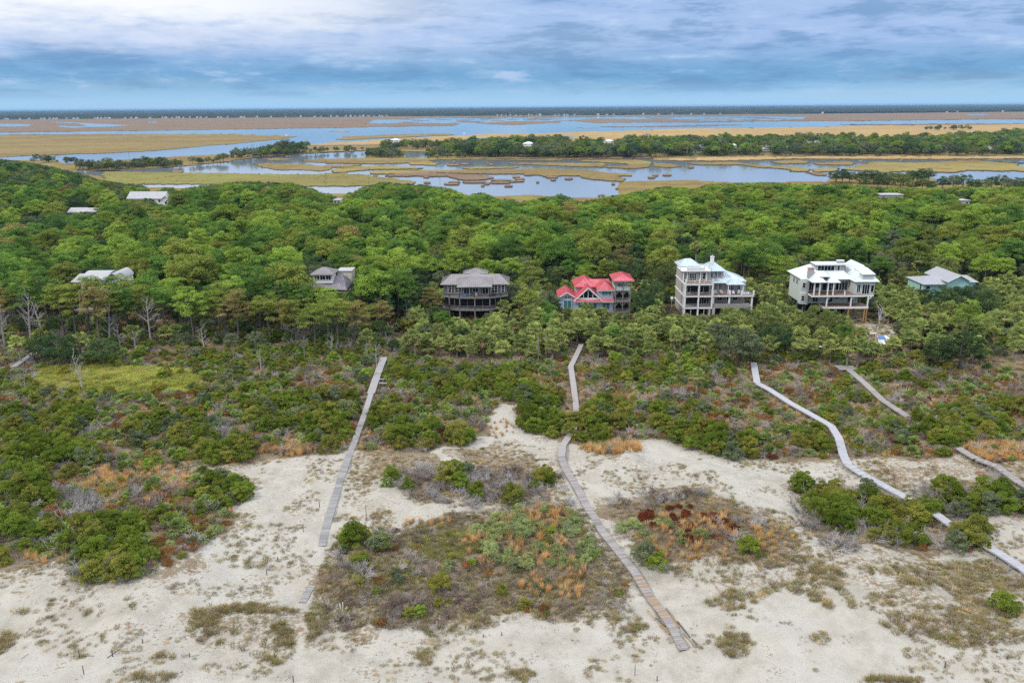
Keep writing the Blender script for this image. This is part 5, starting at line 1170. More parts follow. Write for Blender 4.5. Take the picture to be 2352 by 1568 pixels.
for i in range(5):
    mb = MB(); H = 7.5; x, y = rg.normal(0, .5, 2); pts = [Vector((x*(k/5)**2, y*(k/5)**1.5, H*k/5-.3)) for k in range(6)]
    mb.tube(pts, [.17, .15, .12, .09, .06, .03], 6); b = branching(rg, 1, 1, .02, (0, 0), 1)
    for k in range(15):
        f = rg.uniform(.35, .98); ii = min(4, int(f*5)); p = pts[ii]+(pts[ii+1]-pts[ii])*(f*5-ii); a = rg.uniform(0, 6.28)
        d = Vector((math.cos(a), math.sin(a), rg.uniform(.3, 1.2))).normalized(); L = rg.uniform(1.0, 2.4)*(1.15-f*.5)
        q = p+d*L*.5+Vector(rg.normal(0, .1, 3)); e_ = p+d*L+Vector((0, 0, .25*L)); mb.tube([p, q, e_], [.05, .035, .012], 4)
        for j in range(4):
            s = p+(e_-p)*rg.uniform(.4, 1); d2 = (d+Vector(rg.normal(0, .5, 3))).normalized(); mb.tube([s, s+d2*L*.25+Vector(rg.normal(0, .05, 3)), s+d2*L*.5+Vector((0, 0, .1))], [.022, .016, .007], 3)
    PROT['dead_tree'].append(dict(c=coloured(mb.mesh('dead_tree', M['twig']), ('twig', 'twig_brown')), h=H, r=1.6))
# grasses
def grass(name, mats, n, blades, h, sp, wd, lean=.35, curl=.5):
    PROT[name] = []
    for i in range(n):
        N = blades; a = rg.uniform(0, 2*math.pi, N); rr = sp*np.sqrt(rg.random(N)); b = np.stack([rr*np.cos(a), rr*np.sin(a), np.full(N, -.03)], -1)
        az = a+rg.normal(0, .8, N); ln = rg.uniform(.1, 1, N)*lean*1.4; L = h*rg.uniform(.55, 1.1, N)
        d = np.stack([np.sin(ln)*np.cos(az), np.sin(ln)*np.sin(az), np.cos(ln)], -1); hd = np.stack([np.cos(az), np.sin(az), np.zeros(N)], -1)
        s = np.stack([-np.sin(az), np.cos(az), np.zeros(N)], -1)*wd/2
        m1 = b+d*(L*.55)[:, None]; tip = b+d*L[:, None]+hd*(L*curl*.35)[:, None]; tip[:, 2] -= L*curl*.15
        V = np.stack([b-s, b+s, m1+s*.8, tip, m1-s*.8], 1).reshape(-1, 3); i0 = np.arange(N)*5
        Fc = np.concatenate([np.stack([i0, i0+1, i0+2, i0+4], -1), np.stack([i0+4, i0+2, i0+3, i0+3], -1)])
        # last face as a triangle is written as a quad with a doubled point moved a hair
        V = np.concatenate([V, tip+s*.06]); Fc[N:, 3] = i0+3; Fc[N:, 2] = 5*N+np.arange(N); Fc[N:] = np.stack([i0+4, i0+2, 5*N+np.arange(N), i0+3], -1)
        ti = np.tile(np.clip(rg.normal(.5, .25, N), 0, 1), 2); base = mesh_np(name, V, Fc, M[mats[0]], ti)
        PROT[name].append(dict(c=coloured(base, mats), h=h, r=sp))
grass('tuft', ('dune_grass', 'green_grass', 'straw_grass', 'lime_grass', 'twig_brown'), 5, 46, .55, .38, .035, .7, .8)
grass('broom', ('orange_grass', 'straw_grass'), 5, 60, 1.3, .26, .035, .30, .25)
grass('seedgrass', ('dune_grass',), 3, 26, .8, .30, .022, .25, .2)
grass('marshclump', ('marsh_blade', 'marsh_lime'), 4, 46, 1.25, .9, .13, .4, .3)
def twigmat(n=4):
    PROT['twigs'] = []
    for i in range(n):
        mb = branching(rg, 6, .45, .014, (.15, .1), 2, .7, .45, (3, 4)); PROT['twigs'].append(dict(c=coloured(mb.mesh('twigs', M['twig']), ('twig', 'twig_brown')), h=.6, r=.6))
twigmat()
PROTO_COLL = {}
def scatter(name, protos, pos, rotz, scl, pid, label=None, cat=None, tilt=None):
    """one object standing for a mass of plants: instances on points"""
    pos = np.asarray(pos, np.float32)
    if len(pos) == 0: return None
    cl = bpy.data.collections.new('proto_'+name)
    for i, me_ in enumerate(protos):
        o = bpy.data.objects.new(f'p{name}{i:03d}', me_); cl.objects.link(o)
    me = bpy.data.meshes.new(name); me.vertices.add(len(pos)); me.vertices.foreach_set('co', pos.ravel())
    a = me.attributes.new('rot', 'FLOAT_VECTOR', 'POINT'); r3 = np.zeros((len(pos), 3), np.float32); r3[:, 2] = rotz
    if tilt is not None: r3[:, 0] = tilt
    a.data.foreach_set('vector', r3.ravel())
    sc3 = np.asarray(scl, np.float32); sc3 = np.repeat(sc3[:, None], 3, 1) if sc3.ndim == 1 else sc3
    a = me.attributes.new('scl', 'FLOAT_VECTOR', 'POINT'); a.data.foreach_set('vector', sc3.ravel())
    a = me.attributes.new('pid', 'INT', 'POINT'); a.data.foreach_set('value', np.asarray(pid, np.int32))
    me.update(); o = link(name, me); tag(o, label, cat, kind='stuff')
    ng = bpy.data.node_groups.new('scatter_'+name, 'GeometryNodeTree')
    ng.interface.new_socket('Geometry', in_out='INPUT', socket_type='NodeSocketGeometry'); ng.interface.new_socket('Geometry', in_out='OUTPUT', socket_type='NodeSocketGeometry')
    gi = ng.nodes.new('NodeGroupInput'); go = ng.nodes.new('NodeGroupOutput'); ip = ng.nodes.new('GeometryNodeInstanceOnPoints'); ci = ng.nodes.new('GeometryNodeCollectionInfo')
    ci.inputs['Collection'].default_value = cl; ci.inputs['Separate Children'].default_value = True; ci.inputs['Reset Children'].default_value = True
    def na(nm, ty):
        n_ = ng.nodes.new('GeometryNodeInputNamedAttribute'); n_.data_type = ty; n_.inputs[0].default_value = nm; return n_.outputs[0]
    L = ng.links.new
    L(gi.outputs[0], ip.inputs['Points']); L(ci.outputs[0], ip.inputs['Instance']); ip.inputs['Pick Instance'].default_value = True
    L(na('pid', 'INT'), ip.inputs['Instance Index']); L(na('rot', 'FLOAT_VECTOR'), ip.inputs['Rotation']); L(na('scl', 'FLOAT_VECTOR'), ip.inputs['Scale'])
    L(ip.outputs[0], go.inputs[0])
    md = o.modifiers.new('scatter', 'NODES'); md.node_group = ng
    return o
# ------------------------------------------------------------------ planting plan
rg = np.random.default_rng(77)
HIDDEN = [(1, 936, 985), (2, 1146, 1168), (2, 1206, 1244), (3, 955, 1022)]
ws = []
for i, wk in enumerate(WALKS[:6]):
    A = np.array(wk); D = proj(A); ok = np.ones(len(A), bool)
    for j, a, b in HIDDEN:
        if j == i: ok &= ~((D[:, 1] > a) & (D[:, 1] < b))
    ok &= (D[:, 0] > -30) & (D[:, 0] < 2390); ws.append(np.concatenate([A[ok], D[ok]], 1))
WS = np.concatenate(ws)
TR = np.concatenate([np.linspace(G(np.array(float(a[0])), np.array(float(a[1]))), G(np.array(float(b[0])), np.array(float(b[1]))), 12) for a, b in zip(TRACK[:-1], TRACK[1:])])
KEEP.append((1995, 2052, 752, 792, float(G(np.array(2028.), np.array(786.))[1])))
def clear(x, y, h, r, frac=.8, wood=False):
    """may a plant of height h and radius r stand here without covering a house or a boardwalk the photo shows"""
    z = float(ground_z(x, y)); b = proj((x, y, z)); t_ = proj((x, y, z+h)); rp = r*F_PX/b[2]*frac
    for x0, x1, y0, y1, d in KEEP:
        if d > y+1 and b[0]+rp > x0 and b[0]-rp < x1 and t_[1] < y1 and b[1] > y0: return False
    if y < 200:
        if ((WS[:, 0]-x)**2+(WS[:, 1]-y)**2 < (r*.9+.8)**2).any(): return False
        near = WS[:, 1] > y-.5
        if (near & (np.abs(WS[:, 3]-b[0]) < rp+5) & (WS[:, 4] > t_[1]+1) & (WS[:, 4] < b[1])).any(): return False
    for x0, x1, y0, y1 in FOOT:
        if x0-r*.6 < x < x1+r*.6 and y0-r*.6 < y < y1+r*.6: return False
    return True
SKY = np.array([(-300, 355), (0, 365), (60, 372), (130, 385), (200, 402), (230, 414), (330, 425), (350, 442), (375, 436), (389, 426), (405, 440), (432, 433), (540, 417), (662, 418), (695, 426), (749, 444), (792, 456), (807, 440), (879, 418), (969, 424), (1033, 433), (1069, 451), (1105, 439), (1130, 453), (1203, 463), (1289, 446), (1328, 463), (1418, 448), (1526, 428), (1599, 433), (1631, 422), (1771, 419), (1865, 424), (1919, 422), (2009, 429), (2099, 433), (2189, 429), (2322, 429), (2600, 425)], float)
def skyline(px): return np.interp(px, SKY[:, 0], SKY[:, 1])
IT = {k: [] for k in ('pine', 'edge_pine', 'oak', 'palm', 'palmetto', 'myrtle', 'sage', 'rust', 'dead_shrub', 'dead_tree')}
def add(kind, x, y, s, col, sz=None):
    IT[kind].append(dict(x=float(x), y=float(y), s=float(s), col=col, v=int(rg.integers(0, len(PROT[kind]))), rot=float(rg.uniform(0, 6.283)), sz=float(sz or s*rg.uniform(.9, 1.1))))
def fit(px, base, top):
    p = G(np.array(float(px)), np.array(float(base))); lo, hi = .3, 30.
    for _ in range(25):
        m_ = (lo+hi)/2; q = proj((p[0], p[1], p[2]+m_))[1]
        if q > top: lo = m_
        else: hi = m_
    return p, lo
# pines one can name, along the edge of the wood: trunk foot and crown top as photographed
for px, b, t_, c in [(18, 772, 655, 'rust'), (62, 770, 640, 'green'), (112, 760, 622, 'green'), (150, 772, 642, 'olive'), (176, 778, 655, 'olive'), (232, 800, 650, 'rust'), (266, 790, 668, 'olive'), (302, 780, 655, 'green'), (332, 775, 658, 'olive'), (385, 770, 660, 'green'), (448, 792, 660, 'bright'),
                     (474, 782, 672, 'bright'), (520, 775, 650, 'olive'), (548, 788, 668, 'rust'), (575, 770, 642, 'green'), (622, 788, 672, 'olive'), (648, 770, 645, 'green'), (666, 796, 690, 'rust'), (684, 802, 690, 'olive'), (726, 818, 686, 'olive'), (702, 772, 662, 'green'), (756, 784, 672, 'bright'),
                     (777, 802, 682, 'olive'), (815, 800, 692, 'rust'), (850, 768, 695, 'olive'), (882, 770, 690, 'rust'), (866, 740, 632, 'green'), (990, 738, 662, 'rust'), (1212, 752, 656, 'olive'), (1428, 662, 562, 'rust'), (1225, 700, 600, 'olive'), (600, 760, 622, 'green'), (95, 740, 640, 'olive'), (2215, 800, 690, 'bright'), (1800, 700, 590, 'bright'),
                     (205, 770, 636, 'olive'), (226, 775, 638, 'green'), (250, 772, 636, 'olive'), (276, 770, 636, 'green'), (300, 768, 630, 'olive'), (735, 760, 660, 'olive'), (762, 764, 662, 'bright'), (792, 766, 672, 'olive'), (712, 758, 650, 'green'), (505, 760, 640, 'green'), (545, 755, 628, 'bright'), (645, 750, 628, 'green'), (685, 748, 640, 'bright'), (40, 745, 628, 'green'), (350, 752, 640, 'green'), (415, 755, 640, 'bright')]:
    p, hh = fit(px, b, t_); add('edge_pine', p[0], p[1], hh/13.0, 'pine_'+c, sz=float(np.clip(hh/13*1.15, .8, 1.2)))
# broadleaf crowns one can name: masking the feet of the houses
for px, b, t_, c, wd in [(1695, 842, 752, 'oak_grey', 1.35), (1645, 800, 742, 'oak_grey', .9), (1752, 790, 703, 'oak_olive', 1.1), (1780, 815, 745, 'oak_dark', 1.0), (1875, 782, 700, 'oak_olive', .9), (1905, 770, 712, 'oak_olive', .7), (2125, 722, 662, 'oak_dark', .9), (2160, 728, 660, 'oak_dark', 1.0), (2196, 722, 655, 'oak_dark', 1.0), (2232, 718, 652, 'oak_dark', .9), (2262, 735, 660, 'oak_dark', 1.0), (2205, 850, 760, 'oak_dark', 1.2), (2150, 845, 780, 'oak_dark', 1.0),
                      (1170, 720, 655, 'oak_grey', .8), (1195, 728, 650, 'oak_grey', .9), (1000, 745, 702, 'oak_dark', .6), (880, 745, 665, 'oak_dark', 1.), (905, 730, 650, 'oak_dark', 1.), (835, 725, 640, 'oak_dark', .9), (940, 735, 668, 'oak_dark', 1.), (965, 725, 650, 'oak_dark', 1.), (1255, 735, 668, 'oak_grey', .8), (1275, 740, 690, 'oak_dark', .6), (1478, 735, 668, 'oak_dark', .9), (1500, 725, 640, 'oak_dark', .9), (140, 840, 765, 'oak_dark', 1.0), (100, 830, 772, 'oak_dark', .9), (240, 840, 780, 'oak_dark', .9)]:
    p, hh = fit(px, b, t_); add('oak', p[0], p[1], hh/8.5, c, sz=wd)
# dead trees
for px, b, t_ in [(12, 800, 700), (72, 790, 668), (100, 780, 690), (20, 775, 700), (186, 830, 770), (255, 800, 690), (348, 798, 688), (278, 810, 740), (312, 812, 762), (430, 830, 780), (470, 810, 752), (190, 895, 812), (700, 830, 770), (760, 822, 760), (865, 850, 790), (905, 845, 800), (1545, 600, 515), (2010, 790, 700), (845, 830, 775), (2350, 800, 760), (60, 905, 850), (1795, 575, 520), (1270, 860, 815), (600, 850, 800), (540, 838, 790), (935, 742, 690)]:
    p, hh = fit(px, b, t_); add('dead_tree', p[0], p[1], hh/7.5, 'twig')
# palms one can name
for px, b, t_ in [(50, 838, 768), (186, 828, 760), (310, 800, 745), (955, 822, 752), (985, 815, 760), (1084, 832, 790), (1115, 800, 745), (1140, 770, 720), (1345, 752, 690), (1330, 770, 705), (1360, 790, 730), (1238, 760, 705), (1160, 735, 688), (1594, 655, 552), (1944, 846, 775), (1966, 848, 776), (2000, 845, 782), (2146, 782, 742), (2112, 775, 730), (2050, 820, 772), (1905, 835, 780), (1855, 825, 775), (1425, 825, 770), (1390, 815, 770), (1460, 800, 750), (1510, 790, 742), (1225, 745, 700), (1600, 900, 845), (2330, 830, 780), (2250, 835, 790), (2175, 745, 690), (2075, 735, 690), (1815, 745, 700)]:
    p, hh = fit(px, b, t_); v = int(rg.integers(3, 8)); pr = PROT['palm'][v]; IT['palm'].append(dict(x=p[0], y=p[1], s=hh/pr['h'], sz=float(np.clip(hh/pr['h'], .85, 1.15)), v=v, col='palm_leaf', rot=float(rg.uniform(0, 6)), fix=1))
for px, b, t_ in [(1838, 800, 748), (1600, 775, 745)]:
    p, hh = fit(px, b, t_); IT['palm'].append(dict(x=p[0], y=p[1], s=.8, sz=.9, v=2, col='palm_dead', rot=1., fix=1))
FRONT = np.array([(-400, 800), (0, 800), (200, 826), (450, 815), (700, 806), (880, 815), (930, 832), (1100, 848), (1300, 826), (1350, 832), (1500, 842), (1720, 834), (1800, 830), (1950, 848), (2100, 842), (2352, 868), (2700, 880)], float)
# the closed wood: jittered grid, thinned where the photograph opens
cell = 6.5
for gy_ in np.arange(183, 900, cell):
    hw = gy_*.82+45
    for gx_ in np.arange(-hw, hw, cell):
        x = gx_+rg.uniform(-.42, .42)*cell; y = gy_+rg.uniform(-.42, .42)*cell
        if not bool(inpoly(np.array(x), np.array(y), MAIN_W)): continue
        z = float(ground_z(x, y)); b = proj((x, y, z))
        if b[1] > np.interp(b[0], FRONT[:, 0], FRONT[:, 1])-4 or b[0] < -300 or b[0] > 2650: continue
        if bool(inpoly(np.array(x), np.array(y), PLOT)): continue
        left = b[0] < 935; n_ = float(fbm(x, y, 26, 5)); right = smooth(900, 2000, b[0])
        if y < 212 and left or y < 246 and not left:
            q = rg.random()
            if left:
                if q < .62:
                    s = rg.uniform(.35, .55); k = ('oak', s, rg.choice(['oak_dark', 'oak_dark', 'oak_olive', 'oak_grey']))
                elif q < .72: k = ('palm', rg.uniform(.6, .85), 'palm_leaf')
                elif q < .9: k = ('myrtle', rg.uniform(.7, 1.2), rg.choice(['myrtle', 'myrtle', 'oak_grey', 'myrtle_olive']))
                else: continue
            else:
                if q < .55: k = ('palm', rg.uniform(.8, 1.2), 'palm_leaf')
                elif q < .76: k = ('oak', rg.uniform(.40, .62), rg.choice(['oak_dark', 'oak_dark', 'oak_grey', 'oak_olive']))
                elif q < .94: k = ('myrtle', rg.uniform(1.1, 1.7), rg.choice(['myrtle', 'myrtle', 'oak_grey', 'myrtle_olive', 'myrtle_bright']))
                else: k = ('pine', rg.uniform(.5, .62), 'pine_green')
        else:
            pine = .70+.9*(n_-.5)
            if y < 300 and not left: pine -= .30*right + .1
            if b[0] < 330 and y > 300: pine -= .35
            if y > 520: pine = .1
            if rg.random() < pine:
                c = rg.choice(['pine_green', 'pine_bright', 'pine_olive', 'pine_rust'], p=[.50-.2*right, .31+.18*right, .18+.03*right, .01-.01*right])
                k = ('pine', (rg.uniform(.68, 1.18) if rg.random() < .8 else rg.uniform(1.1, 1.38))+.16*(n_-.5), c)
            elif y < 300 and b[0] > 1380 and rg.random() < .4: k = ('palm', rg.uniform(.95, 1.3), 'palm_leaf')
            else: k = ('oak', rg.uniform(.8, 1.3), rg.choice(['oak_dark', 'oak_grey', 'oak_olive'], p=[.5, .22, .28]))
        kind, s, c = k; pr = PROT[kind][0]; h = (5.6 if kind == 'palm' else pr['h'])*s; r = 2.2 if kind == 'palm' else pr['r']*s
        if y > 240:
            lim = skyline(b[0]); tp = proj((x, y, z+h))[1]
            if tp < lim-1:
                for f in (.85, .7, .55):
                    if proj((x, y, z+h*f))[1] >= lim-1: s *= f; h *= f; r *= f; break
                else: continue
        for f in (1, .85, .7, .55, .42, .32):
            if clear(x, y, h*f, r*f): add(kind, x, y, s*f, c, sz=(rg.uniform(1.0, 1.25)*max(f, .7) if kind == 'palm' else None)); break
# a low fringe of palms, bushes and saplings fills the belt in front of the houses
for gy_ in np.arange(178, 250, 3.1):
    hw = gy_*.84+20
    for gx_ in np.arange(-hw, hw, 3.1):
        x = gx_+rg.uniform(-1.2, 1.2); y = gy_+rg.uniform(-1.2, 1.2); b = proj((x, y, float(ground_z(x, y))))
        if b[1] > np.interp(b[0], FRONT[:, 0], FRONT[:, 1])+4 or b[0] < -300 or b[0] > 2650: continue
        left = b[0] < 935; q = rg.random()
        if left and y > 216: continue
        if bool(inpoly(np.array(x), np.array(y), PLOT)): continue
        if left:
            k = ('myrtle', rg.uniform(.5, 1.15), rg.choice(['myrtle', 'myrtle', 'oak_grey', 'myrtle_olive'])) if q < .42 else ('palm', rg.uniform(.5, .8), 'palm_leaf') if q < .47 else ('palmetto', rg.uniform(.8, 1.2), 'palmetto_leaf') if q < .54 else ('dead_shrub', rg.uniform(1.0, 2.2), 'twig') if q < .64 else None
        else:
            k = ('palm', rg.uniform(.7, 1.15), 'palm_leaf') if q < .40 else ('myrtle', rg.uniform(.6, 1.2), rg.choice(['myrtle', 'oak_grey', 'myrtle_olive', 'myrtle_bright'], p=[.45, .25, .2, .1])) if q < .60 else ('palmetto', rg.uniform(.9, 1.3), 'palmetto_leaf') if q < .72 else ('rust', rg.uniform(.8, 1.4), 'mauve') if q < .76 else None
        if not k: continue
        pr = PROT[k[0]][0]
        for f in (1, .8, .6, .45):
            if clear(x, y, (5.6 if k[0] == 'palm' else pr['h'])*k[1]*f, pr['r']*(1. if k[0] == 'palm' else k[1])*f): add(k[0], x, y, k[1]*f, k[2], sz=(rg.uniform(.9, 1.2)*max(f, .7) if k[0] == 'palm' else None)); break
# pale-stemmed thicket trees by the right-hand lagoon
for a, b_ in [((1150, 640), 8), ((1190, 648), 9), ((1240, 640), 7), ((1300, 650), 8), ((1345, 652), 9), ((1390, 650), 9), ((1430, 655), 8), ((1490, 655), 8.5), ((1530, 660), 8), ((1580, 662), 8), ((1640, 655), 9), ((1690, 650), 9.5), ((1740, 640), 9), ((1560, 675), 7), ((1480, 680), 7), ((1330, 672), 7), ((1420, 676), 7), ((1700, 690), 7), ((1760, 695), 6), ((1830, 690), 8), ((1900, 685), 8.5), ((1960, 680), 9), ((2020, 700), 7), ((2080, 695), 7), ((2140, 690), 8), ((2200, 688), 9), ((2260, 700), 8), ((2320, 695), 8), ((2380, 700), 8), ((1640, 690), 6)]:
    d = ZC(a)[0]; p = at_z(np.array(d[0]), np.array(d[1]), .8); add('oak', p[0], p[1], b_/7.4, rg.choice(['oak_dark', 'oak_dark', 'oak_grey', 'oak_olive']), sz=b_/7.4*rg.uniform(1.1, 1.5))
def sample(poly, dens, n_max=20000):
    Wp = np.array(poly); x0, y0 = Wp.min(0); x1, y1 = Wp.max(0); x0 = max(x0, -215); x1 = min(x1, 215); y0 = max(y0, 60); y1 = min(y1, 260)
    n = min(int((x1-x0)*(y1-y0)*dens), 120000); x = rg.uniform(x0, x1, n); y = rg.uniform(y0, y1, n)
    k = inpoly(x, y, poly); x, y = x[k], y[k]; b = proj(np.stack([x, y, ground_z(x, y)], -1)); k = (b[:, 0] > -300) & (b[:, 0] < 2650) & (b[:, 1] < 1600)
    return x[k][:n_max], y[k][:n_max], b[k]
def ell(cx, cy, rx, ry, n=14): return W([(cx+rx*math.cos(2*math.pi*i/n), cy+ry*math.sin(2*math.pi*i/n)) for i in range(n)])
# dark green wax-myrtle clumps
for cx, cy_, rx, ry in [(365, 1005, 80, 45), (455, 985, 40, 25), (520, 1040, 65, 35), (95, 1065, 135, 55), (40, 1150, 85, 50), (230, 1270, 105, 72), (60, 1220, 60, 40), (520, 1135, 55, 30), (620, 965, 60, 35), (745, 992, 68, 45), (790, 945, 45, 30), (885, 975, 48, 30), (950, 1005, 60, 32), (1035, 1018, 45, 18), (1238, 955, 62, 50), (1285, 985, 28, 25), (1355, 990, 45, 35), (1405, 955, 55, 30), (1560, 970, 70, 45), (1620, 1015, 60, 30), (1700, 1028, 85, 26), (1872, 1018, 42, 30), (2170, 1032, 42, 22), (2255, 975, 80, 40), (2090, 985, 60, 30), (2320, 945, 50, 30), (922, 1112, 26, 20), (1050, 1105, 28, 22), (1092, 1138, 36, 14), (1232, 1108, 34, 20), (1190, 1142, 30, 12), (1840, 1118, 34, 10),
                        (1905, 1172, 55, 35), (1985, 1195, 95, 55), (2085, 1215, 90, 40), (2205, 1238, 55, 26), (2235, 1155, 135, 38), (2360, 1140, 60, 40), (832, 1265, 52, 28), (990, 1345, 34, 14), (1490, 1290, 36, 20), (1500, 1240, 26, 16), (1735, 1278, 28, 12), (2320, 1395, 40, 16), (656, 1418, 18, 8), (0, 1285, 25, 14), (150, 975, 60, 30), (30, 985, 60, 30), (1010, 905, 60, 25), (1120, 880, 50, 22), (700, 925, 40, 20)]:
    x, y, b = sample(ell(cx, cy_, rx, ry), .20)
    for X_, Y_ in zip(x, y):
        s = rg.uniform(.6, 1.3)
        if clear(X_, Y_, 2.5*s, 1.5*s): add('myrtle', X_, Y_, s, rg.choice(['myrtle', 'myrtle_olive', 'oak_grey'], p=[.56, .32, .12]))
for cx, cy_ in [(2098, 1176), (2112, 1182), (2128, 1180), (2088, 1172), (2196, 1226), (2214, 1240), (2232, 1252), (2248, 1258), (1340, 985), (1330, 975), (2120, 998), (2150, 1012), (2170, 1022), (2185, 1030), (1310, 1002)]:
    p = G(np.array(float(cx)), np.array(float(cy_))); add('myrtle', p[0], p[1], rg.uniform(.75, 1.05), rg.choice(['myrtle', 'myrtle_olive']))
# mixed back scrub
x, y, b = sample(ZW['scrub'], .50)
for X_, Y_, B in zip(x, y, b):
    if B[1] < np.interp(B[0], FRONT[:, 0], FRONT[:, 1])-8 or Y_ > 192: continue
    lime = bool(inpoly(np.array(X_), np.array(Y_), ZW['lime'])); n_ = float(fbm(X_, Y_, 14, 8)); n2 = float(fbm(X_, Y_, 9, 21)); q = rg.random()
    if lime and q > .04: continue
    if bool(inpoly(np.array(X_), np.array(Y_), path)) or (bool(inpoly(np.array(X_), np.array(Y_), ZW['g7'])) and q > .05): continue
    back = smooth(930, 850, B[1])
    if n_ > .575-.06*back and q < .36:
        s = rg.uniform(.35, .8)+.25*back; k = ('myrtle', s, rg.choice(['myrtle', 'myrtle_olive', 'myrtle_bright', 'yellow', 'oak_grey'], p=[.30, .34, .19, .006, .164]))
    elif q < .32: k = ('rust', rg.uniform(.6, 1.3), rg.choice(['rust', 'mauve', 'myrtle_olive', 'redbrown'], p=[.44, .20, .34, .02]))
    elif q < .52: k = ('dead_shrub', rg.uniform(.5, 1.1), 'twig' if rg.random() < .7 else 'twig_brown')
    elif q < .68: k = ('sage', rg.uniform(.6, 1.25), 'sage' if rg.random() < .8 else 'mauve')
    elif q < .73: k = ('palmetto', rg.uniform(.55, .95), 'palmetto_leaf')
    elif q < .80: k = ('myrtle', rg.uniform(.3, .55), rg.choice(['myrtle_bright', 'myrtle_olive', 'oak_grey']))
    else: continue
    pr = PROT[k[0]][0]
    if clear(X_, Y_, pr['h']*k[1], pr['r']*k[1]): add(k[0], X_, Y_, k[1], k[2])
p, _ = fit(365, 905, 880); add('myrtle', p[0], p[1], 1.0, 'yellow')
p, _ = fit(150, 860, 845); add('myrtle', p[0], p[1], .9, 'yellow')
# centre and right dune patches
def put(kind, poly, dens, smin, smax, cols, probs=None):
    x, y, b = sample(poly, dens); pr = PROT[kind][0]
    for X_, Y_ in zip(x, y):
        s = rg.uniform(smin, smax)
        if clear(X_, Y_, pr['h']*s, pr['r']*s): add(kind, X_, Y_, s, rg.choice(cols, p=probs))
put('sage', W([(1090, 1215), (1180, 1175), (1300, 1160), (1360, 1200), (1385, 1260), (1370, 1320), (1180, 1300), (1080, 1270)]), .26, .7, 1.35, ['sage'])
put('sage', W([(1010, 1290), (1060, 1270), (1070, 1300), (1030, 1310)]), .3, .5, .8, ['sage'])
put('sage', W([(1400, 1200), (1500, 1190), (1600, 1215), (1620, 1240), (1560, 1290), (1440, 1240)]), .20, .6, 1.25, ['sage'])
put('dead_shrub', ZW['midp'], .38, .5, 1.0, ['twig', 'twig', 'twig_brown']); put('dead_shrub', ZW['cent'], .12, .35, .8, ['twig', 'twig_brown']); put('myrtle', ZW['cent'], .02, .3, .55, ['myrtle_olive', 'myrtle_bright', 'oak_grey'])
put('dead_shrub', W([(1390, 1140), (1640, 1132), (1650, 1165), (1420, 1165)]), .35, .5, .9, ['twig', 'twig_brown'])
put('dead_shrub', W([(1640, 1185), (1750, 1200), (1740, 1240), (1650, 1250)]), .25, .5, .9, ['twig'])
put('dead_shrub', ZW['bigr'], .10, .8, 1.4, ['twig']); put('dead_shrub', ell(840, 1300, 60, 30), .15, .6, 1.0, ['twig']); put('dead_shrub', ell(230, 1270, 100, 70), .07, .9, 1.4, ['twig'])
put('dead_shrub', ell(500, 1010, 60, 40), .15, .9, 1.4, ['twig']); put('dead_shrub', ell(110, 1180, 120, 60), .12, .8, 1.3, ['twig'])
put('rust', ZW['red'], .30, .5, 1.0, ['redbrown', 'redbrown', 'rust']); put('rust', ZW['cent'], .05, .35, .75, ['rust', 'mauve', 'myrtle_olive']); put('rust', W([(740, 1390), (1080, 1370), (1090, 1420), (980, 1460), (800, 1445)]), .12, .5, .9, ['mauve', 'mauve', 'rust']); put('dead_shrub', W([(740, 1380), (1080, 1360), (1090, 1420), (980, 1460), (800, 1445)]), .12, .5, .9, ['twig_brown', 'twig_brown', 'twig'])
put('rust', W([(330, 1090), (540, 1100), (520, 1180), (420, 1250), (330, 1210), (280, 1130)]), .16, .5, 1.0, ['rust', 'mauve', 'myrtle_olive', 'redbrown'], [.45, .25, .25, .05])
put('myrtle', W([(330, 1120), (540, 1110), (520, 1180), (420, 1240), (350, 1210)]), .08, .35, .7, ['myrtle', 'myrtle_olive'])

# ---- planting: individuals (the 300 that show largest of each kind) and the remainder as one mass
HOUSE_X = [(240, 'curved-roof house'), (765, 'tower-room house'), (1092, 'shingled house'), (1365, 'red-roofed house'), (1640, 'tall white house'), (1916, 'unfinished house'), (2172, 'teal house')]
CN = {'pine_green': 'mid-green', 'pine_bright': 'bright green', 'pine_olive': 'olive-green', 'pine_rust': 'rust-tinged', 'oak_dark': 'dark green', 'oak_grey': 'grey-green', 'oak_olive': 'olive-green', 'palm_leaf': 'green', 'palm_dead': 'brown withered', 'palmetto_leaf': 'green', 'myrtle': 'dark green', 'myrtle_olive': 'olive', 'myrtle_bright': 'bright green', 'yellow': 'yellow', 'sage': 'sage-green', 'mauve': 'dry pinkish-brown', 'rust': 'rust-brown', 'redbrown': 'red-brown', 'twig': 'bare grey', 'twig_brown': 'bare brown'}
WPX = [np.array(sorted([(q[1], q[0]) for q in bw])) for bw in (BW1, BW2, BW3, BW4)]
def zone(B, y):
    if y > 194:
        hn = min(HOUSE_X, key=lambda q: abs(q[0]-B[0]))[1]
        return ('near' if y < 250 else 'just behind' if y < 295 else 'well behind' if y < 365 else 'by the marsh behind') + ' the ' + hn
    px = [np.interp(B[1], w_[:, 0], w_[:, 1]) for w_ in WPX]; i = sum(B[0] > q for q in px)
    hz = ['left of the left boardwalk', 'between the left and centre boardwalks', 'between the centre and pale boardwalks', 'between the pale and brown boardwalks', 'right of the brown boardwalk'][i]
    return ("at wood edge " if B[1] < 870 else 'in back scrub ' if B[1] < 960 else 'in front scrub ' if B[1] < 1060 else 'among dunes ') + hz
NOUN = dict(pine='pine', edge_pine='pine', oak='oak', palm='palm', palmetto='palmetto', myrtle='shrub', sage='rounded bush', rust='low bush', dead_shrub='shrub', dead_tree='dead tree')
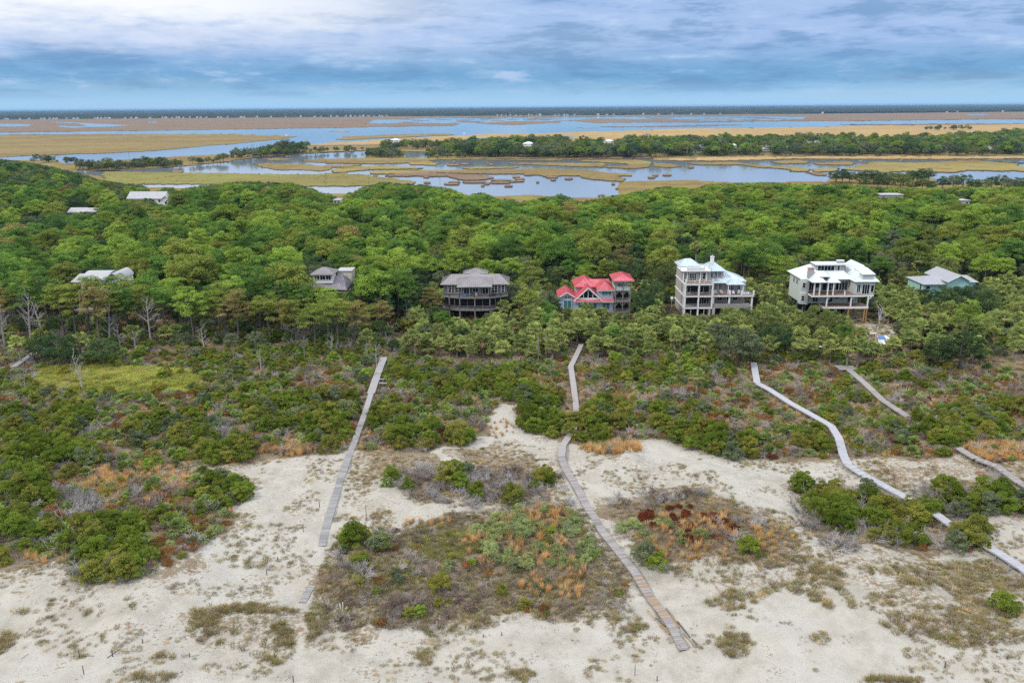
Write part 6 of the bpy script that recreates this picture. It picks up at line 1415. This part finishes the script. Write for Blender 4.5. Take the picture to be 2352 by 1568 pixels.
def emit(kinds, name, cat, group, stuffname, stufflabel, cap=297):
    items = [dict(i, k=k) for k in kinds for i in IT[k]]
    for it in items:
        it['z'] = float(ground_z(it['x'], it['y'])); it['B'] = proj((it['x'], it['y'], it['z'])); it['app'] = PROT[it['k']][it['v']]['r']*it['sz']/it['B'][2]
    for it in items:
        if it['k'] == 'palm':
            P_ = PROT['palm']; it['sz'] = float(np.clip(it['sz'], .9, 1.3)); tgt = it['s']*(P_[it['v']]['h'] if it.get('fix') else 5.6)
            it['v'] = min(range(len(P_)), key=lambda v: abs(P_[v]['h']*it['sz']-tgt)); it['s'] = it['sz'] = float(np.clip(tgt/P_[it['v']]['h'], .85, 1.3))
    items.sort(key=lambda i: -i['app']*(1 if -40 < i['B'][0] < 2392 and i['B'][1] < 1640 else .01))
    ind, rest = items[:cap], items[cap:]
    keys = {}
    for it in ind:
        it['lab'] = f"{CN[it['col']]} {NOUN[it['k']]} {zone(it['B'], it['y'])}"; keys.setdefault(it['lab'], []).append(it)
    for lab, L_ in keys.items():
        L_.sort(key=lambda i: i['B'][0])
        for n_, it in enumerate(L_): it['lab2'] = lab if len(L_) == 1 else f'{lab}, {ordinal(n_+1)} from left'
    tl = 0.045 if name in ('pine_tree', 'palm_tree', 'oak_tree') else 0.0
    for it in ind:
        it['rot'] = (float(rg.normal(0, tl)), float(rg.normal(0, tl)), it['rot']) if tl else it['rot']
        pr = PROT[it['k']][it['v']]; sc = (it['sz'], it['sz'], it['s']); parts = [('trunk', pr.get('t')), ('crown', pr['c'][it['col']]), ('dead_fronds', pr.get('d'))]
        if 't' not in pr:
            o = link(name, pr['c'][it['col']], loc=(it['x'], it['y'], it['z']), rot=it['rot'], scale=sc)
        else:
            o = link(name, None, loc=(it['x'], it['y'], it['z']), rot=it['rot'], scale=sc)
            for nm, me_ in parts:
                if me_ is not None: link(nm, me_, o)
        tag(o, it['lab2'], cat, group)
    if rest:
        meshes = []; index = {}
        pid = []; pos = []; rot = []; scl = []
        for it in rest:
            pr = PROT[it['k']][it['v']]
            for me_ in (pr['c'][it['col']], pr.get('t'), pr.get('d')):
                if me_ is None: continue
                if me_.name not in index: index[me_.name] = len(meshes); meshes.append(me_)
                pid.append(index[me_.name]); pos.append((it['x'], it['y'], it['z'])); rot.append(it['rot']); scl.append((it['sz'], it['sz'], it['s']))
        scatter(stuffname, meshes, pos, rot, scl, pid, stufflabel, cat)
    print('PLANT', name, len(ind), len(rest))
emit(('edge_pine', 'pine'), 'pine_tree', 'tree', 'pine trees of the wood behind the dunes', 'pine_forest', 'closed canopy of further pines filling the wood')
emit(('oak',), 'oak_tree', 'tree', 'broadleaf trees of the wood', 'oak_forest', 'further broadleaf trees filling gaps between the pines')
emit(('palm',), 'palm_tree', 'palm', 'cabbage palms around the houses', 'palm_grove', 'further palms among the broadleaf trees')
emit(('palmetto',), 'palmetto', 'plant', 'stemless palmettos in the scrub', 'palmetto_mass', 'further palmettos')
emit(('myrtle',), 'green_shrub', 'shrub', 'evergreen shrubs of the dunes', 'shrub_mass', 'further evergreen shrubs between the larger ones')
emit(('sage',), 'sage_bush', 'bush', 'pale rounded bushes of the dunes', 'sage_mass', 'further pale bushes')
emit(('rust',), 'brown_bush', 'bush', 'low brown bushes of the scrub', 'brown_bush_mass', 'further low brown bushes')
emit(('dead_shrub',), 'dead_shrub', 'dead shrub', 'leafless grey shrubs of the scrub', 'dead_brush', 'further leafless brush')
emit(('dead_tree',), 'dead_tree', 'dead tree', 'leafless trees at the edge of the wood', 'dead_wood', 'further dead trees')

# ---- ground-hugging stuff
def free(x, y, rad=.75):
    k = np.ones(len(x), bool)
    for i in range(0, len(x), 400):
        d2 = (x[i:i+400, None]-WS[None, :, 0])**2+(y[i:i+400, None]-WS[None, :, 1])**2; k[i:i+400] = d2.min(1) > rad*rad
        k[i:i+400] &= ((x[i:i+400, None]-TR[None, :, 0])**2+(y[i:i+400, None]-TR[None, :, 1])**2).min(1) > .6
    return k
def mass(name, kind, mats, specs, label, cat, probs=None):
    xs, ys_, sc, mi = [], [], [], []
    for poly, dens, smin, smax, clump, mprob in specs:
        x, y, b = sample(poly, dens)
        if clump is not None:
            n_ = fbm(x, y, clump[0], clump[2]); k = n_ > clump[1]; x, y = x[k], y[k]
        k = free(x, y); x, y = x[k], y[k]; n = len(x)
        xs.append(x); ys_.append(y); sc.append(rg.uniform(smin, smax, n)); mi.append(rg.choice(len(mats), n, p=mprob))
    x = np.concatenate(xs); y = np.concatenate(ys_); s = np.concatenate(sc); mi = np.concatenate(mi); n = len(x)
    meshes = [pr['c'][m_] for m_ in mats for pr in PROT[kind]]; nv = len(PROT[kind])
    pid = mi*nv+rg.integers(0, nv, n)
    scatter(name, meshes, np.stack([x, y, ground_z(x, y)], -1), rg.uniform(0, 6.28, n), s, pid, label, cat); print('MASS', name, n)
FOREG = W([(-100, 1290), (560, 1060), (2500, 1040), (2500, 1620), (-100, 1620)])
mass('dune_grass', 'tuft', ('dune_grass', 'green_grass', 'straw_grass', 'twig_brown'), [
    (ZW['g1'], 3.4, .6, 1.15, (5.5, .47, 61), [.62, .14, .10, .14]), (ZW['g2'], 6, .7, 1.2, (2.6, .50, 62), [.62, .2, .06, .12]), (ZW['g3'], 6, .7, 1.2, (3, .47, 63), [.7, .1, .1, .1]), (ZW['g4'], 4, .7, 1.2, (4, .5, 64), [.6, .24, .06, .1]),
    (ZW['g5'], 2.2, .4, .8, (6, .48, 65), [.55, .08, .25, .12]), (ZW['g6'], 2.2, .5, .9, (5, .47, 66), [.5, .15, .2, .15]), (ZW['g7'], 2.5, .5, .9, (5, .45, 67), [.45, .15, .3, .1]),
    (ZW['cent'], 3.4, .5, 1.0, None, [.34, .26, .10, .30]), (ZW['righ'], 2.2, .5, 1.0, None, [.40, .15, .15, .30]), (ZW['midp'], 1.5, .5, .9, None, [.5, .1, .2, .2]), (ZW['bigr'], 1.0, .6, 1.1, None, [.5, .2, .2, .1]),
    (ZW['scrub'], 1.9, .7, 1.5, None, [.24, .36, .26, .14]), (FOREG, 2.0, .3, .8, (4.5, .55, 68), [.66, .1, .1, .14]),
    (ell(1690, 1480, 42, 28), 6, .7, 1.1, None, [.8, .1, .05, .05]), (ell(975, 1510, 22, 20), 6, .7, 1.1, None, [.7, .2, .05, .05]), (ell(350, 1555, 50, 14), 5, .7, 1.1, None, [.7, .2, .05, .05]), (ell(1200, 1550, 26, 14), 6, .7, 1.1, None, [.7, .2, .1, 0]), (ell(2050, 1562, 70, 8), 6, .7, 1.1, None, [.7, .2, .1, 0]), (ell(1885, 1465, 18, 16), 4, .6, 1., None, [.6, .2, .1, .1]), (ell(2200, 1475, 20, 22), 4, .6, 1., None, [.6, .3, .1, .0]), (ell(375, 1510, 25, 16), 4, .6, 1., None, [.7, .2, .1, .0]), (ell(170, 1490, 60, 25), 2, .6, 1., (3, .5, 71), [.7, .2, .1, .0]), (ell(240, 1390, 70, 35), 2, .6, 1., (3, .5, 72), [.6, .2, .1, .1]), (ell(555, 1290, 70, 14), 2, .6, 1., (3, .45, 73), [.5, .3, .2, .0]), (ell(540, 1220, 70, 25), 2.5, .5, .9, (3, .45, 74), [.5, .2, .2, .1])], 'tan dune grass in tufts over sand and scrub', 'grass')
mass('broomsedge', 'broom', ('orange_grass', 'straw_grass'), [
    (ell(655, 1036, 62, 13), 2.4, .7, 1.2, None, [.6, .4]), (ell(230, 1110, 65, 28), 3.0, .6, 1.1, None, [.8, .2]), (ell(415, 1110, 40, 22), 2.5, .6, 1.0, None, [.8, .2]), (ell(345, 1085, 60, 18), 1.2, .6, 1., None, [.5, .5]), (ell(1405, 1030, 70, 16), 2.2, .7, 1.2, None, [.7, .3]), (ell(2290, 1042, 90, 20), 2.4, .7, 1.2, None, [.85, .15]),
    (ell(1250, 1190, 60, 25), 1.6, .6, 1.1, None, [.9, .1]), (ell(1180, 1250, 120, 60), .9, .6, 1.1, None, [.8, .2]), (ell(1290, 1330, 110, 50), 1.4, .6, 1.0, (4, .5, 81), [.8, .2]), (ell(1600, 1230, 150, 60), 1.0, .6, 1.1, (4, .48, 82), [.7, .3]), (ell(1780, 1240, 60, 30), .8, .5, .9, None, [.5, .5]),
    (ell(1995, 1005, 60, 30), .3, .6, 1., None, [.4, .6]), (ell(1960, 1000, 40, 14), .8, .6, 1., None, [.2, .8]), (ell(1430, 900, 90, 40), .5, .5, .9, (6, .5, 83), [.4, .6]), (ell(430, 1160, 110, 50), .5, .6, 1.1, (5, .48, 84), [.8, .2]), (ZW['scrub'], .35, .5, .9, (8, .50, 85), [.4, .6]), (ell(560, 890, 120, 25), .6, .6, 1.0, (6, .45, 86), [.3, .7]), (ell(1150, 985, 40, 25), .6, .5, .9, None, [.4, .6]), (ell(110, 1280, 60, 20), .8, .6, 1., None, [.6, .4]), (ell(980, 1200, 60, 14), .6, .5, .9, None, [.7, .3])], 'orange and straw-coloured broomsedge grass', 'grass')
mass('lime_grass', 'tuft', ('lime_grass', 'green_grass'), [(ell(290, 872, 290, 55), 2.4, .8, 1.6, (7, .42, 95), [.75, .25]), (ZW['lime'], 5.5, 1.0, 1.8, None, [.88, .12]), (ell(540, 900, 60, 18), 1., .7, 1.2, None, [.5, .5]), (ell(1030, 1250, 90, 40), 3.2, .7, 1.2, None, [.3, .7]), (ell(890, 1320, 90, 40), 2.4, .6, 1., None, [.3, .7]), (ell(2080, 900, 120, 20), .5, .6, 1.2, None, [.5, .5])], 'lime green grass at the wood edge and in dune hollows', 'grass')
mass('dry_twigs', 'twigs', ('twig', 'twig_brown'), [(ZW['scrub'], .55, .7, 1.6, None, [.6, .4]), (ZW['cent'], 1.3, .6, 1.3, None, [.6, .4]), (ZW['righ'], .9, .6, 1.2, None, [.5, .5]), (ZW['midp'], .8, .6, 1.2, None, [.7, .3]), (ZW['bigr'], .6, .8, 1.5, None, [.8, .2]), (ZW['g2'], .5, .5, .9, None, [.3, .7]), (FOREG, .14, .3, .9, None, [.35, .65])], 'dry grey twigs and fallen sticks', 'twigs')
mass('seed_grass', 'seedgrass', ('dune_grass',), [(ZW['g1'], .35, .8, 1.2, (6, .5, 61), [1.]), (ZW['g2'], .8, .8, 1.2, None, [1.]), (ZW['cent'], .5, .8, 1.2, None, [1.]), (ZW['g4'], .8, .8, 1.3, None, [1.]), (ell(2050, 1562, 80, 8), 2, .9, 1.3, None, [1.])], 'tall seed-bearing sea oats', 'grass')

# woods on the banks across the lagoon, small in the picture
bx, by, bs, bk, bt = [], [], [], [], []
def bank(poly, dens, hmin, hmax, pine=.4, z=1.0):
    Pw = [tuple(at_z(np.array(a), np.array(b), 0.)[:2]) for a, b in poly]; A = np.array(Pw); x0, y0 = A.min(0); x1, y1 = A.max(0)
    n = int((x1-x0)*(y1-y0)*dens); x = rg.uniform(x0, x1, n); y = rg.uniform(y0, y1, n); k = inpoly(x, y, Pw); x, y = x[k], y[k]
    for X_, Y_ in zip(x, y):
        h = rg.uniform(hmin, hmax)*(rg.uniform(.75, 1.3)); ispine = rg.random() < pine and h > 6; b = proj((X_, Y_, z)); t_ = proj((X_, Y_, z+h)); rp = h*.35*F_PX/b[2]
        for f in (1, .8, .65, .5, .4, .3, 0):
            t_ = proj((X_, Y_, z+h*f))
            if not any(d > Y_ and b[0]+rp*f*.7 > x0_ and b[0]-rp*f*.7 < x1_ and t_[1] < y1_-2 and b[1] > y0_ for x0_, x1_, y0_, y1_, d in KEEP if d > 900): break
        if f == 0: continue
        h *= f
        bx.append(X_); by.append(Y_); bs.append(h); bk.append(ispine)
bank(ZB((620, 480), (720, 455), (1020, 445), (1500, 420), (2352, 400), (2352, 484), (2000, 488), (1600, 492), (1000, 486)), .011, 6, 14, .45)
bank(ZB((1010, 455), (1900, 440), (1960, 490), (1020, 488)), .008, 6, 13, .2)
bank(ZB((340, 415), (720, 415), (740, 436), (340, 436)), .008, 6, 12, .4)
bank(ZB((735, 425), (1040, 405), (1500, 395), (1500, 415), (1040, 440), (740, 436)), .010, 7, 13, .5)
bank(ZB((250, 488), (260, 455), (380, 450), (490, 482), (480, 491)), .02, 4, 8, .0); bank(ZB((620, 490), (1050, 490), (1050, 478), (640, 478)), .012, 3, 6, 0.)
bank(ZB((0, 446), (200, 440), (200, 434), (0, 438)), .004, 4, 7, .2)
bank(ZA((1425, 500), (1500, 482), (1640, 472), (1700, 462), (1960, 452), (1960, 463), (1640, 490)), .013, 4, 10, .15); bank(ZA((1720, 455), (1960, 445), (1950, 458), (1720, 468)), .012, 9, 14, .2)
bank(ZA((1950, 452), (2352, 442), (2352, 452), (1950, 460)), .006, 5, 8, .1)
bank(ZA((480, 552), (760, 548), (760, 572), (620, 572), (490, 560)), .022, 4, 8.5, .1); bank(ZA((760, 540), (1060, 528), (1180, 536), (1170, 545), (760, 562)), .026, 3.5, 8, .1); bank(ZA((1190, 525), (1260, 522), (1400, 515), (1450, 505), (1450, 515), (1260, 530)), .020, 3.5, 8, .1)
bank(ZA((330, 510), (480, 520), (480, 532), (340, 526)), .012, 5, 8, .1); bank(ZA((130, 505), (330, 508), (340, 522), (130, 520)), .006, 5, 8, .1)
bank(ZC((0, 405), (600, 385), (1000, 385), (1600, 390), (2352, 365), (2352, 472), (1700, 472), (800, 474), (200, 482), (0, 474)), .010, 6, 14, .5)
bank(ZC((0, 455), (2352, 452), (2352, 474), (800, 476), (200, 484)), .010, 5, 9, .1); bank(ZC((2200, 370), (2352, 350), (2600, 350), (2600, 400), (2250, 400)), .012, 9, 15, .6)
bank(ZC((1645, 311), (1760, 306), (2000, 306), (2060, 310), (1900, 314)), .0022, 7, 11, .0, .8)
bx = np.array(bx); by = np.array(by); bs = np.array(bs); bk = np.array(bk)
order = [(pr['c'][c], pr['t'], pr['h'], 'p') for pr in PROT['pine'][:4] for c in ('pine_green', 'pine_olive', 'pine_bright')] + [(pr['c'][c], pr['t'], pr['h'], 'o') for pr in PROT['oak'][:4] for c in ('oak_dark', 'oak_grey', 'oak_olive')]
pidx = [i for i, o_ in enumerate(order) if o_[3] == 'p']; oidx = [i for i, o_ in enumerate(order) if o_[3] == 'o']
ch = np.where(bk, rg.choice(pidx, len(bk)), rg.choice(oidx, len(bk))); sc = bs/np.array([order[i][2] for i in ch])
meshes = [o_[0] for o_ in order]+[o_[1] for o_ in order]; rr = rg.uniform(0, 6.28, len(bx)); pos = np.stack([bx, by, np.full(len(bx), .8)], -1)
scl = np.stack([sc*rg.uniform(1., 1.25, len(sc))]*2+[sc], -1)
scatter('bank_woods', meshes, np.concatenate([pos, pos]), np.concatenate([rr, rr]), np.concatenate([scl, scl]), np.concatenate([ch, ch+len(order)]), 'distant mixed woods along the banks across the lagoon', 'woods'); print('BANK', len(bx))
# tall marsh grass fringing the nearer islands
mx, my, mz, ms, mm = [], [], [], [], []
for out, top in ISL:
    A = np.array(out); d = np.hypot(*A.mean(0))
    if A[:, 1].min() > 1250: continue
    P2 = np.roll(A, -1, 0); L = np.hypot(*(P2-A).T); 
    for a, b, l in zip(A, P2, L):
        if max(a[1], b[1]) > 1300 or abs(a[0]) > a[1]*.72+30: continue
        k = rg.poisson(l/2.6)
        for f in rg.random(k): q = a+(b-a)*f; mx.append(q[0]); my.append(q[1]); mz.append(top*.5); ms.append(rg.uniform(.3, .6)); mm.append(0 if rg.random() < .8 else 1)
    x0, y0 = A.min(0); x1, y1 = A.max(0); n = int(min(2200, (x1-x0)*(y1-y0)*.02)); x = rg.uniform(x0, x1, n); y = rg.uniform(y0, y1, n); k = inpoly(x, y, out) & (np.abs(x) < y*.72+30) & (y < 1250) & (fbm(x, y, 30, 12) > .47)
    mx += list(x[k]); my += list(y[k]); mz += [top*.5+.05]*int(k.sum()); ms += list(rg.uniform(.3, .6, int(k.sum()))); mm += list((rg.random(int(k.sum())) < .6).astype(int))
mm = np.array(mm); nv = 4
scatter('marsh_grass', [pr['c'][c] for c in ('marsh_blade', 'marsh_lime') for pr in PROT['marshclump']], np.stack([mx, my, mz], -1), rg.uniform(0, 6.28, len(mx)), ms, mm*nv+rg.integers(0, nv, len(mm)), 'tall marsh grass fringing the lagoon islands', 'grass'); print('MARSH', len(mx))
# ------------------------------------------------------------------ small things
def stake(px, py, h, label, r=.05, mat='bark', lean=(0, 0), name='stake', cat='post', group=None):
    p = G(np.array(float(px)), np.array(float(py))); o = link(name, MB().tube([(0, 0, -.3), (lean[0]*.5, lean[1]*.5, h*.5), (lean[0], lean[1], h)], [r, r, r*.9], 6).mesh(name, M[mat]), loc=p)
    return tag(o, label, cat, group)
for px, py, h, lb in [(697, 1221, 1.2, 'thin stake left of the lower left boardwalk'), (734, 1165, 1.0, 'short stake behind the lower end of the left boardwalk, on its left'), (842, 1195, 2.4, 'tall thin stake right of the left boardwalk'), (843, 1246, 2.1, 'tall thin stake above the myrtle clump right of the left boardwalk'),
                     (613, 1320, .7, 'small dark stake on bare sand left of the buried planks'), (638, 1286, .5, 'tiny stake below the end of the left boardwalk'), (183, 1510, 1.0, 'grey stake with a plank lying at its foot'), (193, 1548, 1.1, 'grey stake lowest at the lower left'), (259, 1507, .9, 'grey stake with driftwood leaning by it'), (328, 1476, .55, 'short dark stub on open sand at lower left'), (436, 1508, .55, 'dark stub in the middle of the lower left sand'),
                     (1458, 1551, 1.4, 'thin pale stake left of the boardwalk foot on open sand'), (1509, 1563, .6, 'short stake at the bottom edge below the boardwalk foot'), (1110, 1462, .4, 'dark stub of a pair on the centre sand, left one'), (1152, 1458, .4, 'dark stub of a pair on the centre sand, right one'), (2170, 1532, .7, 'short dark post on the lower right sand'), (2313, 1512, .35, 'tiny dark stub near the right edge sand'), (674, 1565, .8, 'whitish post at the bottom edge by the footpath'),
                     (1105, 1085, .8, 'thin stake on the sand ridge between boardwalks, left one'), (1162, 1082, .8, 'thin stake on the sand ridge between boardwalks, right one'), (1690, 1412, .35, 'tiny dark stub right of the boardwalk rail')]:
    stake(px, py, h, lb, .045 if h > 1 else .06)
for px, b, t_, lb in [(1236, 832, 772, 'bare palm trunk, the left of a pair in the thicket'), (1254, 826, 766, 'bare palm trunk, the right of a pair in the thicket'), (1058, 628, 600, 'bare grey pole rising from trees behind the shingled house'), (1594, 350, 350, '')]:
    if not lb: continue
    p, hh = fit(px, b, t_); o = link('bare_trunk', MB().tube([(0, 0, -.3), (.05, 0, hh*.5), (.02, 0, hh)], [.20, .17, .15], 8).mesh('bare_trunk', M['bark_pale']), loc=p); tag(o, lb, 'trunk')
# driftwood on the sand
for a, b, r0, r1, mt, lb in [((168, 1506), (216, 1506), .07, .06, 'bark_pale', 'pale plank-like driftwood at the foot of a lower left stake'), ((247, 1510), (276, 1490), .06, .03, 'bark', 'dark driftwood stick crossing a lower left stake'), ((440, 1506), (458, 1504), .02, .02, 'bark', 'thin stick lying beside the sand stub'), ((1438, 1285), (1456, 1316), .06, .05, 'bark_pale', 'pale stick lying beside the centre boardwalk'), ((430, 1310), (460, 1314), .05, .02, 'bark', 'curved dark branch on the left sand'), ((50, 1512), (66, 1500), .04, .03, 'bark_pale', 'short pale stick in the lower left corner'), ((655, 1562), (676, 1548), .03, .02, 'bark', 'thin branch beside the footpath at the bottom'),
                             ((850, 1460), (870, 1420), .04, .03, 'bark_pale', 'leaning pale dead branch near the pampas clump')]: log('driftwood', lb, 'driftwood', (a, b), r0, r1, mt)
# rust-coloured timber wreck on the right dunes
e = link('timber_wreck', None, loc=G(np.array(2396.*.9408*1.0), np.array(1158.*.9408+0.0))); 
e.location = Vector(G(np.array(2256.), np.array(1092.))); e.rotation_euler = (0, 0, -.75); tag(e, 'rusty red broken timber lying on the right-hand sand', 'driftwood')
part(MB().beam((-1.1, 0, .18), (1.1, .1, .22), .45, .22), 'beam', 'rustwood', e); part(MB().beam((-1.0, .3, .3), (.2, .5, .45), .16, .14).beam((-.5, -.3, .25), (.9, -.35, .3), .2, .12), 'board', 'rustwood', e)
for px, py, lb, s in ((2120, 1262, 'rusty orange dead bush at the foot of the big shrub', 1.0), (2365*.9408, 1345*.9408, 'rusty orange stump under the pale boardwalk shrubs', .7)):
    p = G(np.array(px), np.array(py)); o = link('rusty_bush', PROT['rust'][1]['c']['rust'], loc=p, scale=(.6*s, .6*s, 1.1*s)); tag(o, lb, 'bush')
# pampas clump
p = G(np.array(787.), np.array(1418.)); e = link('pampas_clump', None, loc=p); tag(e, 'pampas grass clump with upright cream plumes near the buried planks', 'pampas grass')
link('leaves', PROT['tuft'][0]['c']['green_grass'], e, scale=(2.2, 2.2, 1.7)); link('leaves', PROT['tuft'][1]['c']['green_grass'], e, scale=(2.0, 2.0, 1.9), rot=1.); link('leaves', PROT['tuft'][2]['c']['straw_grass'], e, scale=(2.0, 2.0, 1.4), rot=2.)
r2 = np.random.default_rng(4)
for i in range(7):
    x, y = r2.normal(0, .28, 2); z = r2.uniform(1.5, 2.1); part(MB().tube([(x*.4, y*.4, .4), (x*.8, y*.8, z-.7), (x, y, z-.45), (x*1.15, y*1.15, z-.2), (x*1.3, y*1.3, z)], [.015, .02, .085, .07, .01], 6), 'plume', 'cream', e)
# building site clutter: sheet, tarpaulin, boards
p = G(np.array(2028.), np.array(786.)); p0 = Vector(p)
e = link('tarpaulin', None, loc=p0+Vector((.6, 1.5, .2))); tag(e, 'bright blue tarpaulin on a white sheet beside the unfinished house', 'tarpaulin')
part(MB().slab([(-1.2, -.8, .5), (.4, -.9, .55), (.5, .6, .95), (-1.1, .7, .9)], .15), 'sheet', 'blue_plastic', e); part(MB().slab([(-1.2, -1.2, .32), (1.5, -1.1, .3), (1.4, 1.4, .8), (-1.1, 1.2, .72)], .2), 'base_sheet', 'white', e)
e = link('pallet_stack', None, loc=p0+Vector((-1.2, -1.8, .1))); tag(e, 'pile of pale boards and sheets below the blue tarpaulin', 'boards')
for i, (x, y, z, a, b) in enumerate(((-.6, 0, .6, .3, 1.6), (-.1, .1, .5, .5, 1.5), (.5, 0, .35, .6, 1.2), (1.1, -.2, .3, .4, 1.0))): part(MB().slab([(x-a/2, y-b/2, z-.2), (x+a/2, y-b/2, z-.2), (x+a/2, y+b/2, z+.4), (x-a/2, y+b/2, z+.4)], .2), 'sheet', ('cream', 'roof_pale', 'roof_white', 'new_wood')[i], e)
e = link('lumber_rack', None, loc=p0+Vector((-1.2, 4.0, .0))); tag(e, 'red-brown timber rack with a white top board behind the tarpaulin', 'timber rack')
part(MB().box(-1.5, 1.5, -.2, .3, 1.1, 1.25), 'top_board', 'white', e)
for x in (-1.3, -.6, .1, .8, 1.3): part(MB().box(x-.1, x+.1, -.1, .1, -.5, 1.1), 'upright', 'rustwood', e)
p = G(np.array(1904.), np.array(800.)); e = link('rubble_pile', None, loc=p); tag(e, 'pale heap of broken slabs among palms below the unfinished house', 'rubble')
for i in range(8):
    x, y = r2.normal(0, 1.0, 2); part(MB().slab([(x-.5, y-.3, .3+i*.05), (x+.4, y-.35, .35+i*.05), (x+.5, y+.3, .5+i*.05), (x-.4, y+.35, .45+i*.05)], .15), 'slab', 'concrete' if i % 2 else 'cream', e)
# dock, pilings, channel marks
for i in range(11):
    d = ZA((1560+i*19+(i % 3)*4, 438-i*2.2))[0]; p = at_z(np.array(d[0]), np.array(d[1]), 0.)
    tag(link('piling', MB().tube([(0, 0, -1), (0, 0, 5.5+(i % 4)*.8)], [.32, .28], 7).mesh('piling', M['bark']), loc=p), f'dark dock piling in the channel by the wooded spit, {ordinal(i+1)} from the left', 'piling', 'dock pilings in the channel')
d0 = at_z(*[np.array(v) for v in ZA((1555, 441))[0]], 0.); d1 = at_z(*[np.array(v) for v in ZA((1755, 416))[0]], 0.)
e = link('dock', None, loc=d0); tag(e, 'low dark dock running between the pilings in the channel', 'dock'); v_ = Vector(d1)-Vector(d0); part(MB().beam((0, 0, 1.6), (v_.x, v_.y, 1.6), 2.2, .3), 'deck', 'wood', e)
d0 = at_z(*[np.array(v) for v in ZA((1950, 414))[0]], 0.); d1 = at_z(*[np.array(v) for v in ZA((2352, 411))[0]], 0.); e = link('long_dock', None, loc=d0); tag(e, 'long pale walkway on white posts leading to the wooded bank', 'dock'); v_ = Vector(d1)-Vector(d0)
part(MB().beam((0, 0, 2.0), (v_.x, v_.y, 2.0), 1.6, .3), 'deck', 'deck_grey', e)
for i in range(40): q = v_*(i/39); part(MB().box(q.x-.22, q.x+.22, q.y-.22, q.y+.22, -1, 3.2), 'post', 'white', e)
for (zx, zy), h, fn, lb in (((826, 498), 9, ZA, 'single channel marker pole before the wooded spit'), ((200, 486), 13, ZC, 'thin pole at the left of the solar-panel house'), ((716, 637), 6, ZB, 'thin forked pole standing in the lagoon'), ((100, 300), 5, ZB, 'tiny marker on the far channel')):
    d = fn((zx, zy))[0]; p = at_z(np.array(d[0]), np.array(d[1]), 0.); tag(link('marker_pole', MB().tube([(0, 0, -1), (0, 0, h)], [.22, .16], 6).mesh('marker_pole', M['bark_pale']), loc=p), lb, 'pole')
# birds resting on the lagoon
M['bird'] = solid('bird_white', (.8, .8, .78), .7, .05)
for i, (zx, zy) in enumerate(((1300, 516), (1312, 512), (1568, 508))):
    d = ZC((zx, zy))[0]; p = at_z(np.array(d[0]), np.array(d[1]), .05); e = link('egret', None, loc=p, scale=1.6); tag(e, ('white egret in the right-hand lagoon, left bird of the close pair', 'white egret in the right-hand lagoon, right bird of the close pair', 'white egret standing apart on the right of the lagoon')[i], 'bird', 'egrets in the lagoon')
    part(MB().tube([(-.35, 0, .75), (-.1, 0, .85), (.2, 0, .95), (.3, 0, 1.15), (.26, 0, 1.45), (.36, 0, 1.55), (.6, 0, 1.52)], [.03, .17, .15, .06, .05, .06, .01], 8), 'body', 'bird', e)
    for y in (-.06, .06): part(MB().box(-.02, .02, y-.015, y+.015, -.2, .75), 'leg', 'dark', e)
# boats far out
for (zx, zy), lb in (((870, 330), 'tiny white boat on the channel beyond the marsh island'), ((1828, 340), 'tiny white boat off the point of the left marsh')):
    d = (ZB if zx < 1000 else ZA)((zx, zy))[0]; p = at_z(np.array(d[0]), np.array(d[1]), 0.); e = link('boat', None, loc=p); tag(e, lb, 'boat')
    part(MB().slab([(-3.5, -1, 1.0), (2.5, -1.1, 1.0), (4.2, 0, 1.1), (2.5, 1.1, 1.0), (-3.5, 1, 1.0)], 1.2), 'hull', 'white', e); part(MB().box(-1, .8, -.7, .7, 1.0, 2.6), 'cabin', 'white', e)
